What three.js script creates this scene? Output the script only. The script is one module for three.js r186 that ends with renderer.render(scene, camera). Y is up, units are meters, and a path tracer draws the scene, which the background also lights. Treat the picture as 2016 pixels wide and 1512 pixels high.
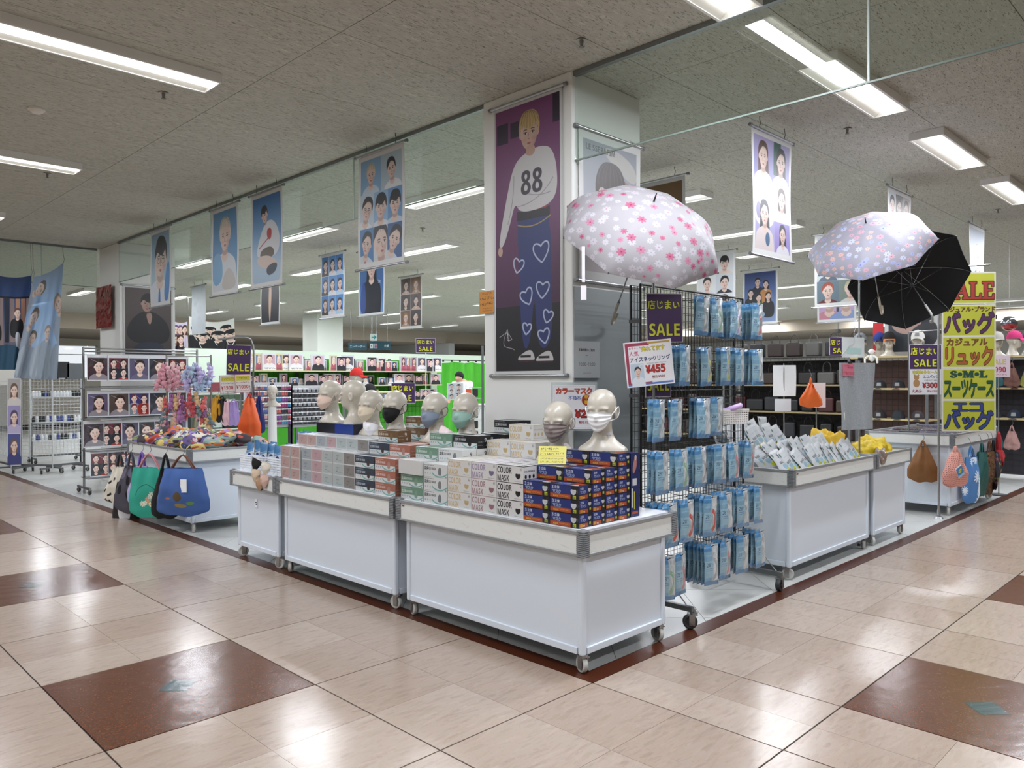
import * as THREE from 'three';
import { mergeGeometries, toCreasedNormals } from 'three/addons/utils/BufferGeometryUtils.js';
import { RoundedBoxGeometry } from 'three/addons/geometries/RoundedBoxGeometry.js';
import { MarchingCubes } from 'three/addons/objects/MarchingCubes.js';
import { ImprovedNoise } from 'three/addons/math/ImprovedNoise.js';
import { RectAreaLightUniformsLib } from 'three/addons/lights/RectAreaLightUniformsLib.js';

// ---------- camera, sky, exposure ----------
const scene = new THREE.Scene();
scene.background = new THREE.Color(0.9, 0.95, 1.0);
const renderer = new THREE.WebGLRenderer({ antialias: true });
renderer.toneMapping = THREE.LinearToneMapping;
renderer.toneMappingExposure = 0.99;
renderer.shadowMap.enabled = true;
RectAreaLightUniformsLib.init();
const EYE = 1.45, FOC = 1520, PAN = 0.784794, PITCH = -0.00557, ROLL = -0.00416;
const camera = new THREE.PerspectiveCamera(2 * Math.atan(756 / FOC) * 180 / Math.PI, 2016 / 1512, 0.05, 100);
const fw = new THREE.Vector3(Math.sin(PAN) * Math.cos(PITCH), Math.sin(PITCH), -Math.cos(PAN) * Math.cos(PITCH));
const rt0 = new THREE.Vector3(Math.cos(PAN), 0, Math.sin(PAN)), up0 = new THREE.Vector3().crossVectors(rt0, fw);
const rt = rt0.clone().multiplyScalar(Math.cos(ROLL)).addScaledVector(up0, Math.sin(ROLL));
const upv = up0.clone().multiplyScalar(Math.cos(ROLL)).addScaledVector(rt0, -Math.sin(ROLL));
camera.position.set(0, EYE, 0);
camera.up.copy(upv);
camera.lookAt(fw.clone().add(camera.position));
const LIGHT_POWER = 112, CEIL = 3.4;

// ---------- pixel rays (used only to lay things out on the planes they touch) ----------
const ray = (px, py) => new THREE.Vector3().addScaledVector(rt, (px - 1008) / FOC).addScaledVector(upv, (756 - py) / FOC).add(fw);
const hit = (d, t) => d.multiplyScalar(t).add(camera.position);
const onY = (px, py, y) => { const d = ray(px, py); return hit(d, (y - EYE) / d.y); };
const onX = (px, py, x) => { const d = ray(px, py); return hit(d, x / d.x); };
const onZ = (px, py, z) => { const d = ray(px, py); return hit(d, z / d.z); };
const atD = (px, py, depth) => hit(ray(px, py), depth);

// ---------- helpers ----------
let seed = 12345;
const rnd = () => { seed = (seed + 0x6d2b79f5) | 0; let t = Math.imul(seed ^ (seed >>> 15), 1 | seed); t = (t + Math.imul(t ^ (t >>> 7), 61 | t)) ^ t; return ((t ^ (t >>> 14)) >>> 0) / 4294967296; };
const rr = (a, b) => a + (b - a) * rnd();
const pick = (a) => a[Math.floor(rnd() * a.length)];
const noise = new ImprovedNoise();
const taken = new Map();
const numbered = (n) => { const k = taken.get(n) ?? 0; taken.set(n, k + 1); return k ? n + '_' + String(k).padStart(3, '0') : n; };
const matCache = new Map();
function M(color, roughness = 0.6, extra) {
  const key = color + '|' + roughness + '|' + JSON.stringify(extra ?? 0);
  if (!matCache.has(key)) matCache.set(key, new THREE.MeshPhysicalMaterial({ color, roughness, ...extra }));
  return matCache.get(key);
}
const metal = (color, r = 0.3) => M(color, r, { metalness: 1 });
function join(list) {
  const g = list.length === 1 ? list[0] : mergeGeometries(list.map((x) => { const y = x.index ? x.toNonIndexed() : x; for (const k of Object.keys(y.attributes)) if (!['position', 'normal', 'uv'].includes(k)) y.deleteAttribute(k); if (!y.attributes.uv) y.setAttribute('uv', new THREE.BufferAttribute(new Float32Array(y.attributes.position.count * 2), 2)); return y; }));
  return g;
}
function part(name, geo, mat, parent) {
  const m = new THREE.Mesh(Array.isArray(geo) ? join(geo) : geo, mat);
  m.name = name; m.castShadow = m.receiveShadow = true;
  (parent ?? scene).add(m);
  return m;
}
function sub(name, parent) { const g = new THREE.Group(); g.name = name; parent.add(g); return g; }
function tag(o, label, category, group, kind) { o.userData.label = label; if (category) o.userData.category = category; if (group) o.userData.group = group; if (kind) o.userData.kind = kind; return o; }
function thing(name, label, category, pos = [0, 0, 0], turn = 0, group) {
  const o = new THREE.Group(); o.name = numbered(name); o.position.set(...pos); o.rotation.y = turn; scene.add(o);
  return tag(o, label, category, group);
}
function solo(name, geo, mat, label, category, pos = [0, 0, 0], turn = 0, group) {
  const o = part(numbered(name), geo, mat); o.position.set(...pos); o.rotation.y = turn;
  return tag(o, label, category, group);
}
function copy(src, pos, turn, label, group) {
  const c = src.clone(); c.name = numbered(src.name.replace(/_\d{3}$/, '')); scene.add(c);
  c.position.set(...pos); c.rotation.set(0, turn ?? 0, 0);
  c.userData = { ...src.userData }; if (label) c.userData.label = label; if (group) c.userData.group = group;
  return c;
}
const struct = (o, label) => { o.userData.kind = 'structure'; if (label) o.userData.label = label; return o; };
// geometry
const bx = (w, h, d, x = 0, y = 0, z = 0) => new THREE.BoxGeometry(w, h, d).translate(x, y, z);
const rb = (w, h, d, r, x = 0, y = 0, z = 0, s = 1) => new RoundedBoxGeometry(w, h, d, s, r).translate(x, y, z);
const cy = (r0, r1, h, x = 0, y = 0, z = 0, s = 12) => new THREE.CylinderGeometry(r1, r0, h, s).translate(x, y, z);
const V = (x, y, z) => new THREE.Vector3(x, y, z);
function rod(a, b, r, s = 6) {
  const p = V(...a), q = V(...b), d = q.clone().sub(p), g = new THREE.CylinderGeometry(r, r, d.length(), s);
  g.applyQuaternion(new THREE.Quaternion().setFromUnitVectors(V(0, 1, 0), d.clone().normalize()));
  return g.translate(...p.add(q).multiplyScalar(0.5).toArray());
}
const tube = (pts, r, n = 16, s = 6, closed = false) => new THREE.TubeGeometry(new THREE.CatmullRomCurve3(pts.map((p) => V(...p)), closed), n, r, s, closed);
const lathe = (pts, s = 24) => new THREE.LatheGeometry(pts.map((p) => new THREE.Vector2(...p)), s);
function sheet(fn, nu, nv, uvFn) { // a surface from u, v in 0..1
  const pos = [], uv = [], ix = [];
  for (let j = 0; j <= nv; j++) for (let i = 0; i <= nu; i++) { const u = i / nu, v = j / nv; pos.push(...fn(u, v)); uv.push(...(uvFn ? uvFn(u, v) : [u, v])); }
  for (let j = 0; j < nv; j++) for (let i = 0; i < nu; i++) { const a = j * (nu + 1) + i, b = a + 1, c = a + nu + 1, d = c + 1; ix.push(a, b, d, a, d, c); }
  const g = new THREE.BufferGeometry();
  g.setAttribute('position', new THREE.Float32BufferAttribute(pos, 3)); g.setAttribute('uv', new THREE.Float32BufferAttribute(uv, 2)); g.setIndex(ix); g.computeVertexNormals();
  return g;
}
// textures
function canvasTex(w, h, draw, repeat) {
  const c = document.createElement('canvas'); c.width = w; c.height = h; draw(c.getContext('2d'), w, h);
  const t = new THREE.CanvasTexture(c); t.colorSpace = THREE.SRGBColorSpace; t.anisotropy = 8;
  if (repeat) { t.wrapS = t.wrapT = THREE.RepeatWrapping; t.repeat.set(...repeat); }
  return t;
}
function dataTex(n, fn, srgb = true, repeat) {
  const d = new Uint8Array(n * n * 4);
  for (let y = 0; y < n; y++) for (let x = 0; x < n; x++) { const c = fn(x / n, y / n, x, y), o = (y * n + x) * 4; d[o] = c[0]; d[o + 1] = c[1]; d[o + 2] = c[2]; d[o + 3] = 255; }
  const t = new THREE.DataTexture(d, n, n); t.magFilter = THREE.LinearFilter; t.needsUpdate = true;
  if (srgb) t.colorSpace = THREE.SRGBColorSpace;
  t.wrapS = t.wrapT = THREE.RepeatWrapping; if (repeat) t.repeat.set(...repeat);
  return t;
}
const tile2 = (u, v, f, s) => { // noise that repeats over the unit square
  const a = u * Math.PI * 2, b = v * Math.PI * 2, r = f / 6.283;
  return noise.noise(Math.cos(a) * r + s, Math.sin(a) * r + Math.cos(b) * r * 1.3, Math.sin(b) * r - s * 2);
};
class Atlas {
  constructor(n, roughness = 0.5, extra = {}) {
    this.n = n; this.c = document.createElement('canvas'); this.c.width = this.c.height = n; this.g = this.c.getContext('2d');
    this.x = this.y = this.row = 0;
    this.tex = new THREE.CanvasTexture(this.c); this.tex.colorSpace = THREE.SRGBColorSpace;
    this.mat = new THREE.MeshPhysicalMaterial({ map: this.tex, roughness, ...extra });
  }
  add(w, h, draw) {
    if (this.x + w + 4 > this.n) { this.x = 0; this.y += this.row + 4; this.row = 0; }
    if (this.y + h + 4 > this.n) throw new Error('atlas full');
    const { x, y, g } = { x: this.x + 2, y: this.y + 2, g: this.g };
    g.save(); g.beginPath(); g.rect(x - 1, y - 1, w + 2, h + 2); g.clip(); g.translate(x, y); draw(g, w, h); g.restore();
    this.x += w + 4; this.row = Math.max(this.row, h);
    const e = 1.0;
    return [(x + e) / this.n, 1 - (y + h - e) / this.n, (x + w - e) / this.n, 1 - (y + e) / this.n];
  }
  flat(color) { (this.flats ??= new Map()); if (!this.flats.has(color)) this.flats.set(color, this.add(6, 6, (g) => { g.fillStyle = color; g.fillRect(-1, -1, 8, 8); })); return this.flats.get(color); }
}
// a box (bottom centre at the origin, or centred) whose faces show rectangles of an atlas; order px nx py ny pz nz
function printBox(w, h, d, faces, def, cy0 = h / 2) {
  const g = new THREE.BoxGeometry(w, h, d), uv = g.attributes.uv, order = ['px', 'nx', 'py', 'ny', 'pz', 'nz'];
  order.forEach((k, f) => { const r = faces[k] ?? def; for (let i = 0; i < 4; i++) { const n = f * 4 + i; uv.setXY(n, r[0] + (r[2] - r[0]) * uv.getX(n), r[1] + (r[3] - r[1]) * uv.getY(n)); } });
  return g.translate(0, cy0, 0);
}
const uvInto = (g, r) => { const uv = g.attributes.uv; for (let i = 0; i < uv.count; i++) uv.setXY(i, r[0] + (r[2] - r[0]) * uv.getX(i), r[1] + (r[3] - r[1]) * uv.getY(i)); return g; };
// ---------- lettering: strokes of the Japanese characters on a 100 x 100 field ----------
const GLYPH = {
  店: 'M50 4V16M12 18H92M18 18Q18 70 6 92M55 26V56M55 40H84M34 58H80V90H34Z', じ: 'M24 10V60Q24 90 52 86Q70 82 80 66M50 22L58 36M70 16L78 30',
  ま: 'M16 25H84M20 46H80M52 8V72Q52 92 32 90Q16 88 20 76Q26 66 50 70Q70 74 86 90', い: 'M20 22Q18 70 36 86Q44 80 48 70M72 28Q84 46 86 66',
  カ: 'M14 32H82Q82 70 74 86Q68 90 58 84M46 8Q46 60 14 90', ラ: 'M22 14H78M14 38H84Q82 74 40 92', ー: 'M10 50H90', マ: 'M12 20H86Q76 46 50 66M34 50L64 86',
  ス: 'M18 18H78Q66 60 12 88M54 56L86 88', ク: 'M42 8Q36 34 12 52M36 24H82Q78 70 28 92', グ: 'M38 10Q32 34 10 52M34 26H78Q74 70 26 92M78 4L84 16M90 2L96 13',
  ア: 'M12 18H86Q78 38 60 48M50 34Q50 70 22 90', イ: 'M78 8Q56 40 14 56M54 36V92', ネ: 'M50 5V18M20 26H78Q60 56 12 74M50 50V92M62 54L86 70',
  ッ: 'M22 42L30 60M46 38L54 56M80 40Q76 76 36 90', リ: 'M26 12V58M74 10V50Q74 80 40 92', ン: 'M14 22L38 36M16 84Q66 74 86 30',
  ジ: 'M24 18L42 30M14 42L34 54M16 86Q62 78 84 40M66 8L74 22M82 4L90 16', ュ: 'M26 46H68L64 84M14 86H86', ル: 'M30 16Q32 66 10 86M58 12V82Q76 76 90 54',
  ブ: 'M14 22H78Q76 70 28 92M80 4L86 16M92 2L97 12', ド: 'M36 8V92M38 38Q60 48 74 60M60 12L68 26M78 8L86 20', バ: 'M34 24Q32 60 10 86M60 20Q72 60 90 84M70 6L78 18M86 2L94 14',
  エ: 'M18 20H82M50 20V80M8 82H92', コ: 'M16 20H80V82M14 82H84', ケ: 'M32 8Q28 36 8 52M28 32H90M64 32Q64 70 34 92', ツ: 'M16 20L26 44M46 14L54 38M86 18Q82 66 34 90',
  レ: 'M28 10V86Q62 74 88 40', ベ: 'M8 58L36 28L92 80M62 14L70 28M78 8L86 22', タ: 'M42 8Q36 34 12 52M36 24H82Q78 70 28 92M34 46L66 64',
  不: 'M10 14H90M54 14Q40 50 8 64M50 36V92M62 44L88 60', 織: 'M20 6L10 24H30L12 46M8 52H34M22 46V90M40 14H70M42 30H68M46 44H66V84H46ZM46 64H66M78 6Q80 70 96 90M94 40Q86 70 70 90',
  布: 'M8 24H92M44 6Q36 46 8 64M26 50V84M26 50H82V78M54 36V94', 早: 'M24 8H76V48H24ZM24 28H76M8 66H92M50 48V96',
  売: 'M50 4V34M16 16H84M24 34H76M12 46V58M12 46H88V58M38 58Q36 80 10 92M62 58V84Q62 90 90 86V76', れ: 'M28 8V92M8 30H30Q20 60 6 72M30 44Q50 22 62 30Q70 40 66 70Q66 90 92 80',
  て: 'M12 20H86Q44 40 44 66Q46 90 76 88', す: 'M8 26H92M56 6V56Q54 70 40 66Q30 56 44 48Q58 46 56 62Q54 84 34 94',
  在: 'M8 22H92M44 4Q34 40 8 60M28 44V94M64 34V86M44 54H86M38 88H94', 庫: 'M50 4V14M14 16H92M16 16Q16 70 6 92M30 30H86M34 42H80V70H34ZM34 56H80M57 24V96M26 82H92',
  処: 'M28 6Q24 40 6 60M24 24H46Q40 70 8 90M16 44Q40 84 92 88M58 20V60M58 20H80V64Q84 72 92 64', 分: 'M36 6Q28 34 6 50M62 6Q72 34 94 50M24 50H74Q74 80 60 92M46 50Q44 76 18 94',
  セ: 'M8 44L86 30Q78 48 66 56M34 10V80Q36 88 86 84', 大: 'M8 34H92M50 6Q48 60 8 92M52 40Q64 76 92 92', 人: 'M48 8Q44 60 8 90M50 36Q62 76 92 90', 気: 'M30 6Q24 24 8 36M26 18H84M28 32H76M14 46H72Q72 84 92 90V76M24 60L56 90M54 58Q44 80 14 92',
  立: 'M50 6V24M14 28H86M32 40L40 80M68 40L60 80M6 86H94', 体: 'M30 6Q24 30 6 48M20 36V94M34 28H94M64 8V92M62 30Q54 60 34 74M66 30Q74 60 94 74M50 74H80', め: 'M26 20Q30 60 56 78M62 10Q56 60 26 84Q8 80 16 58Q34 28 64 32Q92 40 84 66Q76 84 56 88', ち: 'M14 26H84M44 8Q36 40 26 58Q50 38 70 46Q88 58 74 78Q60 90 36 90', ゃ: 'M24 56Q60 36 76 54Q80 66 60 70M40 40L56 92M56 32L62 44', く: 'M66 10L26 50L68 92',
  勝: 'M8 12V70Q8 84 4 92M8 12H30V90M8 36H30M8 58H30M46 8L54 20M84 8L76 20M40 26H94M36 42H98M66 10V42Q60 60 38 70M68 44Q78 60 96 66M48 72H86Q84 92 72 94M64 58Q62 84 42 94', 化: 'M34 8Q26 36 6 54M22 40V94M56 10V82Q58 90 92 86V72M90 26Q76 44 56 52', 粧: 'M24 8V92M6 40H44M10 18L16 32M38 18L32 32M22 44L6 70M28 46L42 64M74 4V14M50 18H96M52 18V60Q52 80 44 94M60 48H94M76 30V84M56 86H98',
  み: 'M16 18H56Q44 60 14 82Q4 76 16 62Q40 54 92 76M78 44Q78 74 56 92',
  営: 'M24 6L30 18M50 4V16M76 6L68 18M12 34V24H88V34M34 36H66V54H34ZM26 62H74V90H26Z', 業: 'M36 4V20M62 4V20M8 22H92M18 38H82M24 52H76M8 66H92M50 28V96M44 68Q32 84 10 90M56 68Q68 84 90 90',
  時: 'M10 16H34V80H10ZM10 46H34M44 20H92M66 6V36M40 38H96M42 58H94M78 42V88Q74 94 64 88', 間: 'M12 8V94M12 8H42V38H12M58 8H88V92M58 8V38H88M32 50H68V86H32ZM32 68H68', の: 'M52 18Q46 70 24 82Q8 76 14 46Q26 16 58 16Q90 24 86 56Q80 80 56 90',
  ご: 'M22 24H72M14 62Q10 86 50 84Q70 84 82 80M72 6L80 18M86 2L94 14', 案: 'M50 4V14M14 26V16H86V26M12 40H88M40 28Q30 54 76 58M66 38Q50 56 20 58M8 68H92M50 60V96M44 70Q30 86 8 92M56 70Q70 86 92 92', 内: 'M14 26V94M14 26H86V92M50 6Q48 50 24 72M52 40Q60 60 76 70',
  税: 'M34 6L12 14M6 30H42M24 12V94M22 34Q18 54 6 68M28 36L40 50M56 6L64 18M88 6L80 18M52 24H90V50H52ZM62 50Q58 80 42 92M78 50V86H96V76', 込: 'M10 12L24 26M8 44H26V76Q40 88 94 90M52 12H66Q72 50 92 70M64 20Q58 54 36 72',
};
// jp(ctx, text, x, y, size, fill, weight, outline, outlineWeight, squash): top left at x, y
function jp(g, text, x, y, size, fill, lw = 14, outline, ow = 8, sx = 1, step = 1) {
  for (const pass of outline ? [0, 1] : [1]) {
    let cx = x;
    for (const ch of text) {
      const s = size / 100, path = GLYPH[ch];
      g.save(); g.translate(cx, y); g.scale(s * sx, s); g.lineCap = 'round'; g.lineJoin = 'round';
      if (path) { g.strokeStyle = pass ? fill : outline; g.lineWidth = pass ? lw : lw + ow; g.stroke(new Path2D(path)); cx += size * sx * step; }
      else if (ch === '・') { g.fillStyle = pass ? fill : outline; g.beginPath(); g.arc(25, 50, pass ? 13 : 16, 0, 7); g.fill(); cx += size * sx * 0.5; }
      else { g.font = 'bold 112px sans-serif'; g.lineWidth = ow; g.fillStyle = fill; g.strokeStyle = pass ? fill : outline; if (!pass) g.strokeText(ch, 4, 90); else g.fillText(ch, 4, 90); cx += (g.measureText(ch).width + 6) * s * sx; }
      g.restore();
    }
  }
}
function txt(g, s, x, y, px, color, opt = {}) { g.fillStyle = color; g.font = (opt.w ?? 'bold') + ' ' + px + 'px ' + (opt.f ?? 'sans-serif'); g.textAlign = opt.a ?? 'left'; g.save(); g.translate(x, y); g.scale(opt.sx ?? 1, 1); if (opt.o) { g.strokeStyle = opt.o; g.lineWidth = opt.ow ?? px / 6; g.lineJoin = 'round'; g.strokeText(s, 0, 0); } g.fillText(s, 0, 0); g.restore(); g.textAlign = 'left'; }
const fillR = (g, c, x, y, w, h) => { g.fillStyle = c; g.fillRect(x, y, w, h); };
function scrib(g, x, y, w, h, color, lw = 1.5) { // small print too small to read
  g.strokeStyle = color; g.lineWidth = lw; g.beginPath();
  for (let i = 0; i < w; i += h * 0.62) { const a = x + i; for (let k = 0; k < 3; k++) { g.moveTo(a + rr(0, h * 0.3), y + rr(0, h)); g.lineTo(a + rr(0.2, 0.5) * h, y + rr(0, h)); } }
  g.stroke();
}
function ell(g, x, y, a, b, color, rot = 0) { g.fillStyle = color; g.beginPath(); g.ellipse(x, y, a, b, rot, 0, 7); g.fill(); }
function blob(g, pts, color) { g.fillStyle = color; g.beginPath(); const n = pts.length; for (let i = 0; i < n; i++) { const p = pts[i], q = pts[(i + 1) % n], m = [(p[0] + q[0]) / 2, (p[1] + q[1]) / 2]; if (!i) { const o = pts[n - 1]; g.moveTo((o[0] + p[0]) / 2, (o[1] + p[1]) / 2); } g.quadraticCurveTo(p[0], p[1], ...m); } g.fill(); }
// a printed portrait: head centre x, y; s = head height
function bust(g, x, y, s, o = {}) {
  const hair = o.hair ?? '#17141a', skin = o.skin ?? '#ecd0c0', top = o.top ?? '#e9e9ee', long = o.long, t = o.turn ?? 0;
  g.save(); g.translate(x, y); g.rotate(o.tilt ?? 0); g.scale(s / 100, s / 100);
  if (long) blob(g, [[-40, -30], [-22, -62], [22, -62], [42, -30], [46, 40], [50, 100 * (o.len ?? 1)], [26, 112 * (o.len ?? 1)], [-30, 108 * (o.len ?? 1)], [-50, 90 * (o.len ?? 1)], [-44, 30]], hair);
  if (o.body !== 0) {
    blob(g, [[-22, 58], [22, 58], [60, 74], [84, 96], [96, 190], [80, 300], [-80, 300], [-96, 190], [-84, 96], [-60, 74]], top);
    blob(g, [[-20, 30], [20, 30], [18, 60], [28, 72], [0, 96], [-28, 72], [-18, 60]], o.neck ?? skin);
    if (o.lapel) { g.strokeStyle = o.lapel; g.lineWidth = 5; g.beginPath(); g.moveTo(-26, 64); g.lineTo(-4, 130); g.moveTo(26, 64); g.lineTo(4, 130); g.stroke(); }
    if (o.tie) blob(g, [[-6, 84], [6, 84], [10, 150], [0, 165], [-10, 150]], o.tie);
  }
  ell(g, -34, 4, 7, 12, skin); ell(g, 34, 4, 7, 12, skin);
  blob(g, [[-34, -38], [0, -52], [34, -38], [35, 10], [24, 40], [6, 53], [-6, 53], [-24, 40], [-35, 10]], skin);
  const d = t * 8, dark = '#2a1d1c', sh = g.createLinearGradient(-38, -20, 40, 30); sh.addColorStop(0, 'rgba(255,240,230,.35)'); sh.addColorStop(0.5, 'rgba(255,240,230,0)'); sh.addColorStop(1, 'rgba(120,70,60,.42)');
  blob(g, [[-34, -38], [0, -52], [34, -38], [35, 10], [24, 40], [6, 53], [-6, 53], [-24, 40], [-35, 10]], sh); blob(g, [[-20, 44], [0, 54], [20, 44], [18, 62], [0, 70], [-18, 62]], 'rgba(120,70,60,.3)');
  ell(g, -18, 20, 9, 6, 'rgba(220,120,110,.16)'); ell(g, 18, 20, 9, 6, 'rgba(200,100,95,.18)');
  for (const k of [-1, 1]) {
    g.strokeStyle = o.brow ?? (hair === '#17141a' ? '#2b2326' : '#6a5240'); g.lineWidth = 3; g.beginPath(); g.moveTo(d + k * 8, -8); g.quadraticCurveTo(d + k * 15, -12, d + k * 23, -7); g.stroke();
    ell(g, d + k * 15, 1, 6.4, 3.2, '#fbf6f3'); ell(g, d + k * 15, 1, 3.2, 3.4, dark);
    g.strokeStyle = dark; g.lineWidth = 1.8; g.beginPath(); g.moveTo(d + k * 8, 0); g.quadraticCurveTo(d + k * 15, -5, d + k * 23, 0); g.stroke();
  }
  g.strokeStyle = 'rgba(150,95,80,.75)'; g.lineWidth = 2.2; g.beginPath(); g.moveTo(d * 1.2 - 2, 2); g.lineTo(d * 1.6 - 4, 18); g.quadraticCurveTo(d * 1.4, 22, d * 1.2 + 5, 18); g.stroke();
  blob(g, [[d - 10, 32], [d - 3, 28], [d, 30], [d + 3, 28], [d + 10, 32], [d, 38]], o.lip ?? '#b8605f');
  if (o.bald !== 1) {
    const f = o.fringe ?? 0;
    blob(g, [[-42, 6], [-44, -32], [-26, -62], [0, -68], [28, -62], [45, -32], [42, 8], [35, -12], [30, -30], [f ? 16 : 22, f ? -14 : -38], [f ? 4 : -4, f ? -8 : -44], [f ? -10 : -16, f ? -12 : -32], [-26, -22], [-36, -10]], hair);
    for (let i = 0; i < 26; i++) { const a = -1.5 + 3 * i / 25; g.strokeStyle = i % 3 ? 'rgba(0,0,0,.22)' : 'rgba(255,255,255,.16)'; g.lineWidth = 1.6; g.beginPath(); g.moveTo(Math.sin(a * 0.4) * 14, -64); g.quadraticCurveTo(Math.sin(a) * 34, -58, Math.sin(a) * (i % 2 ? 42 : 34), f && Math.abs(a) < 0.9 ? -14 : -22 - 10 * Math.cos(a)); g.stroke(); }
  }
  if (o.glasses) { g.strokeStyle = '#555'; g.lineWidth = 1.6; g.beginPath(); g.arc(d - 15, 2, 11, 0, 7); g.moveTo(d + 26, 2); g.arc(d + 15, 2, 11, 0, 7); g.stroke(); }
  if (o.hand) blob(g, [[o.hand * 34, 60], [o.hand * 44, 20], [o.hand * 40, -6], [o.hand * 32, 10], [o.hand * 22, 40], [o.hand * 26, 66]], skin);
  g.restore();
}
// ---------- ceiling lights: fluorescent fittings in rows ----------
const LAMP = M('#ffffff', 0.5, { emissive: '#fffdf4', emissiveIntensity: 2.6 });
const lampGeo = (() => {
  const L = 0.62, W = 0.115, wi = 0.052, t = 3.415 - 3.355;
  const prism = (pts) => { const s = new THREE.Shape(pts.map((p) => new THREE.Vector2(...p))); return new THREE.ExtrudeGeometry(s, { depth: 2 * L, bevelEnabled: false }).translate(0, 0, -L); };
  const housing = [prism([[-W - 0.012, 0], [-W - 0.012, t], [-W - 0.004, t], [-W + 0.004, 0]]), prism([[W + 0.012, 0], [W + 0.012, t], [W + 0.004, t], [W - 0.004, 0]]), bx(2 * W + 0.02, t, 0.008, 0, t / 2, -L), bx(2 * W + 0.02, t, 0.008, 0, t / 2, L)];
  const refl = [prism([[-W, 0.004], [-W, 0.012], [-wi, t - 0.008], [-wi, t - 0.016]]), prism([[W, 0.004], [W, 0.012], [wi, t - 0.008], [wi, t - 0.016]])];
  return { housing: join(housing.map((g) => g.index ? g.toNonIndexed() : g)), refl: join(refl), tube: bx(2 * wi, 0.03, 2 * L - 0.03, 0, 0.03, 0) };
})();
let lampProto;
function ceilingLight(x, z, alongX, label, group) {
  let o;
  if (!lampProto) {
    o = lampProto = thing('ceiling_light', label, 'light');
    part('housing', lampGeo.housing, M('#e4e4e0', 0.5), o); part('reflector', lampGeo.refl, M('#f2f2ee', 0.4), o); part('diffuser', lampGeo.tube, LAMP, o);
  } else o = copy(lampProto, [0, 0, 0], 0, label);
  o.position.set(x, 3.342, z); o.rotation.y = alongX ? Math.PI / 2 : 0; o.userData.group = group;
  const l = new THREE.RectAreaLight(0xf2f6ff, LIGHT_POWER, alongX ? 1.2 : 0.1, alongX ? 0.1 : 1.2);
  l.name = 'ceiling_lamp'; l.position.set(x, 3.346, z); l.rotation.x = -Math.PI / 2; scene.add(l);
}
for (const z of [-13.4, -10.55, -7.72, -4.9, -2.0, 0.9]) ceilingLight(1.55, z, true, 'fluorescent ceiling light over the aisle of brown diamond tiles', 'lights along the aisle beside the mask wagons');
for (const x of [3.06, 5.23, 7.24, 9.27, 11.25, 13.2, 15.2, 17.2, 19.2]) ceilingLight(x, -2.0, true, 'fluorescent ceiling light in line beyond the glass smoke screen', 'lights along the aisle beside the wire rack');
for (const z of [-10.55, -7.72, -4.9, -2.0]) for (const x of [-1.4, -4.3]) ceilingLight(x, z, true, 'fluorescent ceiling light over the far side of the aisle', 'lights over the far side of the aisle');
for (const x of [3.6, 6.2, 8.8, 11.4]) for (const z of [0.9, 3.8]) ceilingLight(x, z, true, 'fluorescent ceiling light over the open aisle floor', 'lights over the aisle floor');
const INNER = 'fluorescent ceiling light above the shelves inside the shop', INNERG = 'ceiling lights in rows inside the shop';
for (const [x, zs] of [[5.2, [-6.2, -9.0, -12.5, -15.4, -18.3, -21.5]], [7.1, [-4.86, -8.9, -12, -15, -18, -21]], [9.3, [-4.86, -7.6, -10.6, -14, -17.8, -21]], [11.1, [-5.44, -8.3, -11.3, -14.1, -18.5, -22]], [13.3, [-4.9, -8, -11, -14, -18, -22]], [15.4, [-7.3, -10.4, -13.4, -17, -21]], [17.6, [-5, -8, -12, -16, -21]], [19.8, [-6, -10, -14, -18]], [22.2, [-4.7, -8, -12, -16]], [24.3, [-5.2, -9, -12.4, -16]]])
  for (const z of zs) ceilingLight(x, z, false, INNER, INNERG);

// ---------- floor ----------
const TILE = 0.93, FX = 2.869, FZ = -2.336; // outer corner of the brown border
const beigeTex = (s) => canvasTex(1024, 1024, (g, w, h) => {
  fillR(g, '#a8988a', 0, 0, w, h);
  for (let i = 0; i < 2600; i++) { const x = rr(-40, w), y = rr(-20, h); g.fillStyle = pick(['rgba(196,180,166,', 'rgba(126,104,90,', 'rgba(170,142,122,', 'rgba(118,102,92,']) + rr(0.03, 0.13).toFixed(3) + ')'; g.beginPath(); g.ellipse(x, y, rr(8, 46), rr(2, 9), rr(-0.25, 0.25), 0, 7); g.fill(); }
  for (let i = 0; i < 5200; i++) { g.fillStyle = rnd() < 0.5 ? 'rgba(80,60,48,.10)' : 'rgba(205,190,176,.08)'; g.fillRect(rr(0, w), rr(0, h), rr(2, 9), rr(1, 2.2)); }
}, [1, 1]);
const waxBump = (() => { const n = 512, d = new Float32Array(n * n * 4); for (let y = 0; y < n; y++) for (let x = 0; x < n; x++) { const c = 0.5 + 0.45 * (tile2(x / n, y / n, 10, 3) * 0.75 + tile2(x / n, y / n, 26, 9) * 0.25); d.set([c, c, c, 1], (y * n + x) * 4); } const t = new THREE.DataTexture(d, n, n, THREE.RGBAFormat, THREE.FloatType); t.magFilter = THREE.LinearFilter; t.wrapS = t.wrapT = THREE.RepeatWrapping; t.needsUpdate = true; return t; })();
waxBump.repeat.set(0.9, 0.9);
const floorMat = (map, color = '#ffffff') => new THREE.MeshPhysicalMaterial({ color, map, roughness: 0.2, bumpMap: waxBump, bumpScale: 0.0016, specularIntensity: 1 });
const beige = [floorMat(beigeTex(1)), floorMat(beigeTex(2), '#f3efec')];
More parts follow.
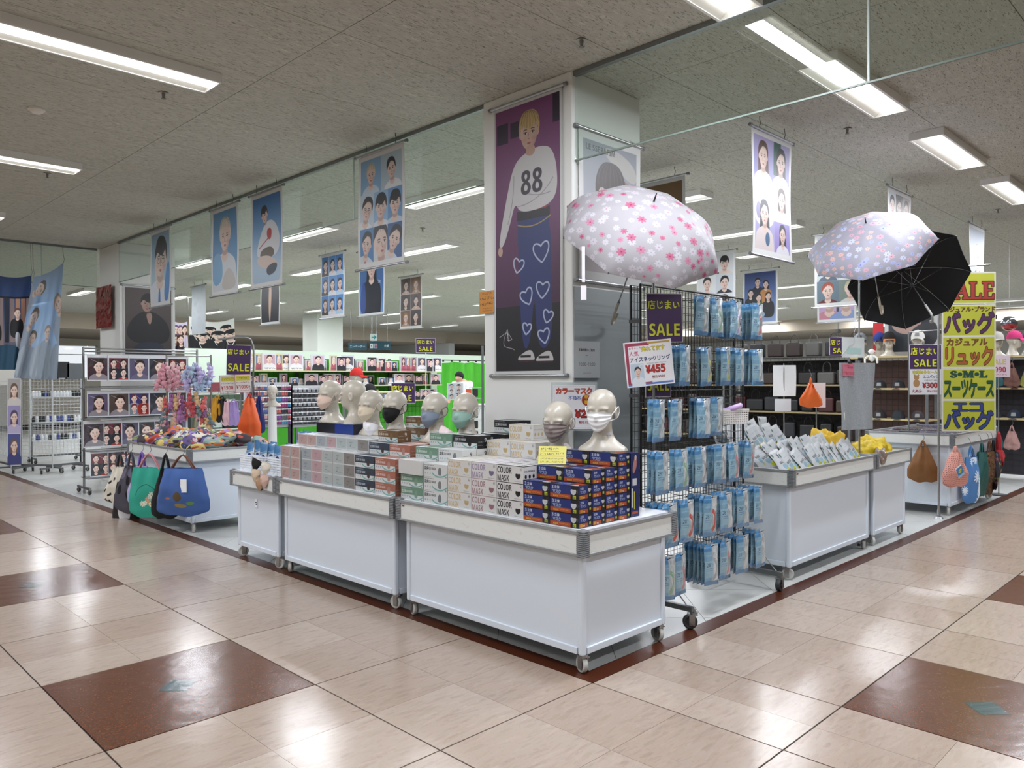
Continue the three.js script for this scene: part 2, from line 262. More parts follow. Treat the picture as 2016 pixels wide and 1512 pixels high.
const brownMat = floorMat(canvasTex(1024, 1024, (g, w, h) => {
  fillR(g, '#56321f', 0, 0, w, h);
  for (let i = 0; i < 26000; i++) { g.fillStyle = pick(['rgba(132,84,54,', 'rgba(48,24,14,', 'rgba(104,58,36,', 'rgba(140,98,68,']) + rr(0.1, 0.3).toFixed(2) + ')'; g.beginPath(); g.ellipse(rr(0, w), rr(0, h), rr(2, 8), rr(1.2, 3), rr(0, 3.1), 0, 7); g.fill(); }
}, [1, 1]));
const tealMat = floorMat(canvasTex(256, 256, (g, w, h) => { fillR(g, '#2b4648', 0, 0, w, h); for (let i = 0; i < 900; i++) { g.fillStyle = pick(['rgba(80,110,105,.25)', 'rgba(20,34,36,.3)']); g.fillRect(rr(0, w), rr(0, h), rr(2, 14), rr(1, 4)); } }, [1, 1]));
const whiteTileMat = [1, 2].map((k) => new THREE.MeshPhysicalMaterial({ color: k === 1 ? '#bfc0bc' : '#b8b9b6', roughness: 0.24, bumpMap: waxBump, bumpScale: 0.0008 }));
const borderMat = new THREE.MeshPhysicalMaterial({ color: '#47200f', roughness: 0.3, bumpMap: waxBump, bumpScale: 0.0008 });
const floor = struct(sub('floor', scene), 'waxed beige shop floor with brown diamond tiles and white tiles inside the shop');
part('floor_slab', bx(60, 0.06, 60, 10, -0.035, -11), M('#231b19', 0.8), floor);
function slabPoly(pts, y0, y1, uvScale = 1, ou = 0, ov = 0) { // a thin prism from a polygon of x, z
  const pos = [], uv = [], n = pts.length, put = (x, y, z) => { pos.push(x, y, z); uv.push((x + ou) * uvScale, (z + ov) * uvScale); };
  let area = 0; for (let i = 0; i < n; i++) { const a = pts[i], b = pts[(i + 1) % n]; area += a[0] * b[1] - b[0] * a[1]; }
  const q = area > 0 ? [...pts].reverse() : pts;
  for (let i = 1; i < n - 1; i++) for (const k of [0, i, i + 1]) put(q[k][0], y1, q[k][1]);
  for (let i = 0; i < n; i++) { const a = q[i], b = q[(i + 1) % n]; put(a[0], y0, a[1]); put(b[0], y0, b[1]); put(b[0], y1, b[1]); put(a[0], y0, a[1]); put(b[0], y1, b[1]); put(a[0], y1, a[1]); }
  const g = new THREE.BufferGeometry(); g.setAttribute('position', new THREE.Float32BufferAttribute(pos, 3)); g.setAttribute('uv', new THREE.Float32BufferAttribute(uv, 2)); g.computeVertexNormals(); return g;
}
const rectP = (x0, x1, z0, z1) => [[x0, z0], [x1, z0], [x1, z1], [x0, z1]];
const gapM = 0.0036, gapS = 0.0007;
const span = (list) => list.slice(0, -1).map((a, i) => [a, list[i + 1]]);
const zL = [3.2, 2.3, 1.4, 0.47, -0.46, -1.383, FZ, -3.267, -4.18, -5.01, -5.85, -6.77, -7.69, -8.62, -9.53, -10.45, -11.37, -12.3, -13.2, -14.1, -15, -15.9];
const xL = [-1.79, -0.86, 0.07, 1.0, 1.928, FX], xR = [FX, 3.43, 4.285, 4.89, 5.76, 6.63, 7.23, 8.1, 8.97, 9.58, 10.45, 11.32, 11.9, 12.8, 13.7, 14.6, 15.5];
const cells = [];
for (const [x0, x1] of span(xL)) for (const [z1, z0] of span(zL)) cells.push([x0, x1, z0, z1, x0 === 1.0 && [-3.267, -5.85, -8.62, -11.37, -14.1].includes(z1)]);
for (const [x0, x1] of span(xR)) for (const [z1, z0] of span(zL.filter((z) => z >= FZ))) cells.push([x0, x1, z0, z1, z1 === -0.46 && [3.43, 5.76, 8.1, 10.45, 12.8].includes(x0)]);
for (const [x0, x1, z0, z1, brown] of cells) {
  const c = onScreen((x0 + x1) / 2, (z0 + z1) / 2); if (!c) continue;
  const P = rectP(x0 + gapM, x1 - gapM, z0 + gapM, z1 - gapM), mx = (x0 + x1) / 2, mz = (z0 + z1) / 2;
  if (brown) {
    const t = part('tile', slabPoly(P, -0.004, 0, 1.1, rr(0, 3), rr(0, 3)), brownMat, floor), r = 0.092;
    part('diamond_inlay', slabPoly([[mx - r, mz], [mx, mz - r], [mx + r, mz], [mx, mz + r]], -0.003, 0.0006, 2), tealMat, t).userData.label = 'dark teal diamond inlay';
  } else if (c < 6.0) for (const a of [0, 1]) for (const b of [0, 1]) part('tile', slabPoly(rectP(a ? mx + gapS : x0 + gapM, a ? x1 - gapM : mx - gapS, b ? mz + gapS : z0 + gapM, b ? z1 - gapM : mz - gapS), -0.004, 0, 0.7, rr(0, 3), rr(0, 3)), pick(beige), floor);
  else part('tile', slabPoly(P, -0.004, 0, 0.7, rr(0, 3), rr(0, 3)), pick(beige), floor);
}
function onScreen(x, z) { // depth of a floor point if it can be seen
  const v = V(x, -EYE, z), d = v.dot(fw); if (d < -0.4) return 0; const s = Math.abs(v.dot(rt)); return s < d * 0.75 + 1.2 ? Math.max(d, 0.1) : 0;
}
// far stretches of the aisle floor in one piece
part('far_tiles', [slabPoly(rectP(-6, FX, -30, -15.9), -0.004, 0, 0.7), slabPoly(rectP(15.5, 30, FZ, 8), -0.004, 0, 0.7), slabPoly(rectP(-6, -1.79, -15.9, 8), -0.004, 0, 0.7), slabPoly(rectP(-1.79, 15.5, 3.2, 8), -0.004, 0, 0.7)], beige[0], floor);
const border = struct(sub('trim_1', scene), 'dark brown border strip edging the shop floor');
part('strip', slabPoly([[FX, -30], [FX + 0.108, -30], [FX + 0.108, FZ - 0.108], [FX, FZ]], -0.004, 0.0005), borderMat, border);
part('strip', slabPoly([[FX, FZ], [FX + 0.108, FZ - 0.108], [30, FZ - 0.108], [30, FZ]], -0.004, 0.0005), borderMat, border);
// white diagonal tiles inside
(() => {
  const X0 = FX + 0.112, Z1 = FZ - 0.112, s = 0.62, far = [];
  const clip = (poly, f) => { const out = []; for (let i = 0; i < poly.length; i++) { const a = poly[i], b = poly[(i + 1) % poly.length], fa = f(a), fb = f(b); if (fa >= 0) out.push(a); if (fa * fb < 0) { const t = fa / (fa - fb); out.push([a[0] + (b[0] - a[0]) * t, a[1] + (b[1] - a[1]) * t]); } } return out; };
  for (let i = -60; i < 60; i++) for (let j = -60; j < 60; j++) {
    const c = Math.SQRT1_2, q = (a, b) => [X0 + 0.27 + (a - b) * s * c, Z1 - 0.05 + (a + b) * s * c], e = 0.0025;
    let p = [q(i + e, j + e), q(i + 1 - e, j + e), q(i + 1 - e, j + 1 - e), q(i + e, j + 1 - e)];
    const cx = q(i + 0.5, j + 0.5); if (cx[0] < X0 - 1 || cx[0] > 27 || cx[1] > Z1 + 1 || cx[1] < -27) continue;
    const dd = onScreen(...cx); if (!dd) continue;
    p = clip(clip(p, (a) => a[0] - X0), (a) => Z1 - a[1]); if (p.length < 3) continue;
    const g = slabPoly(p, -0.004, 0, 0.5), near = cx[0] < 4.4 || cx[1] > -4.2;
    if (near && dd < 15) part('white_tile', g, pick(whiteTileMat), floor); else far.push(g);
  }
  part('inner_tiles', far, whiteTileMat[0], floor).userData.kind = 'stuff';
})();

// ---------- ceiling ----------
const ceilTex = canvasTex(1024, 1024, (g, w, h) => {
  fillR(g, '#b6b5aa', 0, 0, w, h);
  for (let i = 0; i < 1500; i++) { g.fillStyle = pick(['rgba(255,250,235,.10)', 'rgba(120,110,95,.07)']); g.beginPath(); g.ellipse(rr(0, w), rr(0, h), rr(6, 40), rr(2, 8), rr(-0.2, 0.2), 0, 7); g.fill(); }
  g.lineCap = 'round';
  for (let i = 0; i < 1900; i++) { const x = rr(0, w), y = rr(0, h), l = rr(5, 30); g.strokeStyle = 'rgba(58,54,44,' + rr(0.18, 0.6).toFixed(2) + ')'; g.lineWidth = rr(1, 3.4); g.beginPath(); g.moveTo(x, y); g.lineTo(x + l * 0.5, y + rr(-2.5, 2.5)); g.lineTo(x + l, y + rr(-4, 4)); g.stroke(); }
}, [1, 1]);
const ceilMat = new THREE.MeshPhysicalMaterial({ map: ceilTex, roughness: 0.95, specularIntensity: 0.2 });
const ceiling = struct(sub('ceiling', scene), 'off white rock wool ceiling boards with short dark fissures');
part('ceiling_slab', bx(42, 0.1, 42, 12, CEIL + 0.062, -12), M('#55514a', 0.9), ceiling);
(() => {
  const far = [], G = (x0, x1, z0, z1) => bx(x1 - x0, 0.012, z1 - z0, 0, 0, 0);
  for (let ix = -5; ix < 15; ix++) for (let iz = -28; iz < 8; iz++) {
    const x0 = 2.39 + ix * 1.82, z0 = -3.74 + iz * 0.91, x1 = x0 + 1.82, z1 = z0 + 0.91;
    const g = bx(1.816, 0.012, 0.906, (x0 + x1) / 2, CEIL + 0.006, (z0 + z1) / 2), uv = g.attributes.uv, p = g.attributes.position, ou = rr(0, 5), ov = rr(0, 5);
    for (let i = 0; i < uv.count; i++) uv.setXY(i, p.getX(i) / 1.1 + ou, p.getZ(i) / 1.1 + ov);
    const v = V((x0 + x1) / 2, 1.95, (z0 + z1) / 2), d = v.dot(fw), vis = d > 1.5 && Math.abs(v.dot(rt)) < d * 0.7 + 1;
    if (vis && d < 13.5) part('ceiling_board', g, ceilMat, ceiling); else far.push(g);
  }
  part('far_boards', far, ceilMat, ceiling).userData.kind = 'stuff';
})();
// small ceiling fittings
for (const [px, py, label] of [[322, 182, 'sprinkler head between the two aisle lights'], [93, 341, 'sprinkler head beside the second aisle light'], [1668, 253, 'sprinkler head right of the hanging group poster'], [1145, 78, 'sprinkler head in front of the big pillar'], [1965, 412, 'sprinkler head over the yellow sale signs'], [832, 449, 'sprinkler head inside behind the glass']]) {
  const p = onY(px, py, CEIL), o = thing('sprinkler_head', 'small metal ' + label, 'sprinkler', [p.x, CEIL, p.z]);
  part('flange', cy(0.035, 0.03, 0.008, 0, -0.004, 0, 16), metal('#b9b6ae', 0.35), o); part('nozzle', [cy(0.008, 0.012, 0.035, 0, -0.024, 0, 10), cy(0.016, 0.016, 0.003, 0, -0.043, 0, 12)], metal('#8d8a84', 0.4), o);
}
{ const p = onY(72, 214, CEIL), o = thing('smoke_detector', 'round white smoke detector on the ceiling beside an aisle light', 'detector', [p.x, CEIL, p.z]); part('base', cy(0.055, 0.055, 0.012, 0, -0.006, 0, 24), M('#d9d5ca', 0.5), o); part('cover', lathe([[0, -0.034], [0.03, -0.032], [0.045, -0.02], [0.048, -0.012]], 24), M('#d9d5ca', 0.5), o); }

// ---------- walls ----------
const wallMat = (c) => new THREE.MeshPhysicalMaterial({ color: c, roughness: 0.85 });
const wallC = wallMat('#d9d2c2'), wallW = wallMat('#dedcd6');
const wall = (name, g, m) => struct(part(name, g, m));
wall('wall_left', bx(0.2, 3.5, 38, -6.1, 1.7, -11), wallC); wall('wall_front', bx(37, 3.5, 0.2, 12, 1.7, 8.1), wallC);
// back wall with a daylight window far left
const wb = struct(sub('wall_back', scene)); const wx0 = onZ(112, 700, -30).x, wx1 = onZ(192, 700, -30).x;
part('wall_panel', [bx(wx0 + 6, 3.5, 0.2, (wx0 - 6) / 2, 1.7, -30.1), bx(30.2 - wx1, 3.5, 0.2, (wx1 + 30.2) / 2, 1.7, -30.1), bx(wx1 - wx0, 1.55, 0.2, (wx0 + wx1) / 2, 0.775, -30.1), bx(wx1 - wx0, 0.75, 0.2, (wx0 + wx1) / 2, 3.1, -30.1)], wallC, wb);
const wn = struct(sub('window_1', scene)); part('pane', bx(wx1 - wx0, 1.2, 0.01, (wx0 + wx1) / 2, 2.14, -30.1), M('#ffffff', 0.02, { transmission: 1 }), wn); part('window_frame', [bx(0.05, 1.2, 0.06, wx0 + 0.03, 2.14, -30.06), bx(0.05, 1.2, 0.06, wx1 - 0.03, 2.14, -30.06), bx(wx1 - wx0, 0.05, 0.06, (wx0 + wx1) / 2, 1.57, -30.06), bx(wx1 - wx0, 0.05, 0.06, (wx0 + wx1) / 2, 2.72, -30.06), bx(wx1 - wx0, 0.03, 0.06, (wx0 + wx1) / 2, 2.4, -30.06)], metal('#c9ccce', 0.4), wn);
wall('wall_right', bx(0.2, 3.5, 38, 30.1, 1.7, -11), wallW);
wall('trim_2', [bx(36, 0.5, 5.8, 12, 3.2, -27.1), bx(5.4, 0.42, 24, 27.4, 3.23, -13)], wallMat('#b7ab9a'));
wall('wall_partition', [bx(0.3, 2.95, 4, 20.5, 1.475, -26)], wallMat('#cfd2cf'));
// wall piers on the cream right wall
for (const [z, w] of [[-8.6, 0.9], [-11.6, 0.8]]) struct(part(numbered('wall_pier'), bx(0.5, 3.0, w, 29.8, 1.5, z), wallMat('#e4e0d6')));

// ---------- pillars ----------
const pillarMat = new THREE.MeshPhysicalMaterial({ color: '#d8d9d5', roughness: 0.55 });
const P1 = { x0: 3.72, x1: 4.45, z0: -4.0, z1: -3.18 };
wall('wall_pillar', [rb(0.73, CEIL, 0.82, 0.008, 4.085, CEIL / 2, -3.59, 1)], pillarMat).userData.label = 'square white pillar carrying the tall pink poster';
struct(part('trim_3', rb(0.71, 2.04, 0.006, 0.002, 4.085, 1.02, -3.177), new THREE.MeshPhysicalMaterial({ color: '#8d9393', roughness: 0.32, metalness: 0.15 })), 'grey protective sheet on the side of the pillar');
wall('wall_pillar_001', rb(0.76, CEIL, 0.86, 0.008, 4.14, CEIL / 2, -11.95, 1), pillarMat).userData.label = 'square white pillar with the leather jacket poster';
wall('wall_pillar_002', rb(0.85, CEIL, 0.85, 0.008, 12.3, CEIL / 2, -20.3, 1), wallMat('#d5d9d0')).userData.label = 'plain pale pillar far inside the shop';
// ---------- glass smoke screen under a rail ----------
const glassMat = new THREE.MeshPhysicalMaterial({ color: '#f6fbf8', roughness: 0.015, transmission: 1, thickness: 0, ior: 1.5 });
const edgeMat = M('#6d7b72', 0.3), railMat = metal('#8e9190', 0.4);
const glassT = 0.008, GB = 2.84;
function smokeScreen(name, a, b, joints, label) { // a, b: [x, z]
  const o = struct(sub(name, scene), label), al = a[0] === b[0], len = (p, q) => Math.abs(al ? p - q : p - q), c = (p) => al ? p : p;
  const box = (s, e, w, h, y) => { const L = Math.abs(e - s), m = (s + e) / 2; return al ? bx(w, h, L, a[0], y, m) : bx(L, h, w, m, y, a[1]); };
  const s0 = al ? a[1] : a[0], s1 = al ? b[1] : b[0];
  part('rail', box(s0, s1, 0.035, 0.03, CEIL - 0.016), railMat, o);
  const cuts = [s0, ...joints, s1];
  for (let i = 0; i < cuts.length - 1; i++) { const d = Math.sign(s1 - s0) * 0.0035; part('glass_pane', box(cuts[i] + d, cuts[i + 1] - d, glassT, CEIL - 0.03 - GB, (CEIL - 0.03 + GB) / 2), glassMat, o); part('bottom_edge', box(cuts[i], cuts[i + 1], 0.011, 0.009, GB - 0.004), edgeMat, o); if (i) part('joint_clip', box(cuts[i] - 0.005, cuts[i] + 0.005, 0.012, CEIL - 0.03 - GB, (CEIL - 0.03 + GB) / 2), M('#aab5ae', 0.3), o); }
}
smokeScreen('window_2', [3.75, -4.0], [3.75, -11.52], [-5.67, -7.42, -8.53, -10.1], 'clear hanging glass smoke screen between the pillars');
smokeScreen('window_3', [3.75, -3.18], [3.75, 1.6], [-1.38], 'clear hanging glass smoke screen running over the aisle');
smokeScreen('window_4', [3.72, -12.36], [-2.5, -12.36], [3.0, 1.5], 'clear hanging glass smoke screen above the fabric banners');
// ---------- display wagons ----------
const wagonWhite = new THREE.MeshPhysicalMaterial({ color: '#d2dae3', roughness: 0.32 }), bandMat = new THREE.MeshPhysicalMaterial({ color: '#d8dad6', roughness: 0.38, map: canvasTex(512, 128, (g, w, h) => { fillR(g, '#ffffff', 0, 0, w, h); for (let i = 0; i < 70; i++) { g.fillStyle = 'rgba(120,110,95,' + rr(0.02, 0.08).toFixed(3) + ')'; g.beginPath(); g.ellipse(rr(0, w), rr(0, h), rr(1, 16), rr(0.6, 4), rr(0, 3), 0, 7); g.fill(); } }) });
const alu = new THREE.MeshPhysicalMaterial({ color: '#97999b', roughness: 0.42, metalness: 0.4 }), capMat = M('#6f7274', 0.55), steel = metal('#9b9c9c', 0.32);
const wheelMat = M('#b9b8b2', 0.5), darkWheel = M('#2c2d2f', 0.5);
const wheelGeo = (r, w) => lathe([[0, -w * 0.42], [r * 0.3, -w * 0.42], [r * 0.34, -w * 0.3], [r * 0.62, -w * 0.3], [r * 0.68, -w * 0.46], [r * 0.9, -w * 0.5], [r, -w * 0.3], [r, w * 0.3], [r * 0.9, w * 0.5], [r * 0.68, w * 0.46], [r * 0.62, w * 0.3], [r * 0.34, w * 0.3], [r * 0.3, w * 0.42], [0, w * 0.42]], 24).rotateZ(Math.PI / 2);
const WG = wheelGeo(0.042, 0.026), WGs = wheelGeo(0.038, 0.03);
const forkGeo = (r) => join([bx(0.005, r * 1.5, 0.03, -0.019, r * 1.25, 0.008), bx(0.005, r * 1.5, 0.03, 0.019, r * 1.25, 0.008), bx(0.044, 0.006, 0.05, 0, r * 2.02, 0.012), cy(0.02, 0.02, 0.012, 0, r * 2.16, 0.02, 12), cy(0.009, 0.009, 0.022, 0, r * 2.34, 0.02, 10), rod([-0.022, r, 0], [0.022, r, 0], 0.006, 8)]);
const FG = forkGeo(0.042), FGs = forkGeo(0.038);
function caster(parent, x, z, turn, dark) {
  const c = sub('caster', parent); c.position.set(x, 0, z); c.rotation.y = turn;
  part('wheel', (dark ? WGs : WG), dark ? darkWheel : wheelMat, c).position.y = dark ? 0.038 : 0.042; part('fork', dark ? FGs : FG, steel, c);
  return c;
}
const capGeo = (h) => { const l = []; const n = 13; for (let i = 0; i < n; i++) l.push(rb(0.05, h / n * 0.78, 0.05, 0.004, 0, (i + 0.5) * h / n, 0)); l.push(bx(0.044, h, 0.044, 0, h / 2, 0)); l.push(cy(0.02, 0.012, 0.008, 0, h + 0.003, 0, 10)); return join(l); };
// W along local x, D along local z, front at +z; origin at the floor under the middle
function wagon(label, W, D, pos, turn, o = {}) {
  const t = thing('display_wagon', label, 'wagon', pos, turn), H = o.h ?? 0.715, B = o.band ?? 0.125, b0 = 0.095, ov = 0.045, w = W - 2 * ov, d = D - 2 * ov, top = H - B;
  for (const [sx, sz, L, r] of [[0, 1, w, 0], [0, -1, w, 0], [1, 0, d, 1], [-1, 0, d, 1]]) {
    const px = sx * (w / 2 - 0.004), pz = sz * (d / 2 - 0.004);
    part('panel', r ? bx(0.008, top - b0 - 0.03, L - 0.06, px - sx * 0.008, (top + b0 + 0.03) / 2, 0) : bx(L - 0.06, top - b0 - 0.03, 0.008, 0, (top + b0 + 0.03) / 2, pz - sz * 0.008), wagonWhite, t);
    part('bottom_rail', r ? rb(0.014, 0.034, L - 0.07, 0.003, px, b0 + 0.017, 0) : rb(L - 0.07, 0.034, 0.014, 0.003, 0, b0 + 0.017, pz), wagonWhite, t);
    const bw = (r ? D : W), q = sx * (W / 2 - 0.008), s = sz * (D / 2 - 0.008);
    const bp = part('band_panel', r ? bx(0.012, B - 0.02, bw - 0.07, q, top + B / 2, 0) : bx(bw - 0.07, B - 0.02, 0.012, 0, top + B / 2, s), bandMat, t);
    for (const [y, h2] of [[H - 0.01, 0.02], [top + 0.007, 0.014]]) part('edge_rail', r ? [rb(0.02, h2, bw - 0.06, 0.003, q + sx * 0.002, y, 0)] : [rb(bw - 0.06, h2, 0.02, 0.003, 0, y, s + sz * 0.002)], alu, t);
  }
  for (const sx of [-1, 1]) for (const sz of [-1, 1]) {
    part('corner_post', rb(0.036, top - b0 + 0.01, 0.036, 0.012, sx * (w / 2 - 0.014), (top + b0) / 2, sz * (d / 2 - 0.014), 2), wagonWhite, t);
    part('corner_cap', capGeo(B + 0.004), capMat, t).position.set(sx * (W / 2 - 0.02), top - 0.002, sz * (D / 2 - 0.02));
    caster(t, sx * (w / 2 - 0.03), sz * (d / 2 - 0.03), o.turns ? o.turns[(sx > 0 ? 1 : 0) + (sz > 0 ? 2 : 0)] : rr(0, 6), false);
  }
  part('table_top', bx(W - 0.05, 0.016, D - 0.05, 0, (o.deck ?? H + 0.001) - 0.008, 0), M('#d9dcdf', 0.3), t);
  part('name_plate', bx(0.022, 0.008, 0.002, -W / 2 + 0.07, H - 0.032, D / 2 + 0.0005), M('#4a4d50', 0.5), t);
  return t;
}
const LEFT = -Math.PI / 2; // front turned to -x
const W1 = wagon('long white wagon stacked with navy and black mask boxes', 1.5, 0.8, [3.262, 0, -3.133], LEFT);
const W2 = wagon('long white wagon stacked with pink and grey mask boxes', 1.48, 0.8, [3.262, 0, -4.655], LEFT);
const W3 = wagon('short white wagon holding baskets of blue pouches', 0.765, 1.5, [3.612, 0, -5.79], LEFT);
part('sticker', bx(0.05, 0.07, 0.001, -0.03, 0.47, 0.7), M('#eef0f4', 0.4), W3); part('sticker_print', [bx(0.03, 0.008, 0.001, -0.03, 0.475, 0.7008), bx(0.02, 0.008, 0.001, -0.025, 0.46, 0.7008)], M('#3d4866', 0.5), W3);
const WR1 = wagon('white wagon heaped with white pouches beside the wire rack', 1.56, 0.8, [6.045, 0, -2.86], 0, { h: 0.8, deck: 0.70 });
const WR2 = wagon('white wagon with yellow bags next to the pouch wagon', 0.86, 1.5, [7.29, 0, -3.21], 0, { h: 0.8, deck: 0.70 });
const WR3 = wagon('white wagon hung with cloth bags under the yellow signs', 1.72, 0.9, [9.81, 0, -2.89], 0, { h: 0.86, band: 0.13, deck: 0.8 });
const WL1 = wagon('white wagon hung with character totes beside the plush rack', 1.62, 0.9, [3.43, 0, -8.12], LEFT, { h: 0.8, deck: 0.72 });
// ---------- posters ----------
const PA = new Atlas(2048, 0.42, { color: '#c4c4c4' }), SA = new Atlas(2048, 0.4, { color: '#dadada' });
const grid = (g, w, h, cols, rows, cells, gap = 0) => { let i = 0; for (let r = 0; r < rows; r++) { const n = Array.isArray(cols) ? cols[r] : cols; for (let c = 0; c < n; c++) { const [bg, o, s] = cells[i++ % cells.length], cw = w / n, ch = h / rows; g.save(); g.beginPath(); g.rect(c * cw, r * ch, cw - gap, ch - gap); g.clip(); fillR(g, bg, c * cw, r * ch, cw, ch); bust(g, (c + 0.5) * cw, (r + 0.46) * ch, ch * (s ?? 0.5), o); g.restore(); } } };
const grad = (g, w, h, ...c) => { const q = g.createLinearGradient(0, 0, 0, h); c.forEach((k, i) => q.addColorStop(i / (c.length - 1), k)); g.fillStyle = q; g.fillRect(-2, -2, w + 4, h + 4); };
const PW = 222, PH = 328;
const framed = (draw, m = 12) => (g, w, h) => { fillR(g, '#f3f3f0', -2, -2, w + 4, h + 4); g.save(); g.beginPath(); g.rect(m, m * 1.2, w - 2 * m, h - 2.6 * m); g.clip(); g.translate(m, m * 1.2); draw(g, w - 2 * m, h - 2.6 * m); g.restore(); };
const K = '#17141a', BL = '#e8d6b8', BR = '#4a2e22';
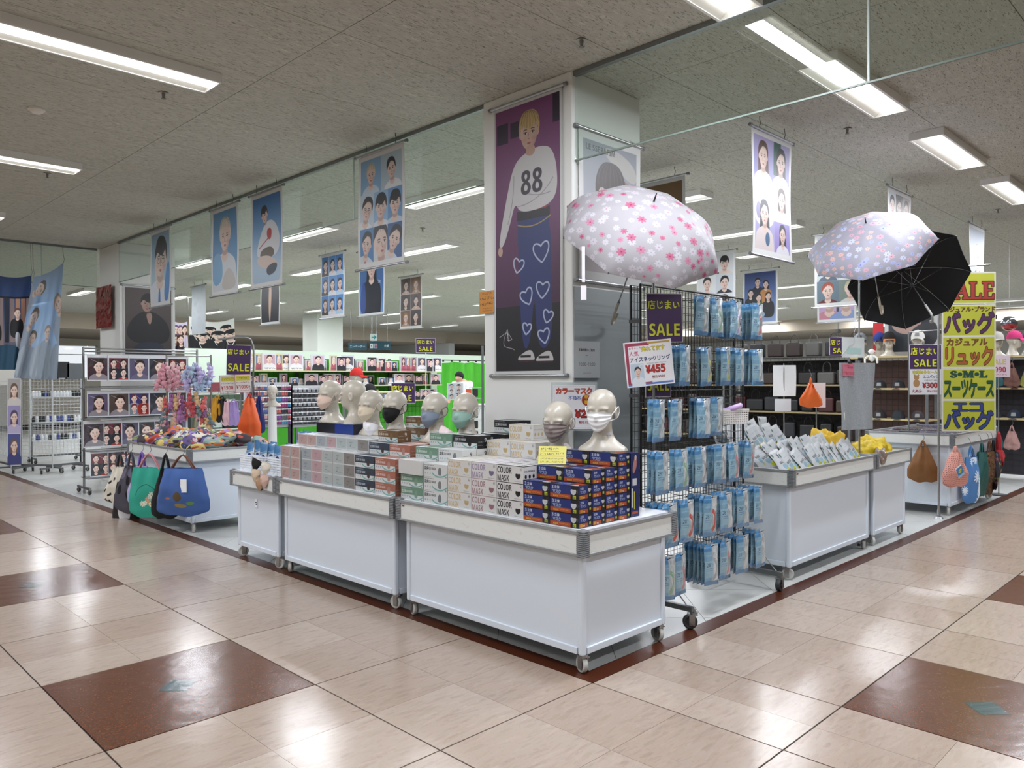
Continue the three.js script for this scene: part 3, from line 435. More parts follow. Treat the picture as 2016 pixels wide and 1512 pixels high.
const POST = {
  glasses: framed((g, w, h) => { grad(g, w, h, '#8fb4cc', '#c4dbe8'); bust(g, w * 0.52, h * 0.38, h * 0.5, { top: '#e6ebf2', tie: '#3b7fc4', glasses: 1, hand: -1, fringe: 1, tilt: 0.06 }); blob(g, [[w * 0.8, h * 0.5], [w, h * 0.4], [w, h], [w * 0.7, h]], '#3d86cf'); }),
  blond: framed((g, w, h) => { fillR(g, '#5f9bcb', 0, 0, w, h); bust(g, w * 0.5, h * 0.32, h * 0.36, { hair: '#eadfc8', top: '#dfe5ea', lip: '#b9696b', brow: '#9b8a72' }); blob(g, [[0, h * 0.55], [w * 0.3, h * 0.5], [w * 0.44, h * 0.7], [w * 0.4, h * 0.9], [0, h * 0.95]], '#7db4dd'); blob(g, [[w * 0.3, h], [w * 0.6, h * 0.7], [w * 0.9, h * 0.8], [w, h]], '#cfc9c2'); }),
  sitting: framed((g, w, h) => { grad(g, w, h, '#3f7ec0', '#8bb9e2', '#dce9f4'); blob(g, [[0, h * 0.8], [w * 0.5, h * 0.74], [w, h * 0.8], [w, h * 1.05], [0, h * 1.05]], '#bcd6ee'); blob(g, [[w * 0.4, h * 0.3], [w * 0.75, h * 0.28], [w * 0.98, h * 0.5], [w * 0.9, h * 0.72], [w * 0.3, h * 0.72], [w * 0.12, h * 0.66]], '#eceef2'); blob(g, [[w * 0.28, h * 0.62], [w * 0.7, h * 0.58], [w * 0.82, h * 0.72], [w * 0.3, h * 0.74]], '#6b5a44'); blob(g, [[w * 0.12, h * 0.7], [w * 0.55, h * 0.68], [w * 0.9, h * 0.78], [w * 0.86, h * 0.86], [w * 0.3, h * 0.84]], '#ead2c4'); blob(g, [[w * 0.5, h * 0.82], [w * 0.9, h * 0.78], [w * 0.85, h * 0.9], [w * 0.55, h * 0.94]], '#22303f'); blob(g, [[w * 0.5, h * 0.38], [w * 0.68, h * 0.38], [w * 0.66, h * 0.52], [w * 0.52, h * 0.5]], '#c2322f'); g.strokeStyle = '#c2322f'; g.lineWidth = 4; g.beginPath(); g.moveTo(w * 0.6, h * 0.48); g.lineTo(w * 0.24, h * 0.6); g.stroke(); bust(g, w * 0.42, h * 0.22, h * 0.18, { body: 0, turn: -1, tilt: -0.2, fringe: 1 }); }),
  eight: framed((g, w, h) => grid(g, w, h, [2, 3, 3], 3, [['#8db8dd', { hair: BL, top: '#cfe2f0' }, 0.5], ['#bcd0dc', { top: '#eef1f4', tilt: -0.1 }, 0.5], ['#cfdfe9', { top: '#eef2f6', glasses: 1, tilt: 0.2 }, 0.6], ['#9cc2e4', { top: '#e4edf6', tie: '#2f6fb4', fringe: 1 }, 0.62], ['#6fa2d2', { top: '#cadcf0', fringe: 1 }, 0.6], ['#4f8bc4', { top: '#dfe6ee', tie: '#b03a3c', tilt: 0.2, turn: -1 }, 0.58], ['#dfe3e6', { top: '#dfe3e6', turn: 1, tilt: -0.1 }, 0.86], ['#34639c', { top: '#d7e2f0', tilt: 0.4 }, 0.62]])),
  nine: framed((g, w, h) => grid(g, w, h, 3, 3, [['#3f7fc0', { long: 1, top: '#4b3b36', hair: BR }, 0.46], ['#5a97d2', { long: 1, top: '#e6e6ee' }, 0.46], ['#4a8acb', { long: 1, top: '#b9d4ee', hair: '#2b2024' }, 0.46]], 2), 10),
  portrait: framed((g, w, h) => { grad(g, w, h, '#5a7fae', '#3f6ca8', '#7ca5d8'); bust(g, w * 0.5, h * 0.26, h * 0.3, { long: 1, top: '#232733', hair: '#221a1c', len: 1.3 }); blob(g, [[w * 0.1, h * 0.5], [w * 0.24, h * 0.46], [w * 0.3, h], [0, h]], '#2c4f9a'); txt(g, 'Te', w * 0.76, h * 0.52, 22, '#e8e8e8', { w: 'normal', f: 'serif' }); }, 10),
  six: framed((g, w, h) => grid(g, w, h, 2, 3, [['#5b4234', { long: 1, top: '#d6b7a4', hair: '#241a18' }, 0.52], ['#7c5a40', { long: 1, top: '#b89a84', hair: '#a9793e' }, 0.52], ['#3d2a24', { long: 1, top: '#3b2d2c', hair: '#1c1516' }, 0.55]], 2), 10),
  suit: framed((g, w, h) => { fillR(g, '#4d5a3e', 0, 0, w, h); bust(g, w * 0.5, h * 0.02, h * 0.4, { top: '#1b1e26', skin: '#d9b59c', neck: '#d9b59c', lapel: '#3a3f4c' }); blob(g, [[w * 0.4, h * 0.3], [w * 0.6, h * 0.3], [w * 0.54, h], [w * 0.46, h]], '#d9b59c'); }, 10),
  blank: (g, w, h) => { fillR(g, '#dfe9ec', -2, -2, w + 4, h + 4); for (let i = 0; i < 14; i++) ell(g, rr(20, w - 20), rr(30, h - 20), rr(12, 40), rr(10, 40), 'rgba(190,205,212,.18)'); },
  lilac: framed((g, w, h) => { grad(g, w, h, '#b7aed6', '#8f8cc6', '#c3bbe2'); fillR(g, '#2c5a4c', w * 0.55, 0, w * 0.2, h * 0.3); fillR(g, '#25506b', w * 0.6, h * 0.34, w * 0.4, h * 0.3); txt(g, 'LE', w * 0.84, h * 0.44, 30, '#9fd0dc'); bust(g, w * 0.26, h * 0.17, h * 0.21, { long: 1, top: '#e9ebf4', hair: '#5a3b2e' }); bust(g, w * 0.76, h * 0.17, h * 0.2, { long: 1, top: '#e4e2ea' }); bust(g, w * 0.78, h * 0.51, h * 0.17, { long: 1, top: '#dfe6f2', hair: '#55382c', len: 0.6 }); ell(g, w * 0.1, h * 0.66, 14, 22, 'rgba(60,40,110,.5)'); bust(g, w * 0.26, h * 0.68, h * 0.19, { long: 1, top: '#e7d9d6' }); fillR(g, '#a493d6', w * 0.54, h * 0.72, w * 0.46, h * 0.28); bust(g, w * 0.78, h * 0.83, h * 0.15, { long: 1, top: '#eceaf2' }); ell(g, w * 0.34, h * 0.9, 12, 18, '#3f6a8f'); }),
  boys: framed((g, w, h) => grid(g, w, h, 2, 3, [['#dfe4e6', { top: '#eef0f2', fringe: 1 }, 0.5], ['#cfd8dc', { top: '#aeb8c4' }, 0.5], ['#e4e8ea', { top: '#3b3f52' }, 0.5]])),
  boys2: framed((g, w, h) => grid(g, w, h, 2, 3, [['#d7dde0', { top: '#e9ecef', tilt: 0.12 }, 0.55], ['#e3e6e8', { top: '#20242c' }, 0.5], ['#c9d3d8', { top: '#5b6b7a', fringe: 1 }, 0.5], ['#dfe5e6', { top: '#e7e9ea' }, 0.5], ['#6a7f8c', { hair: '#b5482e', top: '#6b2c30' }, 0.62], ['#7c8b80', { hair: '#dccfae', top: '#d9d9d4' }, 0.6]])),
  faces: framed((g, w, h) => grid(g, w, h, 2, 3, [['#cfe0e8', { top: '#dfe8ee' }, 0.6], ['#e4e6e8', { top: '#ecd6c8', fringe: 1 }, 0.6], ['#eceeee', { top: '#e6e6ea' }, 0.55], ['#d6dde2', { top: '#30343c' }, 0.55]])),
  five: framed((g, w, h) => { grad(g, w, h, '#3b4f86', '#5b76b0', '#8aa0c8'); for (const [x, y, top, o] of [[0.42, 0.2, '#1c2238', {}], [0.68, 0.26, '#c98a4c', { long: 1 }], [0.2, 0.42, '#14161c', { long: 1 }], [0.46, 0.52, '#1f6b3f', { long: 1, hair: '#2a1c1a' }], [0.76, 0.5, '#14161c', { long: 1 }]]) bust(g, w * x, h * y, h * 0.14, { top, ...o }); blob(g, [[w * 0.2, h * 0.82], [w * 0.6, h * 0.76], [w * 0.7, h * 0.9], [w * 0.3, h * 0.96]], '#8fb2d6'); }),
  brown: framed((g, w, h) => { fillR(g, '#8a6a45', 0, 0, w, h); bust(g, w * 0.5, h * 0.4, h * 0.42, { top: '#2a241f', skin: '#c9a88c' }); }),
  guys: framed((g, w, h) => grid(g, w, h, 3, 3, [['#d9dde8', { top: '#e6e8ee' }, 0.55], ['#6a625e', { long: 1, top: '#4d4a4c' }, 0.55], ['#b9a49a', { top: '#cbb7ae', hair: '#3a2c28' }, 0.55]], 2)),
  single: framed((g, w, h) => { fillR(g, '#b9c3d0', 0, 0, w, h); bust(g, w * 0.55, h * 0.4, h * 0.3, { hair: '#d3cdc0', top: '#1d2432', turn: 1 }); }),
  pink: framed((g, w, h) => { grad(g, w, h, '#e3a9b4', '#c9b2dc'); fillR(g, '#2f2c38', w * 0.5, h * 0.6, w * 0.08, h * 0.4); bust(g, w * 0.3, h * 0.6, h * 0.4, { hair: '#caa27a', top: '#d88ea0' }); bust(g, w * 0.78, h * 0.6, h * 0.4, { hair: '#6a5a8a', top: '#8fa6d8' }); }),
  woman: framed((g, w, h) => { grad(g, w, h, '#9aa0ac', '#c3c6cf', '#b9b3ac'); blob(g, [[w * 0.5, 0], [w, h * 0.1], [w, h * 0.3], [w * 0.3, h * 0.06]], '#d3cdc8'); blob(g, [[w * 0.6, h * 0.2], [w, h * 0.3], [w, h * 0.4], [w * 0.7, h * 0.3]], '#a98a6c'); bust(g, w * 0.5, h * 0.42, h * 0.44, { long: 1, hair: '#3d241a', top: '#d8cfd0', skin: '#e6c6b8', fringe: 1, len: 0.5 }); txt(g, 'LE SSERAFIM', 8, 22, 17, '#23252a'); }, 16),
  leather: framed((g, w, h) => { grad(g, w, h, '#6f615f', '#5d4f4c', '#4a3f3e'); blob(g, [[w * 0.1, h * 0.5], [w * 0.35, h * 0.34], [w * 0.62, h * 0.34], [w * 0.92, h * 0.5], [w * 0.98, h * 0.72], [w * 0.84, h * 0.84], [w * 0.2, h * 0.84], [0, h * 0.7]], '#15151a'); blob(g, [[w * 0.22, h * 0.82], [w * 0.8, h * 0.8], [w * 0.86, h], [w * 0.14, h]], '#2a3448'); blob(g, [[w * 0.42, h * 0.36], [w * 0.6, h * 0.36], [w * 0.53, h * 0.6]], '#caa593'); bust(g, w * 0.48, h * 0.23, h * 0.24, { body: 0, skin: '#c9a594', hair: '#1b1718', fringe: 1, tilt: 0.14 }); }, 8),
  suits: (g, w, h) => { fillR(g, '#ecebe8', -2, -2, w + 4, h + 4); for (const [x, y, s] of [[0.18, 0.34, 0.22], [0.45, 0.3, 0.2], [0.8, 0.26, 0.2], [0.3, 0.5, 0.24], [0.62, 0.46, 0.24], [0.9, 0.44, 0.24]]) bust(g, w * x, h * y, h * s, { top: '#15161b', fringe: 1, lapel: '#e8e6e6' }); fillR(g, '#15161b', 0, h * 0.85, w, h * 0.2); },
  lavender: (g, w, h) => { fillR(g, '#d9cfe6', -2, -2, w + 4, h + 4); for (let i = 0; i < 5; i++) bust(g, w * (0.2 + 0.3 * (i % 3)), h * (0.3 + 0.36 * Math.floor(i / 3)), h * 0.3, { long: 1, top: pick(['#2b2730', '#8d6cb0', '#ded6e6']), hair: pick([K, BR, '#7a5a86']) }); },
};
const PR = {}; for (const k of Object.keys(POST)) PR[k] = PA.add(PW, PH, POST[k]);
const bigRect = PA.add(340, 990, (g, w, h) => {
  fillR(g, '#f2f2f0', -2, -2, w + 4, h + 4); g.save(); g.beginPath(); g.rect(10, 14, w - 22, h - 30); g.clip(); g.translate(10, 14); w -= 22; h -= 30;
  grad(g, w, h * 0.77, '#8a4a7e', '#7c4072', '#4a2448'); fillR(g, '#17141c', 0, h * 0.755, w, h * 0.25);
  fillR(g, '#33223a', 8, 50, 58, 74); fillR(g, '#33223a', 78, 56, 46, 56); fillR(g, '#33223a', w - 32, 0, 32, 100);
  // trousers, belt, shirt, arms, shoes
  blob(g, [[w * 0.36, h * 0.42], [w * 0.86, h * 0.42], [w * 0.86, h * 0.62], [w * 0.9, h * 0.9], [w * 0.66, h * 0.93], [w * 0.62, h * 0.68], [w * 0.56, h * 0.9], [w * 0.44, h * 0.93], [w * 0.38, h * 0.7]], '#2b3a78');
  g.fillStyle = '#2b3a78'; g.fillRect(w * 0.36, h * 0.43, w * 0.48, h * 0.1);
  g.strokeStyle = '#c9d2ec'; g.lineWidth = 6; g.lineJoin = 'round';
  const heart = (x, y, s, a) => { g.save(); g.translate(x, y); g.rotate(a); g.beginPath(); g.moveTo(0, s); g.bezierCurveTo(-s * 1.5, -s * 0.2, -s * 0.8, -s * 1.2, 0, -s * 0.4); g.bezierCurveTo(s * 0.8, -s * 1.2, s * 1.5, -s * 0.2, 0, s); g.stroke(); g.restore(); };
  heart(w * 0.72, h * 0.56, 42, -0.1); heart(w * 0.37, h * 0.6, 30, 0.3); heart(w * 0.5, h * 0.72, 34, -0.4); heart(w * 0.74, h * 0.7, 34, 0.1); heart(w * 0.82, h * 0.8, 26, 0.3); heart(w * 0.5, h * 0.84, 24, 0.2); heart(w * 0.76, h * 0.87, 30, -0.2);
  fillR(g, '#1c1a22', w * 0.35, h * 0.4, w * 0.5, h * 0.035); g.strokeStyle = '#b59b62'; g.lineWidth = 5; g.beginPath(); g.moveTo(w * 0.36, h * 0.45); g.quadraticCurveTo(w * 0.6, h * 0.48, w * 0.86, h * 0.435); g.stroke(); fillR(g, '#a9242c', w * 0.5, h * 0.395, w * 0.3, h * 0.01);
  blob(g, [[w * 0.42, h * 0.19], [w * 0.72, h * 0.17], [w * 0.92, h * 0.2], [w * 0.98, h * 0.34], [w * 0.86, h * 0.4], [w * 0.4, h * 0.41], [w * 0.32, h * 0.36], [w * 0.24, h * 0.44], [w * 0.12, h * 0.53], [w * 0.04, h * 0.52], [w * 0.18, h * 0.34], [w * 0.28, h * 0.23]], '#e4e2e2');
  g.strokeStyle = 'rgba(120,116,126,.55)'; g.lineWidth = 3; g.beginPath(); g.moveTo(w * 0.36, h * 0.38); g.quadraticCurveTo(w * 0.7, h * 0.38, w * 0.9, h * 0.3); g.moveTo(w * 0.3, h * 0.26); g.quadraticCurveTo(w * 0.3, h * 0.36, w * 0.2, h * 0.44); g.moveTo(w * 0.52, h * 0.34); g.quadraticCurveTo(w * 0.7, h * 0.36, w * 0.86, h * 0.35); g.stroke();
  ell(g, w * 0.08, h * 0.54, 12, 18, '#d9b6a2'); txt(g, '88', w * 0.4, h * 0.34, 118, '#2c2030', { sx: 0.86 });
  bust(g, w * 0.54, h * 0.112, h * 0.125, { body: 0, hair: '#d8b676', skin: '#dbb5a0', fringe: 1, brow: '#6a4a38' }); blob(g, [[w * 0.5, h * 0.16], [w * 0.62, h * 0.16], [w * 0.64, h * 0.19], [w * 0.56, h * 0.205], [w * 0.48, h * 0.19]], '#d2a993');
  for (const [x, y] of [[0.5, 0.945], [0.78, 0.95]]) { blob(g, [[w * (x - 0.14), h * y], [w * (x + 0.06), h * (y - 0.03)], [w * (x + 0.12), h * y], [w * (x + 0.12), h * (y + 0.02)], [w * (x - 0.14), h * (y + 0.02)]], '#dcdad8'); fillR(g, '#1a1618', w * (x - 0.1), h * (y - 0.004), w * 0.16, 8); fillR(g, '#4a2a38', w * (x - 0.13), h * (y + 0.014), w * 0.24, 6); }
  g.strokeStyle = '#e6e2e6'; g.lineWidth = 2; g.beginPath(); g.moveTo(18, h * 0.87); g.bezierCurveTo(110, h * 0.82, 20, h * 0.9, 84, h * 0.88); g.bezierCurveTo(30, h * 0.8, 90, h * 0.96, 60, h * 0.84); g.bezierCurveTo(10, h * 0.93, 70, h * 0.9, 96, h * 0.92); g.stroke();
  g.restore();
});
const rodMat = metal('#b4b6b8', 0.3);
function poster(rect, w, h, label, pos, turn, o = {}) { // pos: middle of the top edge
  const t = thing('hanging_poster', label, 'poster', pos, turn, o.group);
  const wv = o.wave ?? 0.006, g = sheet((u, v) => [(u - 0.5) * w, -h * (1 - v), Math.sin(v * 5 + u * 2) * wv], 6, 10), g2 = g.clone().translate(0, 0, -0.0015);
  const ix = g2.index.array; for (let i = 0; i < ix.length; i += 3) { const a = ix[i]; ix[i] = ix[i + 1]; ix[i + 1] = a; } g2.computeVertexNormals();
  part('print', uvInto(g, rect), (o.mat ?? PA.mat), t); part('backing', g2, M('#e8e8e6', 0.7), t);
  for (const y of [0.006, -h - 0.004]) { part('rod', rod([-w / 2 - 0.025, y, 0.002], [w / 2 + 0.025, y, 0.002], 0.011, 10), rodMat, t); for (const s of [-1, 1]) part('rod_cap', rod([s * (w / 2 + 0.02), y, 0.002], [s * (w / 2 + 0.042), y, 0.002], 0.0135, 8), M('#77797b', 0.4), t); }
  if (o.hooks !== 0) for (const s of [-1, 1]) part('hook', tube([[s * w * 0.32, 0.01, 0], [s * w * 0.32, 0.03, 0], [s * w * 0.32 + 0.012, 0.05, 0], [s * w * 0.32, CEIL - pos[1] - 0.02, 0], [s * w * 0.32, CEIL - pos[1], 0]], 0.0025, 12, 5), M('#3a3a3a', 0.4), t);
  if (o.cord) part('cord', tube([[-w / 2, 0.01, 0], [-w * 0.25, 0.05, -0.02], [w * 0.25, 0.05, -0.02], [w / 2, 0.01, 0]], 0.002, 12, 5), M('#cfcfc9', 0.6), t);
  return t;
}
const HP = 'tapestry posters hung from the ceiling';
const px = (rect, x, zc, label, o = {}) => poster(rect, 0.63, 0.93, label, [x, 3.3, zc], LEFT, { group: HP, ...o }), pz = (rect, xc, z, label, o = {}) => poster(rect, 0.63, 0.93, label, [xc, 3.3, z], 0, { group: HP, ...o });
px(PR.glasses, 3.63, -9.7, 'hanging poster of a black haired figure with glasses and blue tie');
px(PR.blond, 3.65, -7.97, 'hanging poster of a blond figure in a pale jacket on blue');
px(PR.sitting, 3.65, -7.05, 'hanging poster of a figure sitting cross legged with a red ribbon');
px(PR.eight, 3.66, -5.155, 'hanging poster with eight portraits in three rows');
px(PR.nine, 6.12, -9.83, 'hanging poster of nine small portraits on blue');
px(PR.portrait, 6.35, -9.18, 'hanging poster of one long haired figure in a dark top');
px(PR.six, 8.44, -10.99, 'hanging poster of six warm brown portraits');
px(PR.suit, 6.11, -11.69, 'hanging poster of a figure in an open black suit');
px(PR.blank, 6.31, -14.94, 'hanging poster seen from its pale blank back', {});
pz(PR.lilac, 5.57, -2.76, 'hanging poster collage of five figures in lilac and white');
pz(PR.guys, 8.14, -2.7, 'hanging poster with a grid of portraits above the white umbrella');
pz(PR.single, 10.7, -2.66, 'hanging poster of a single fair haired figure above the yellow signs');
px(PR.boys2, 9.87, -4.0, 'hanging poster of six portraits with orange and cream hair');
px(PR.five, 12.27, -6.31, 'hanging poster of five figures posed on dark blue');
px(PR.faces, 10.12, -5.9, 'hanging poster of four large pale portraits behind the wire rack');
px(PR.brown, 6.07, -4.16, 'hanging poster of a dark haired figure on brown behind the pillar');
px(PR.pink, 12.6, -5.15, 'hanging poster in pink and lilac behind the white umbrella');
// posters on the pillars
poster(bigRect, 0.63, 1.835, 'tall pink poster of a blond figure in jeans with white hearts', [3.706, 3.315, -3.565], LEFT, { hooks: 0, cord: 1, wave: 0.002 });
poster(PR.woman, 0.66, 0.965, 'poster of a brown haired woman behind the pink flowered umbrella', [4.1, 3.05, -3.166], 0, { hooks: 0, cord: 1, wave: 0.002 });
poster(PR.leather, 0.68, 1.0, 'poster of a figure in a black leather jacket on the far pillar', [4.14, 2.80, -11.505], 0, { hooks: 0, wave: 0.002 });
// cloth banners in front of the glass
function banner(rect, label, quad, z, mat) { // quad: pixel corners tl tr br bl, cloth hanging in folds on the plane z
  const q = quad.map(([a, b]) => onZ(a, b, z)), t = thing('fabric_banner', label, 'banner');
  part('cloth', uvInto(sheet((u, v) => { const sag = -0.5 * u * (1 - u) * v * v * 0.9, a = q[3].clone().lerp(q[2], u), b = q[0].clone().lerp(q[1], u), p = a.lerp(b, v), k = 1 - v; return [p.x, p.y + sag * (q[1].x - q[0].x), p.z + 0.05 * k * Math.sin(u * 11 + k * 2) + 0.03 * k * Math.sin(u * 23 + 1 + k * 5)]; }, 40, 40), rect), mat, t);
  for (const c of [0, 1]) part('hook', tube([[q[c].x, q[c].y, z], [q[c].x + 0.01, q[c].y + 0.05, z], [q[c].x, q[c].y + 0.1, z], [q[c].x, CEIL - 0.03, z - 0.04]], 0.003, 10, 5), M('#777', 0.4), t);
  return t;
}
const clothRects = [PA.add(230, 400, (g, w, h) => { grad(g, w, h, '#22365c', '#2a4a80', '#6d6a78', '#23304f'); fillR(g, '#11151f', 0, h * 0.22, w, 8); for (let i = 0; i < 9; i++) { g.fillStyle = pick(['#b98c72', '#8f7d7c', '#3b5585', '#d3a480', '#1d2333']); g.fillRect(w * i / 9, h * 0.24, w / 11, h * rr(0.3, 0.6)); } for (const [x, y] of [[0.25, 0.45], [0.7, 0.4]]) { bust(g, w * x, h * y, h * 0.09, { top: '#14161c', hair: '#7a4a3a' }); blob(g, [[w * x - 14, h * (y + 0.2)], [w * x + 14, h * (y + 0.2)], [w * x + 24, h * (y + 0.4)], [w * x - 6, h * (y + 0.42)]], '#cfd3dc'); } blob(g, [[0, h * 0.8], [w * 0.7, h * 0.7], [w, h], [0, h]], '#1f4a63'); }),
  PA.add(230, 400, (g, w, h) => { grad(g, w, h, '#8597ad', '#8fb0d6', '#a3bfdd', '#8b98a6'); for (const [x, y, s, r] of [[0.3, 0.14, 0.16, 1.2], [0.24, 0.42, 0.16, 0.5], [0.9, 0.34, 0.15, -0.5], [0.66, 0.58, 0.1, 0], [0.3, 0.62, 0.12, 0.2]]) bust(g, w * x, h * y, h * s, { top: '#97a4b3', hair: pick(['#8d8074', '#6f655e', '#a08e7a']), skin: '#c7b7ab', tilt: r, lip: '#a08078' }); for (let i = 0; i < 6; i++) blob(g, [[w * i / 6, h * 0.72], [w * (i + 1) / 6, h * 0.66], [w * (i + 1.2) / 6, h], [w * i / 6, h]], i % 2 ? '#93a1ae' : '#a9b6c1'); })];
const clothMat = new THREE.MeshPhysicalMaterial({ map: PA.tex, roughness: 0.7, transmission: 0.25, thickness: 0, side: THREE.DoubleSide });
banner(clothRects[0], 'dark blue cloth banner with dancing figures hung by the glass', [[-36, 530], [62, 542], [62, 728], [-36, 728]], -12.25, clothMat);
banner(clothRects[1], 'sheer grey blue cloth banner with drifting figures hung from hooks', [[66, 545], [125, 517], [112, 748], [26, 744]], -12.18, clothMat);
banner(PR.suits, 'white cloth banner of figures in black suits above the plush rack', [[372, 622], [461, 626], [465, 699], [372, 698]], -17.5, clothMat);
banner(PR.lavender, 'lavender cloth banner beside the black suit banner', [[341, 632], [369, 633], [370, 688], [341, 687]], -17.2, clothMat);
{ // red foil banner on the pillar
  const r = PA.add(150, 220, (g, w, h) => { fillR(g, '#7c1f26', -2, -2, w + 4, h + 4); txt(g, 'K-POP', 6, 60, 44, '#3a1216'); g.strokeStyle = '#4d171b'; g.lineWidth = 6; g.beginPath(); g.arc(w / 2, 130, 52, 0, 7); g.stroke(); txt(g, 'CD', 46, 150, 44, '#4d171b'); });
  const o = thing('foil_banner', 'dark red glossy K-POP banner on the far pillar', 'banner', [3.70, 2.52, -12.02], LEFT);
  part('foil', uvInto(sheet((u, v) => [(u - 0.5) * 0.66, (v - 0.5) * 0.6, 0.012 * noise.noise(u * 5, v * 6, 3) + 0.006 * noise.noise(u * 13, v * 14, 8)], 30, 30), r), new THREE.MeshPhysicalMaterial({ map: PA.tex, roughness: 0.08, clearcoat: 1, clearcoatRoughness: 0.03 }), o);
}

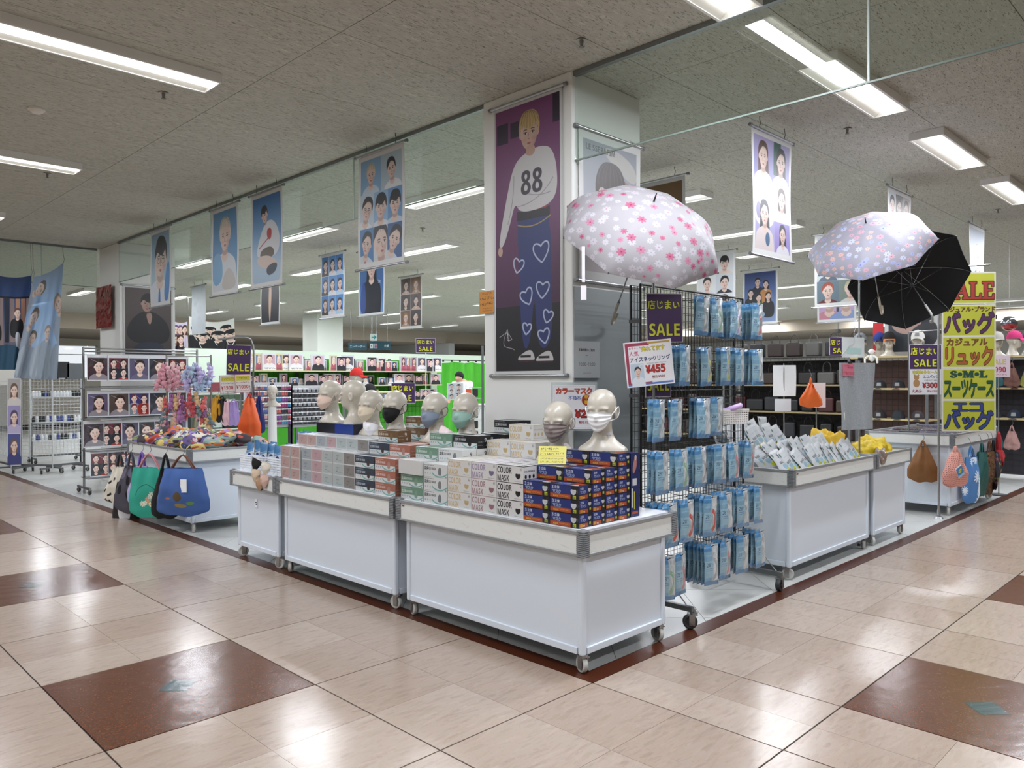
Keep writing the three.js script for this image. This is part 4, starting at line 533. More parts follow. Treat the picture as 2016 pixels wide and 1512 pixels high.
// ---------- signs ----------
const sale = (land) => (g, w, h) => { fillR(g, '#efeaf2', -2, -2, w + 4, h + 4); fillR(g, '#43205c', 5, 5, w - 10, h - 10); const s = w * 0.225; jp(g, '店じまい', w * 0.04, h * (land ? 0.12 : 0.14), s, '#e8e83a', 13, '#120a18', 12); txt(g, 'SALE', w * 0.5, h * (land ? 0.88 : 0.86), h * (land ? 0.4 : 0.34), '#e8e83a', { a: 'center', o: '#120a18', ow: 9, sx: land ? 1.05 : 0.94 }); };
const SR = {
  sale: SA.add(270, 330, sale(0)), saleW: SA.add(300, 230, sale(1)),
  colour: SA.add(320, 330, (g, w, h) => { fillR(g, '#f1eff2', -2, -2, w + 4, h + 4); g.strokeStyle = '#8b4a4a'; g.lineWidth = 2; g.setLineDash([3, 5]); g.strokeRect(12, 12, w - 24, h - 24); g.setLineDash([]); jp(g, 'カラーマスク', 24, 22, 46, '#d0543c', 15, '#6a1c18', 9); jp(g, '不織布', 118, 82, 32, '#2b4da0', 11); g.fillStyle = '#a03024'; g.beginPath(); for (let i = 0; i < 40; i++) { const a = i / 40 * 6.283, r = i % 2 ? 1 : 0.86; g.lineTo(252 + Math.cos(a) * 36 * r, 112 + Math.sin(a) * 46 * r); } g.fill(); jp(g, '早', 234, 74, 36, '#f0c83a', 12); jp(g, '勝', 236, 114, 32, '#f0c83a', 10); txt(g, '¥29', 168, 244, 78, '#b5302c', { o: '#5c1414', ow: 8 }); jp(g, '税込', 196, 268, 22, '#8a2220', 12); txt(g, '¥31.9', 242, 288, 24, '#8a2220'); }),
  note: SA.add(190, 150, (g, w, h) => { fillR(g, '#e6dd4a', -2, -2, w + 4, h + 4); scrib(g, 16, 14, 120, 22, '#1d1a12', 3); scrib(g, 12, 52, 160, 24, '#1d1a12', 3); g.strokeStyle = '#b02a20'; g.lineWidth = 4; g.beginPath(); g.moveTo(12, 42); g.lineTo(140, 44); g.moveTo(10, 84); g.lineTo(178, 84); g.stroke(); scrib(g, 14, 96, 150, 16, '#3b3620', 2); scrib(g, 14, 122, 150, 16, '#3b3620', 2); }),
  ice: SA.add(340, 300, (g, w, h) => { fillR(g, '#efeef2', -2, -2, w + 4, h + 4); fillR(g, '#a8455c', 10, 10, w / 2, h - 20); fillR(g, '#5f83c8', 10, h - 22, w - 20, 12); fillR(g, '#c8a24a', w / 2, 10, w / 2 - 12, 12); fillR(g, '#f2f1f4', 30, 30, w - 50, h - 58); jp(g, '人気', 34, 62, 34, '#d06a86', 12); jp(g, 'めちゃくちゃ', 34, 34, 18, '#d06a86', 12); jp(g, '売れてます', 122, 36, 34, '#e6d83c', 13, '#7a6420', 6); jp(g, 'アイスネックリング', 34, 104, 32, '#22345a', 14); scrib(g, 150, 146, 140, 10, '#444', 1.4); txt(g, '¥455', 140, 214, 70, '#c0332e', { o: '#6d1916', ow: 5, sx: 0.92 }); jp(g, '税込', 182, 232, 20, '#7d2220', 12); txt(g, '¥500', 224, 250, 22, '#7d2220'); fillR(g, '#c6d6e4', 36, 146, 92, 118); bust(g, 84, 200, 52, { hair: '#3a2c2a', top: '#e6ecf2' }); g.strokeStyle = '#e9f0f6'; g.lineWidth = 5; g.beginPath(); g.arc(112, 166, 12, 0, 7); g.stroke(); }),
  y1: SA.add(340, 216, (g, w, h) => { fillR(g, '#e9e8da', -2, -2, w + 4, h + 4); fillR(g, '#c9cc3e', 10, 10, w - 20, h - 18); txt(g, 'SALE', w / 2, h * 0.84, 158, '#b23a2e', { a: 'center', f: 'serif', o: '#2a0f0c', ow: 16, sx: 0.78 }); txt(g, 'SALE', w / 2, h * 0.84, 158, '#b23a2e', { a: 'center', f: 'serif', o: '#b23a2e', ow: 5, sx: 0.78 }); }),
  y2: SA.add(340, 216, (g, w, h) => { fillR(g, '#e9e8da', -2, -2, w + 4, h + 4); fillR(g, '#c9cc3e', 10, 10, w - 20, h - 18); jp(g, 'カジュアル・ブランド', 14, 16, 35, '#6a3a1a', 13, '#2c180a', 5, 0.98); jp(g, 'バッグ', 12, 60, 138, '#5a2a5c', 15, '#1e0c20', 7, 0.76); }),
  y3: SA.add(340, 216, (g, w, h) => { fillR(g, '#e9e8da', -2, -2, w + 4, h + 4); fillR(g, '#c9cc3e', 10, 10, w - 20, h - 18); jp(g, 'カジュアル', 28, 16, 52, '#8a4a1e', 13, '#2c180a', 6); jp(g, 'リュック', 10, 72, 126, '#b5622e', 15, '#3a1c0a', 7, 0.63); }),
  y4: SA.add(340, 216, (g, w, h) => { fillR(g, '#e9e8da', -2, -2, w + 4, h + 4); fillR(g, '#c9cc3e', 10, 10, w - 20, h - 18); txt(g, 'S•M•L', w / 2, 64, 60, '#20503c', { a: 'center', f: 'serif', o: '#20503c', ow: 6, sx: 1.3 }); jp(g, 'スーツケース', 12, 74, 126, '#1f5a3e', 14, '#0a2418', 6, 0.42); }),
  y5: SA.add(340, 216, (g, w, h) => { fillR(g, '#e9e8da', -2, -2, w + 4, h + 4); fillR(g, '#c9cc3e', 10, 10, w - 20, h - 18); jp(g, 'エコ', 64, 14, 74, '#3a4a8c', 17, '#12183a', 7, 1.4); jp(g, 'バッグ', 14, 84, 118, '#3a4a8c', 16, '#12183a', 8, 0.86); }),
  eco: SA.add(240, 190, (g, w, h) => { fillR(g, '#efeef0', -2, -2, w + 4, h + 4); jp(g, '在庫処分セール', 22, 10, 27, '#d9cf3c', 14, '#6d6218', 6, 1); jp(g, 'エコバッグ', 100, 44, 24, '#2a2f4a', 13, undefined, 0, 1); scrib(g, 110, 76, 110, 16, '#444', 1.6); txt(g, '¥300', 96, 138, 52, '#b5302c', { o: '#5c1414', ow: 4 }); jp(g, '大処分', 16, 150, 26, '#8c2430', 13); jp(g, '税込', 130, 154, 18, '#8c2430', 12); txt(g, '¥330', 168, 170, 20, '#8c2430'); ell(g, 52, 62, 20, 18, '#b98e5c'); ell(g, 38, 46, 7, 7, '#b98e5c'); ell(g, 66, 46, 7, 7, '#b98e5c'); ell(g, 52, 104, 24, 30, '#b98e5c'); }),
  p1500: SA.add(150, 170, (g, w, h) => { fillR(g, '#c98a9a', -2, -2, w + 4, h + 4); fillR(g, '#efe9e4', 6, 6, w - 12, h - 12); fillR(g, '#d9cf4a', 14, 14, w - 28, 44); scrib(g, 20, 22, 100, 26, '#8a7c20', 2.4); scrib(g, 14, 68, 110, 16, '#7d3a44', 2); txt(g, '¥1500', 12, 130, 44, '#b5282c', { sx: 0.9 }); scrib(g, 50, 142, 80, 12, '#8c2430', 1.6); }),
  p1090: SA.add(150, 170, (g, w, h) => { fillR(g, '#c98a9a', -2, -2, w + 4, h + 4); fillR(g, '#efe9e4', 6, 6, w - 12, h - 12); fillR(g, '#d9cf4a', 14, 14, w - 28, 44); scrib(g, 20, 22, 100, 26, '#8a7c20', 2.4); scrib(g, 14, 68, 110, 16, '#7d3a44', 2); txt(g, '¥1090', 12, 130, 44, '#b5282c', { sx: 0.9 }); scrib(g, 50, 142, 80, 12, '#8c2430', 1.6); }),
  p990: SA.add(150, 150, (g, w, h) => { fillR(g, '#e6d3dc', -2, -2, w + 4, h + 4); txt(g, 'SALE', 10, 62, 48, '#d9cf5a', { o: '#8a7c30', ow: 2 }); txt(g, '¥990', 10, 116, 50, '#a8243c'); scrib(g, 14, 126, 110, 12, '#8c2430', 1.6); }),
  tag: SA.add(150, 110, (g, w, h) => { fillR(g, '#d9788c', -2, -2, w + 4, h + 4); scrib(g, 20, 10, 70, 16, '#7a2a5c', 2); txt(g, '¥990', 62, 46, 32, '#9c2440', { w: 'normal' }); fillR(g, '#9c2440', 56, 34, 80, 3); scrib(g, 10, 64, 46, 26, '#9c2440', 2.4); txt(g, '¥1000', 44, 98, 38, '#9c2440', { w: 'normal' }); }),
  lift: SA.add(200, 80, (g, w, h) => { fillR(g, '#1f5566', -2, -2, w + 4, h + 4); jp(g, 'エレベーター', 16, 26, 28, '#e6f0f2', 12); }),
  wc: SA.add(270, 80, (g, w, h) => { fillR(g, '#1d5262', -2, -2, w + 4, h + 4); fillR(g, '#e6f0f2', 12, 18, 40, 44); txt(g, '<', 18, 56, 44, '#1d5262'); fillR(g, '#c9ccd8', 64, 18, 40, 44); ell(g, 76, 32, 6, 6, '#2a4a8c'); ell(g, 94, 32, 6, 6, '#b03040'); fillR(g, '#2a4a8c', 71, 40, 10, 18); fillR(g, '#b03040', 89, 40, 10, 18); jp(g, '化粧', 190, 26, 30, '#e6f0f2', 12); }),
  exit: SA.add(100, 100, (g, w, h) => { fillR(g, '#e9f4f2', -2, -2, w + 4, h + 4); g.strokeStyle = '#28a0a4'; g.lineWidth = 14; g.beginPath(); g.moveTo(18, 50); g.lineTo(76, 50); g.moveTo(54, 26); g.lineTo(80, 50); g.lineTo(54, 74); g.stroke(); }),
  hours: SA.add(220, 210, (g, w, h) => { fillR(g, '#b9bcbb', -2, -2, w + 4, h + 4); jp(g, '営業時間のご案内', 40, 42, 17, '#3a3d3f', 12); txt(g, '10:00~19:00', w / 2, 140, 25, '#2c2f31', { a: 'center', w: 'normal' }); scrib(g, 76, 178, 66, 8, '#6a6d6f', 1); fillR(g, '#6a6d6f', 98, 80, 20, 3); }),
  orange: SA.add(140, 150, (g, w, h) => { fillR(g, '#dc9436', -2, -2, w + 4, h + 4); scrib(g, 30, 8, 80, 16, '#5a2a10', 2.4); scrib(g, 10, 36, 120, 24, '#4a2410', 3); scrib(g, 10, 74, 120, 22, '#4a2410', 3); scrib(g, 30, 112, 90, 10, '#7a4a20', 1.5); scrib(g, 30, 128, 90, 8, '#7a4a20', 1.5); }),
  white: SA.add(120, 160, (g, w, h) => { fillR(g, '#eef0ef', -2, -2, w + 4, h + 4); scrib(g, 16, 30, 80, 18, '#8a8f92', 1.4); }),
};
function sign(name, rect, w, h, label, category, pos, turn, tilt = 0, tk = 0.004, group) {
  const o = solo(name, printBox(w, h, tk, { pz: rect }, SA.flat('#e9e8ea'), 0), SA.mat, label, category, pos, turn, group); o.rotation.order = 'YXZ'; o.rotation.z = tilt; return o;
}
const at = (v) => [v.x, v.y, v.z];
// ---------- mask boxes ----------
const BA = new Atlas(2048, 0.38, { color: '#d2d2d2' });
const maskIcon = (g, x, y, s, c) => { blob(g, [[x - s, y - s * 0.7], [x, y - s * 0.5], [x + s, y - s * 0.7], [x + s * 0.9, y + s * 0.4], [x, y + s], [x - s * 0.9, y + s * 0.4]], c); g.strokeStyle = 'rgba(90,90,95,.5)'; g.lineWidth = 1.2; g.beginPath(); for (const k of [-0.25, 0.1, 0.4]) { g.moveTo(x - s * 0.8, y + k * s); g.quadraticCurveTo(x, y + (k + 0.18) * s, x + s * 0.8, y + k * s); } g.stroke(); g.strokeStyle = 'rgba(200,200,205,.9)'; g.beginPath(); g.arc(x + s * 1.1, y - s * 0.1, s * 0.42, -1.4, 1.4); g.stroke(); };
const sweet = (bg, ink) => [BA.add(150, 92, (g, w, h) => { fillR(g, '#eef0f0', -2, -2, w + 4, h + 4); fillR(g, bg, 5, 5, w - 10, h - 10); txt(g, 'SWEET', w * 0.42, h * 0.42, 15, ink, { a: 'center', w: 'normal' }); txt(g, 'mask', w * 0.42, h * 0.54, 9, ink, { a: 'center', w: 'normal' }); ell(g, w * 0.36, h * 0.66, 4, 4, '#2c2c30'); scrib(g, w * 0.5, h * 0.72, 44, 5, ink, 0.8); }), BA.add(110, 92, (g, w, h) => { fillR(g, '#e6e8e8', -2, -2, w + 4, h + 4); scrib(g, 14, 30, 70, 6, '#8a8d90', 0.8); }), BA.add(150, 110, (g, w, h) => { fillR(g, '#eceeee', -2, -2, w + 4, h + 4); ell(g, w * 0.5, h * 0.5, w * 0.3, 5, '#8f8a84'); ell(g, w * 0.5, h * 0.5, w * 0.28, 2.5, '#3a3632'); })];
const threeD = (bg, ink, icon) => [BA.add(220, 80, (g, w, h) => {
  fillR(g, '#eef1f0', -2, -2, w + 4, h + 4); fillR(g, bg, -2, -2, w + 4, h * 0.62);
  g.strokeStyle = '#a8d4cc'; g.lineWidth = 9; g.beginPath(); g.moveTo(w * 0.36, h * 0.66); g.bezierCurveTo(w * 0.5, h * 1.02, w * 0.8, h * 1.05, w * 1.02, h * 0.6); g.stroke(); g.strokeStyle = '#6fa9a8'; g.lineWidth = 3; g.stroke();
  scrib(g, 8, 8, 86, 6, ink, 1.2); jp(g, '立体', 8, 18, 21, ink, 14); txt(g, '3D MASK', 52, 36, 19, ink, { sx: 0.78 });
  for (const k of [0, 1, 2]) ell(g, 18 + k * 22, h * 0.74, 5, 6, '#b9c2c4'); blob(g, [[w * 0.62, h * 0.3], [w * 0.72, h * 0.2], [w * 0.76, h * 0.5], [w * 0.74, h * 0.86], [w * 0.6, h * 0.8]], icon); txt(g, '30', w * 0.9, h * 0.96, 12, '#30363a'); }),
  BA.add(110, 80, (g, w, h) => { fillR(g, bg, -2, -2, w + 4, h + 4); txt(g, '9', w * 0.52, h * 0.5, 34, ink); txt(g, '4', w * 0.62, h * 0.86, 26, ink); scrib(g, 10, h * 0.44, 38, 8, ink, 1.2); scrib(g, 8, h * 0.7, 40, 6, ink, 1); }),
  BA.add(220, 100, (g, w, h) => { fillR(g, bg, -2, -2, w + 4, h + 4); fillR(g, '#eef1f0', 0, h * 0.7, w, h * 0.3); g.strokeStyle = 'rgba(255,255,255,.5)'; g.lineWidth = 3; g.strokeRect(w * 0.2, h * 0.2, w * 0.6, h * 0.4); })];
const colorMask = (ink, icon, edge) => [BA.add(205, 95, (g, w, h) => { fillR(g, '#f0efec', -2, -2, w + 4, h + 4); fillR(g, edge, -2, -2, w + 4, 6); txt(g, 'COLOR', 4, 46, 46, ink, { sx: 0.74 }); txt(g, 'MASK', 4, 90, 46, ink, { sx: 0.74 }); maskIcon(g, w * 0.8, h * 0.58, 20, icon); g.strokeStyle = '#77797c'; g.lineWidth = 1; g.strokeRect(w * 0.88, 10, 14, 14); txt(g, '50', w * 0.88, 21, 9, '#55585c'); scrib(g, w * 0.66, h * 0.86, 50, 5, '#77797c', 0.8); }),
  BA.add(100, 95, (g, w, h) => { fillR(g, '#efedea', -2, -2, w + 4, h + 4); fillR(g, edge, -2, -2, w + 4, 6); txt(g, 'COLOR MASK', 8, 34, 13, ink); for (const k of [0, 1, 2]) ell(g, 20 + k * 30, 58, 8, 11, icon); scrib(g, 10, 78, 80, 6, '#888', 0.8); }),
  BA.add(205, 100, (g, w, h) => { fillR(g, edge, -2, -2, w + 4, h + 4); fillR(g, '#f0efec', 6, 8, w - 12, h - 16); txt(g, 'COLOR MASK', 18, 60, 26, ink, { sx: 0.9 }); ell(g, w * 0.8, h * 0.5, 20, 10, icon); })];
const blueBox = [BA.add(220, 82, (g, w, h) => { fillR(g, '#15161e', -2, -2, w + 4, h + 4); fillR(g, '#22367e', 0, 4, w * 0.74, h * 0.62); fillR(g, '#c0532a', 0, h * 0.66, w * 0.72, h * 0.3); txt(g, '3', 14, 28, 26, '#e6e8ee'); jp(g, '立体', 34, 8, 20, '#dfe3ea', 15); jp(g, 'マスク', 20, 32, 22, '#8fa0c4', 18, '#d5dbe6', 8); txt(g, 'MASK', 24, h * 0.9, 15, '#e8c83c'); scrib(g, 70, h * 0.74, 70, 9, '#e8c83c', 1.6); maskIcon(g, w * 0.82, h * 0.42, 22, '#e6e8ea'); fillR(g, '#c9d43a', w * 0.8, h * 0.68, 24, 20); txt(g, '50', w * 0.81, h * 0.9, 15, '#22301a'); }),
  BA.add(120, 82, (g, w, h) => { fillR(g, '#15161e', -2, -2, w + 4, h + 4); fillR(g, '#22367e', 0, 0, w * 0.72, h * 0.62); fillR(g, '#c0532a', 4, h * 0.66, w * 0.66, h * 0.28); jp(g, '立体', 14, 8, 16, '#dfe3ea', 15); jp(g, 'マスク', 14, 28, 18, '#b9c4dc', 18); maskIcon(g, w * 0.82, h * 0.34, 14, '#e6e8ea'); fillR(g, '#d9a03a', 14, h * 0.7, 22, 18); txt(g, '50', 40, h * 0.9, 15, '#f0e6e0'); fillR(g, '#c9d43a', w * 0.8, h * 0.62, 14, 14); }),
  BA.add(220, 100, (g, w, h) => { fillR(g, '#191b26', -2, -2, w + 4, h + 4); fillR(g, '#22367e', 6, 6, w * 0.5, h - 12); fillR(g, '#a8482a', w * 0.56, 10, w * 0.36, h * 0.4); txt(g, 'MASK', 20, 62, 34, '#aab4cc'); ell(g, w * 0.74, h * 0.72, 30, 14, '#d9dce2'); })];
const flatW = BA.flat('#e9e9e6');
const BT = {}; // kind: geometry + label
function boxKind(key, name, label, group, w, h, d, [f, e, t], under) { BT[key] = { name, label, group, w, h, d, geo: printBox(w - 0.002, h - 0.001, d - 0.002, { pz: f, nz: f, px: e, nx: e, py: t, ny: under ?? flatW }, flatW) }; }
const SW = (k, bg, ink, c) => boxKind(k, 'mask_box', c + ' square ended mask box in the pastel stack', c + ' pastel mask boxes', 0.137, 0.0815, 0.185, sweet(bg, ink));
SW('pink', '#cfaea8', '#7a625e', 'pink'); SW('rose', '#d0aeb2', '#8a6a70', 'rose'); SW('grey', '#b3bbc0', '#5f686e', 'blue grey'); SW('mint', '#c3cccb', '#6a7474', 'pale mint grey'); SW('dark', '#98948f', '#4e4a48', 'dark grey');
const TD = (k, bg, ink, icon, c) => boxKind(k, 'mask_box', c + ' 3D mask box with a mint wave printed along its base', c + ' 3D mask boxes', 0.222, 0.079, 0.115, threeD(bg, ink, icon));
TD('navy', '#3c4a5a', '#dfe4e8', '#4a3f42', 'slate navy'); TD('coral', '#bd7a66', '#f2e2dc', '#c59a8e', 'coral'); TD('green', '#7ea48c', '#e9f2ec', '#8fb09a', 'sage green'); TD('white', '#eef0ee', '#2a2e32', '#8b8f92', 'white'); TD('brown', '#7e5f3e', '#efe6da', '#8a7350', 'brown'); TD('black', '#17181b', '#e4e6e8', '#0e0e10', 'black');
const CM = (k, ink, icon, edge, c) => boxKind(k, 'mask_box', c + ' lettered COLOR MASK box stacked on the wagon', c + ' COLOR MASK boxes', 0.203, 0.0925, 0.1, colorMask(ink, icon, edge));
CM('cream', '#dcc290', '#d9c08c', '#e6d9bc', 'cream'); CM('mauve', '#b0858c', '#a87880', '#caa6aa', 'mauve pink'); CM('lilac', '#a594b4', '#8a7a9c', '#c6bcd0', 'lilac'); CM('ink', '#121214', '#0c0c0e', '#1b1b1d', 'black');
boxKind('blue', 'mask_box', 'navy and orange mask box in the stepped stack on the wagon corner', 'navy and orange mask boxes', 0.19, 0.0695, 0.104, blueBox);
boxKind('plain', 'carton', 'plain white carton on top of the green mask boxes', undefined, 0.226, 0.088, 0.12, [flatW, flatW, flatW]);
function putBox(k, xf, y, zc, jit = 0.0015) { const b = BT[k]; return solo(b.name, b.geo, BA.mat, b.label, 'mask box', [xf + b.d / 2 + rr(0, jit), y, zc + rr(-jit, jit) * 0.4], LEFT + rr(-jit, jit) * 3, b.group); }
const DECK = 0.7165;
// pastel boxes: seven columns, three layers, two deep, then a fourth layer set back
const pastel = ['pink', 'pink', 'grey', 'rose', 'mint', 'mint', 'dark'], pz0 = [-5.331, -5.186, -5.02, -4.879, -4.739, -4.597, -4.465];
for (const row of [0, 1, 2]) for (let l = 0; l < 3; l++) pastel.forEach((k, i) => putBox(k, 2.9 + row * 0.19, DECK + l * 0.0815, pz0[i]));
for (const row of [0, 1]) pastel.forEach((k, i) => putBox(k, 3.03 + row * 0.19, DECK + 3 * 0.0815, onX([596, 613, 632, 652, 672, 692, 714][i], 870, 3.03).z - row * 0.02));
// slate navy and coral 3D boxes
for (const row of [0, 1, 2, 3, 4]) for (let l = 0; l < (row === 0 ? 3 : 4); l++) { putBox('navy', 2.9 + row * 0.117, DECK + l * 0.079, -4.281 - (l === 3 ? 0.005 : 0) ); putBox('coral', 2.9 + row * 0.117, DECK + l * 0.079, -4.055 - (l === 3 ? 0.002 : 0)); }
// brown boxes on top of them
for (const [x, y, z] of [[3.1, 4, -4.30], [3.38, 4, -4.36], [3.38, 5, -4.36]]) putBox('brown', x, DECK + y * 0.079, z);
// sage green and white 3D boxes
for (const row of [0, 1, 2, 3, 4, 5]) for (let l = 0; l < (row === 0 ? 3 : 4); l++) { if (row === 0 && l === 2) putBox('plain', 2.885, DECK + 2 * 0.079, -3.777); else putBox(row > 3 ? 'black' : 'green', 2.9 + row * 0.117, DECK + l * 0.079, -3.777); putBox('white', 2.9 + row * 0.117, DECK + l * 0.079, -3.551); }
for (const [k, x, y, z] of [['green', 3.14, 4, -3.79], ['black', 3.14, 4, -3.555], ['black', 3.34, 4, -3.52], ['black', 3.46, 4, -3.52], ['black', 3.46, 5, -3.52]]) putBox(k, x, DECK + y * 0.079 + 0.0002, z);
// COLOR MASK boxes
for (const row of [0, 1, 2, 3, 4, 5]) for (let l = 0; l < 3; l++) { putBox('cream', 2.9 + row * 0.102, DECK + l * 0.0925, -3.335); putBox(l === 2 ? 'lilac' : 'mauve', 2.9 + row * 0.102, DECK + l * 0.0925, -3.13); if (row < 6) putBox('ink', 2.9 + row * 0.102, DECK + l * 0.0925, -2.926); }
for (const [x, y, z] of [[3.21, 3, -3.335], [3.21, 3, -3.13], [3.32, 3, -3.335], [3.32, 3, -3.13], [3.33, 4, -3.26], [3.43, 3, -3.335]]) putBox('cream', x, DECK + y * 0.0925, z);
// navy and orange boxes, stepped up to the back
[3, 4, 4, 5].forEach((n, row) => { for (let l = 0; l < n; l++) for (const z of [-2.731, -2.54]) putBox('blue', 2.9 + row * 0.106, DECK + l * 0.0695, z); });
// tall display box at the wagon corner
{ const f = BA.add(60, 200, (g, w, h) => { fillR(g, '#1c2a66', -2, -2, w + 4, h + 4); blob(g, [[30, 10], [44, 24], [40, 50], [16, 70], [12, 44]], '#c98a80'); ell(g, 34, 16, 8, 9, '#e6c9b8'); fillR(g, '#e6e8ea', 12, 80, 30, 22); fillR(g, '#d9d43a', 22, 120, 8, 56); fillR(g, '#e9e9e6', 6, 110, 10, 60); fillR(g, '#c0532a', 10, 182, 40, 8); });
  solo('mask_carton', printBox(0.3, 0.34, 0.075, { pz: f, px: f, nx: f }, BA.flat('#1c2a66')), BA.mat, 'tall navy mask carton standing behind the navy stack', 'carton', [3.372, DECK, -2.6], LEFT); }
// long blue box lying behind the pastel stack
solo('flat_box', printBox(0.52, 0.075, 0.16, { pz: BA.add(200, 40, (g, w, h) => { const q = g.createLinearGradient(0, 0, w, 0); q.addColorStop(0, '#10121c'); q.addColorStop(0.5, '#1c1f34'); q.addColorStop(0.52, '#16379c'); q.addColorStop(1, '#14469c'); g.fillStyle = q; g.fillRect(-2, -2, w + 4, h + 4); }) }, BA.flat('#16203c')), BA.mat, 'long black and blue box lying behind the pastel mask boxes', 'box', [3.31, DECK + 4 * 0.0815, -5.17], LEFT);

// ---------- mannequin heads ----------
const smin = (a, b, k) => { const h = Math.max(k - Math.abs(a - b), 0) / k; return Math.min(a, b) - h * h * k * 0.25; };
const ellD = (x, y, z, a, b, c) => { const k0 = Math.hypot(x / a, y / b, z / c), k1 = Math.hypot(x / a / a, y / b / b, z / c / c); return k0 * (k0 - 1) / Math.max(k1, 1e-6); };
const capD = (p, a, b, ra, rb2) => { const ab = [b[0] - a[0], b[1] - a[1], b[2] - a[2]], ap = [p[0] - a[0], p[1] - a[1], p[2] - a[2]], t = Math.max(0, Math.min(1, (ap[0] * ab[0] + ap[1] * ab[1] + ap[2] * ab[2]) / (ab[0] ** 2 + ab[1] ** 2 + ab[2] ** 2))); return Math.hypot(ap[0] - ab[0] * t, ap[1] - ab[1] * t, ap[2] - ab[2] * t) - (ra + (rb2 - ra) * t); };
function headField(x, y, z) { // a bald shop head facing +z, 0.335 m tall
  const s = Math.abs(x);
  let d = ellD(x, y - 0.25, z + 0.008, 0.077, 0.085, 0.097);
  d = smin(d, ellD(x, y - 0.192, z - 0.026, 0.056, 0.075, 0.062), 0.03);
  d = smin(d, ellD(x, y - 0.142, z - 0.052, 0.03, 0.022, 0.028), 0.03);
  d = smin(d, capD([x, y, z], [0, 0.215, 0.084], [0, 0.185, 0.102], 0.006, 0.011), 0.014);
  d = smin(d, capD([x, y, z], [-0.016, 0.16, 0.082], [0.016, 0.16, 0.082], 0.007, 0.007), 0.012);
  d = smin(d, ellD(s - 0.03, y - 0.228, z - 0.072, 0.026, 0.008, 0.014), 0.016);
  d = -smin(-d, ellD(s - 0.03, y - 0.21, z - 0.099, 0.02, 0.011, 0.016), 0.012);
  d = smin(d, ellD(s - 0.03, y - 0.207, z - 0.075, 0.013, 0.009, 0.009), 0.008);
  d = smin(d, ellD(s - 0.078, y - 0.205, z + 0.012, 0.009, 0.031, 0.019), 0.008);
  d = -smin(-d, ellD(s - 0.088, y - 0.205, z + 0.009, 0.006, 0.019, 0.01), 0.004);
  d = smin(d, capD([x, y, z], [0, 0.16, -0.02], [0, 0.03, -0.028], 0.046, 0.058), 0.035);
  const base = Math.max(ellD(s, y + 0.012, z + 0.02, 0.15, 0.062, 0.082), s - 0.118 - 0.3 * (0.05 - y));
  d = smin(d, base, 0.07);
  return Math.max(d, -y);
}
const headGeo = (() => {
  const R = 72, half = 0.19, mc = new MarchingCubes(R, new THREE.MeshBasicMaterial(), false, false, 60000);
  for (let k = 0; k < R; k++) for (let j = 0; j < R; j++) for (let i = 0; i < R; i++) { const f = (n) => (n - R / 2) / (R / 2) * half; mc.field[k * R * R + j * R + i] = -headField(f(i), f(j) + 0.17, f(k)); }
  mc.isolation = 0; mc.update();
  const n = mc.count, p = new Float32Array(n * 3), nn = new Float32Array(n * 3), e = 0.002;
  for (let i = 0; i < n; i++) {
    const x = mc.positionArray[i * 3] * half, y = mc.positionArray[i * 3 + 1] * half + 0.17, z = mc.positionArray[i * 3 + 2] * half;
    p.set([x, y, z], i * 3);
    const g = V(headField(x + e, y, z) - headField(x - e, y, z), headField(x, y + e, z) - headField(x, y - e, z), headField(x, y, z + e) - headField(x, y, z - e)).normalize(); nn.set([g.x, g.y, g.z], i * 3);
  }
  const g = new THREE.BufferGeometry(); g.setAttribute('position', new THREE.BufferAttribute(p, 3)); g.setAttribute('normal', new THREE.BufferAttribute(nn, 3)); g.setAttribute('uv', new THREE.BufferAttribute(new Float32Array(n * 2), 2)); return g;
})();
const headMat = new THREE.MeshPhysicalMaterial({ color: '#bab3a5', roughness: 0.34, clearcoat: 0.3, clearcoatRoughness: 0.3 });
const surfR = (dx, dy, dz, y) => { let t = 0.16; for (let i = 0; i < 40; i++) { const d = headField(dx * t, y, dz * t); t -= Math.max(d, 0.0004) * 0.8; if (d < 0.0006) break; } return t; };
function maskGeo(kind) { // a face mask laid over nose and chin
  const top = kind === 'fold' ? 0.217 : 0.213, bot = kind === 'fold' ? 0.1 : 0.106;
  return sheet((u, v) => {
    const a = (u - 0.5) * 2, w = (kind === 'fold' ? 1.18 : 1.12) - 0.2 * (1 - v), phi = a * w, edge = Math.abs(a);
    const yb = bot + 0.05 * edge ** 1.6, yt = top - (kind === 'fold' ? 0.026 : 0.012) * edge ** 2, y = yb + (yt - yb) * v;
    const r = Math.max(surfR(Math.sin(phi), 0, Math.cos(phi), y), surfR(Math.sin(phi), 0, Math.cos(phi), y + 0.012) - 0.004, (0.1 - 0.026 * edge) * (v < 0.4 ? 0.8 + 0.5 * v : 1)) + 0.004 + (kind === 'pleat' ? 0.0022 * Math.sin(v * 26) * (1 - edge ** 4) : 0.012 * (1 - edge) * Math.sin(Math.PI * Math.min(1, v * 1.1)));
    return [Math.sin(phi) * r, y, Math.cos(phi) * r];
  }, 26, 22);
}
const maskG = { pleat: maskGeo('pleat'), fold: maskGeo('fold') };
const labelPaper = SA.add(60, 100, (g, w, h) => { fillR(g, '#f0f0f2', -2, -2, w + 4, h + 4); scrib(g, 10, 26, 40, 16, '#23262c', 1.8); scrib(g, 12, 58, 36, 14, '#5a3a5c', 1.6); });
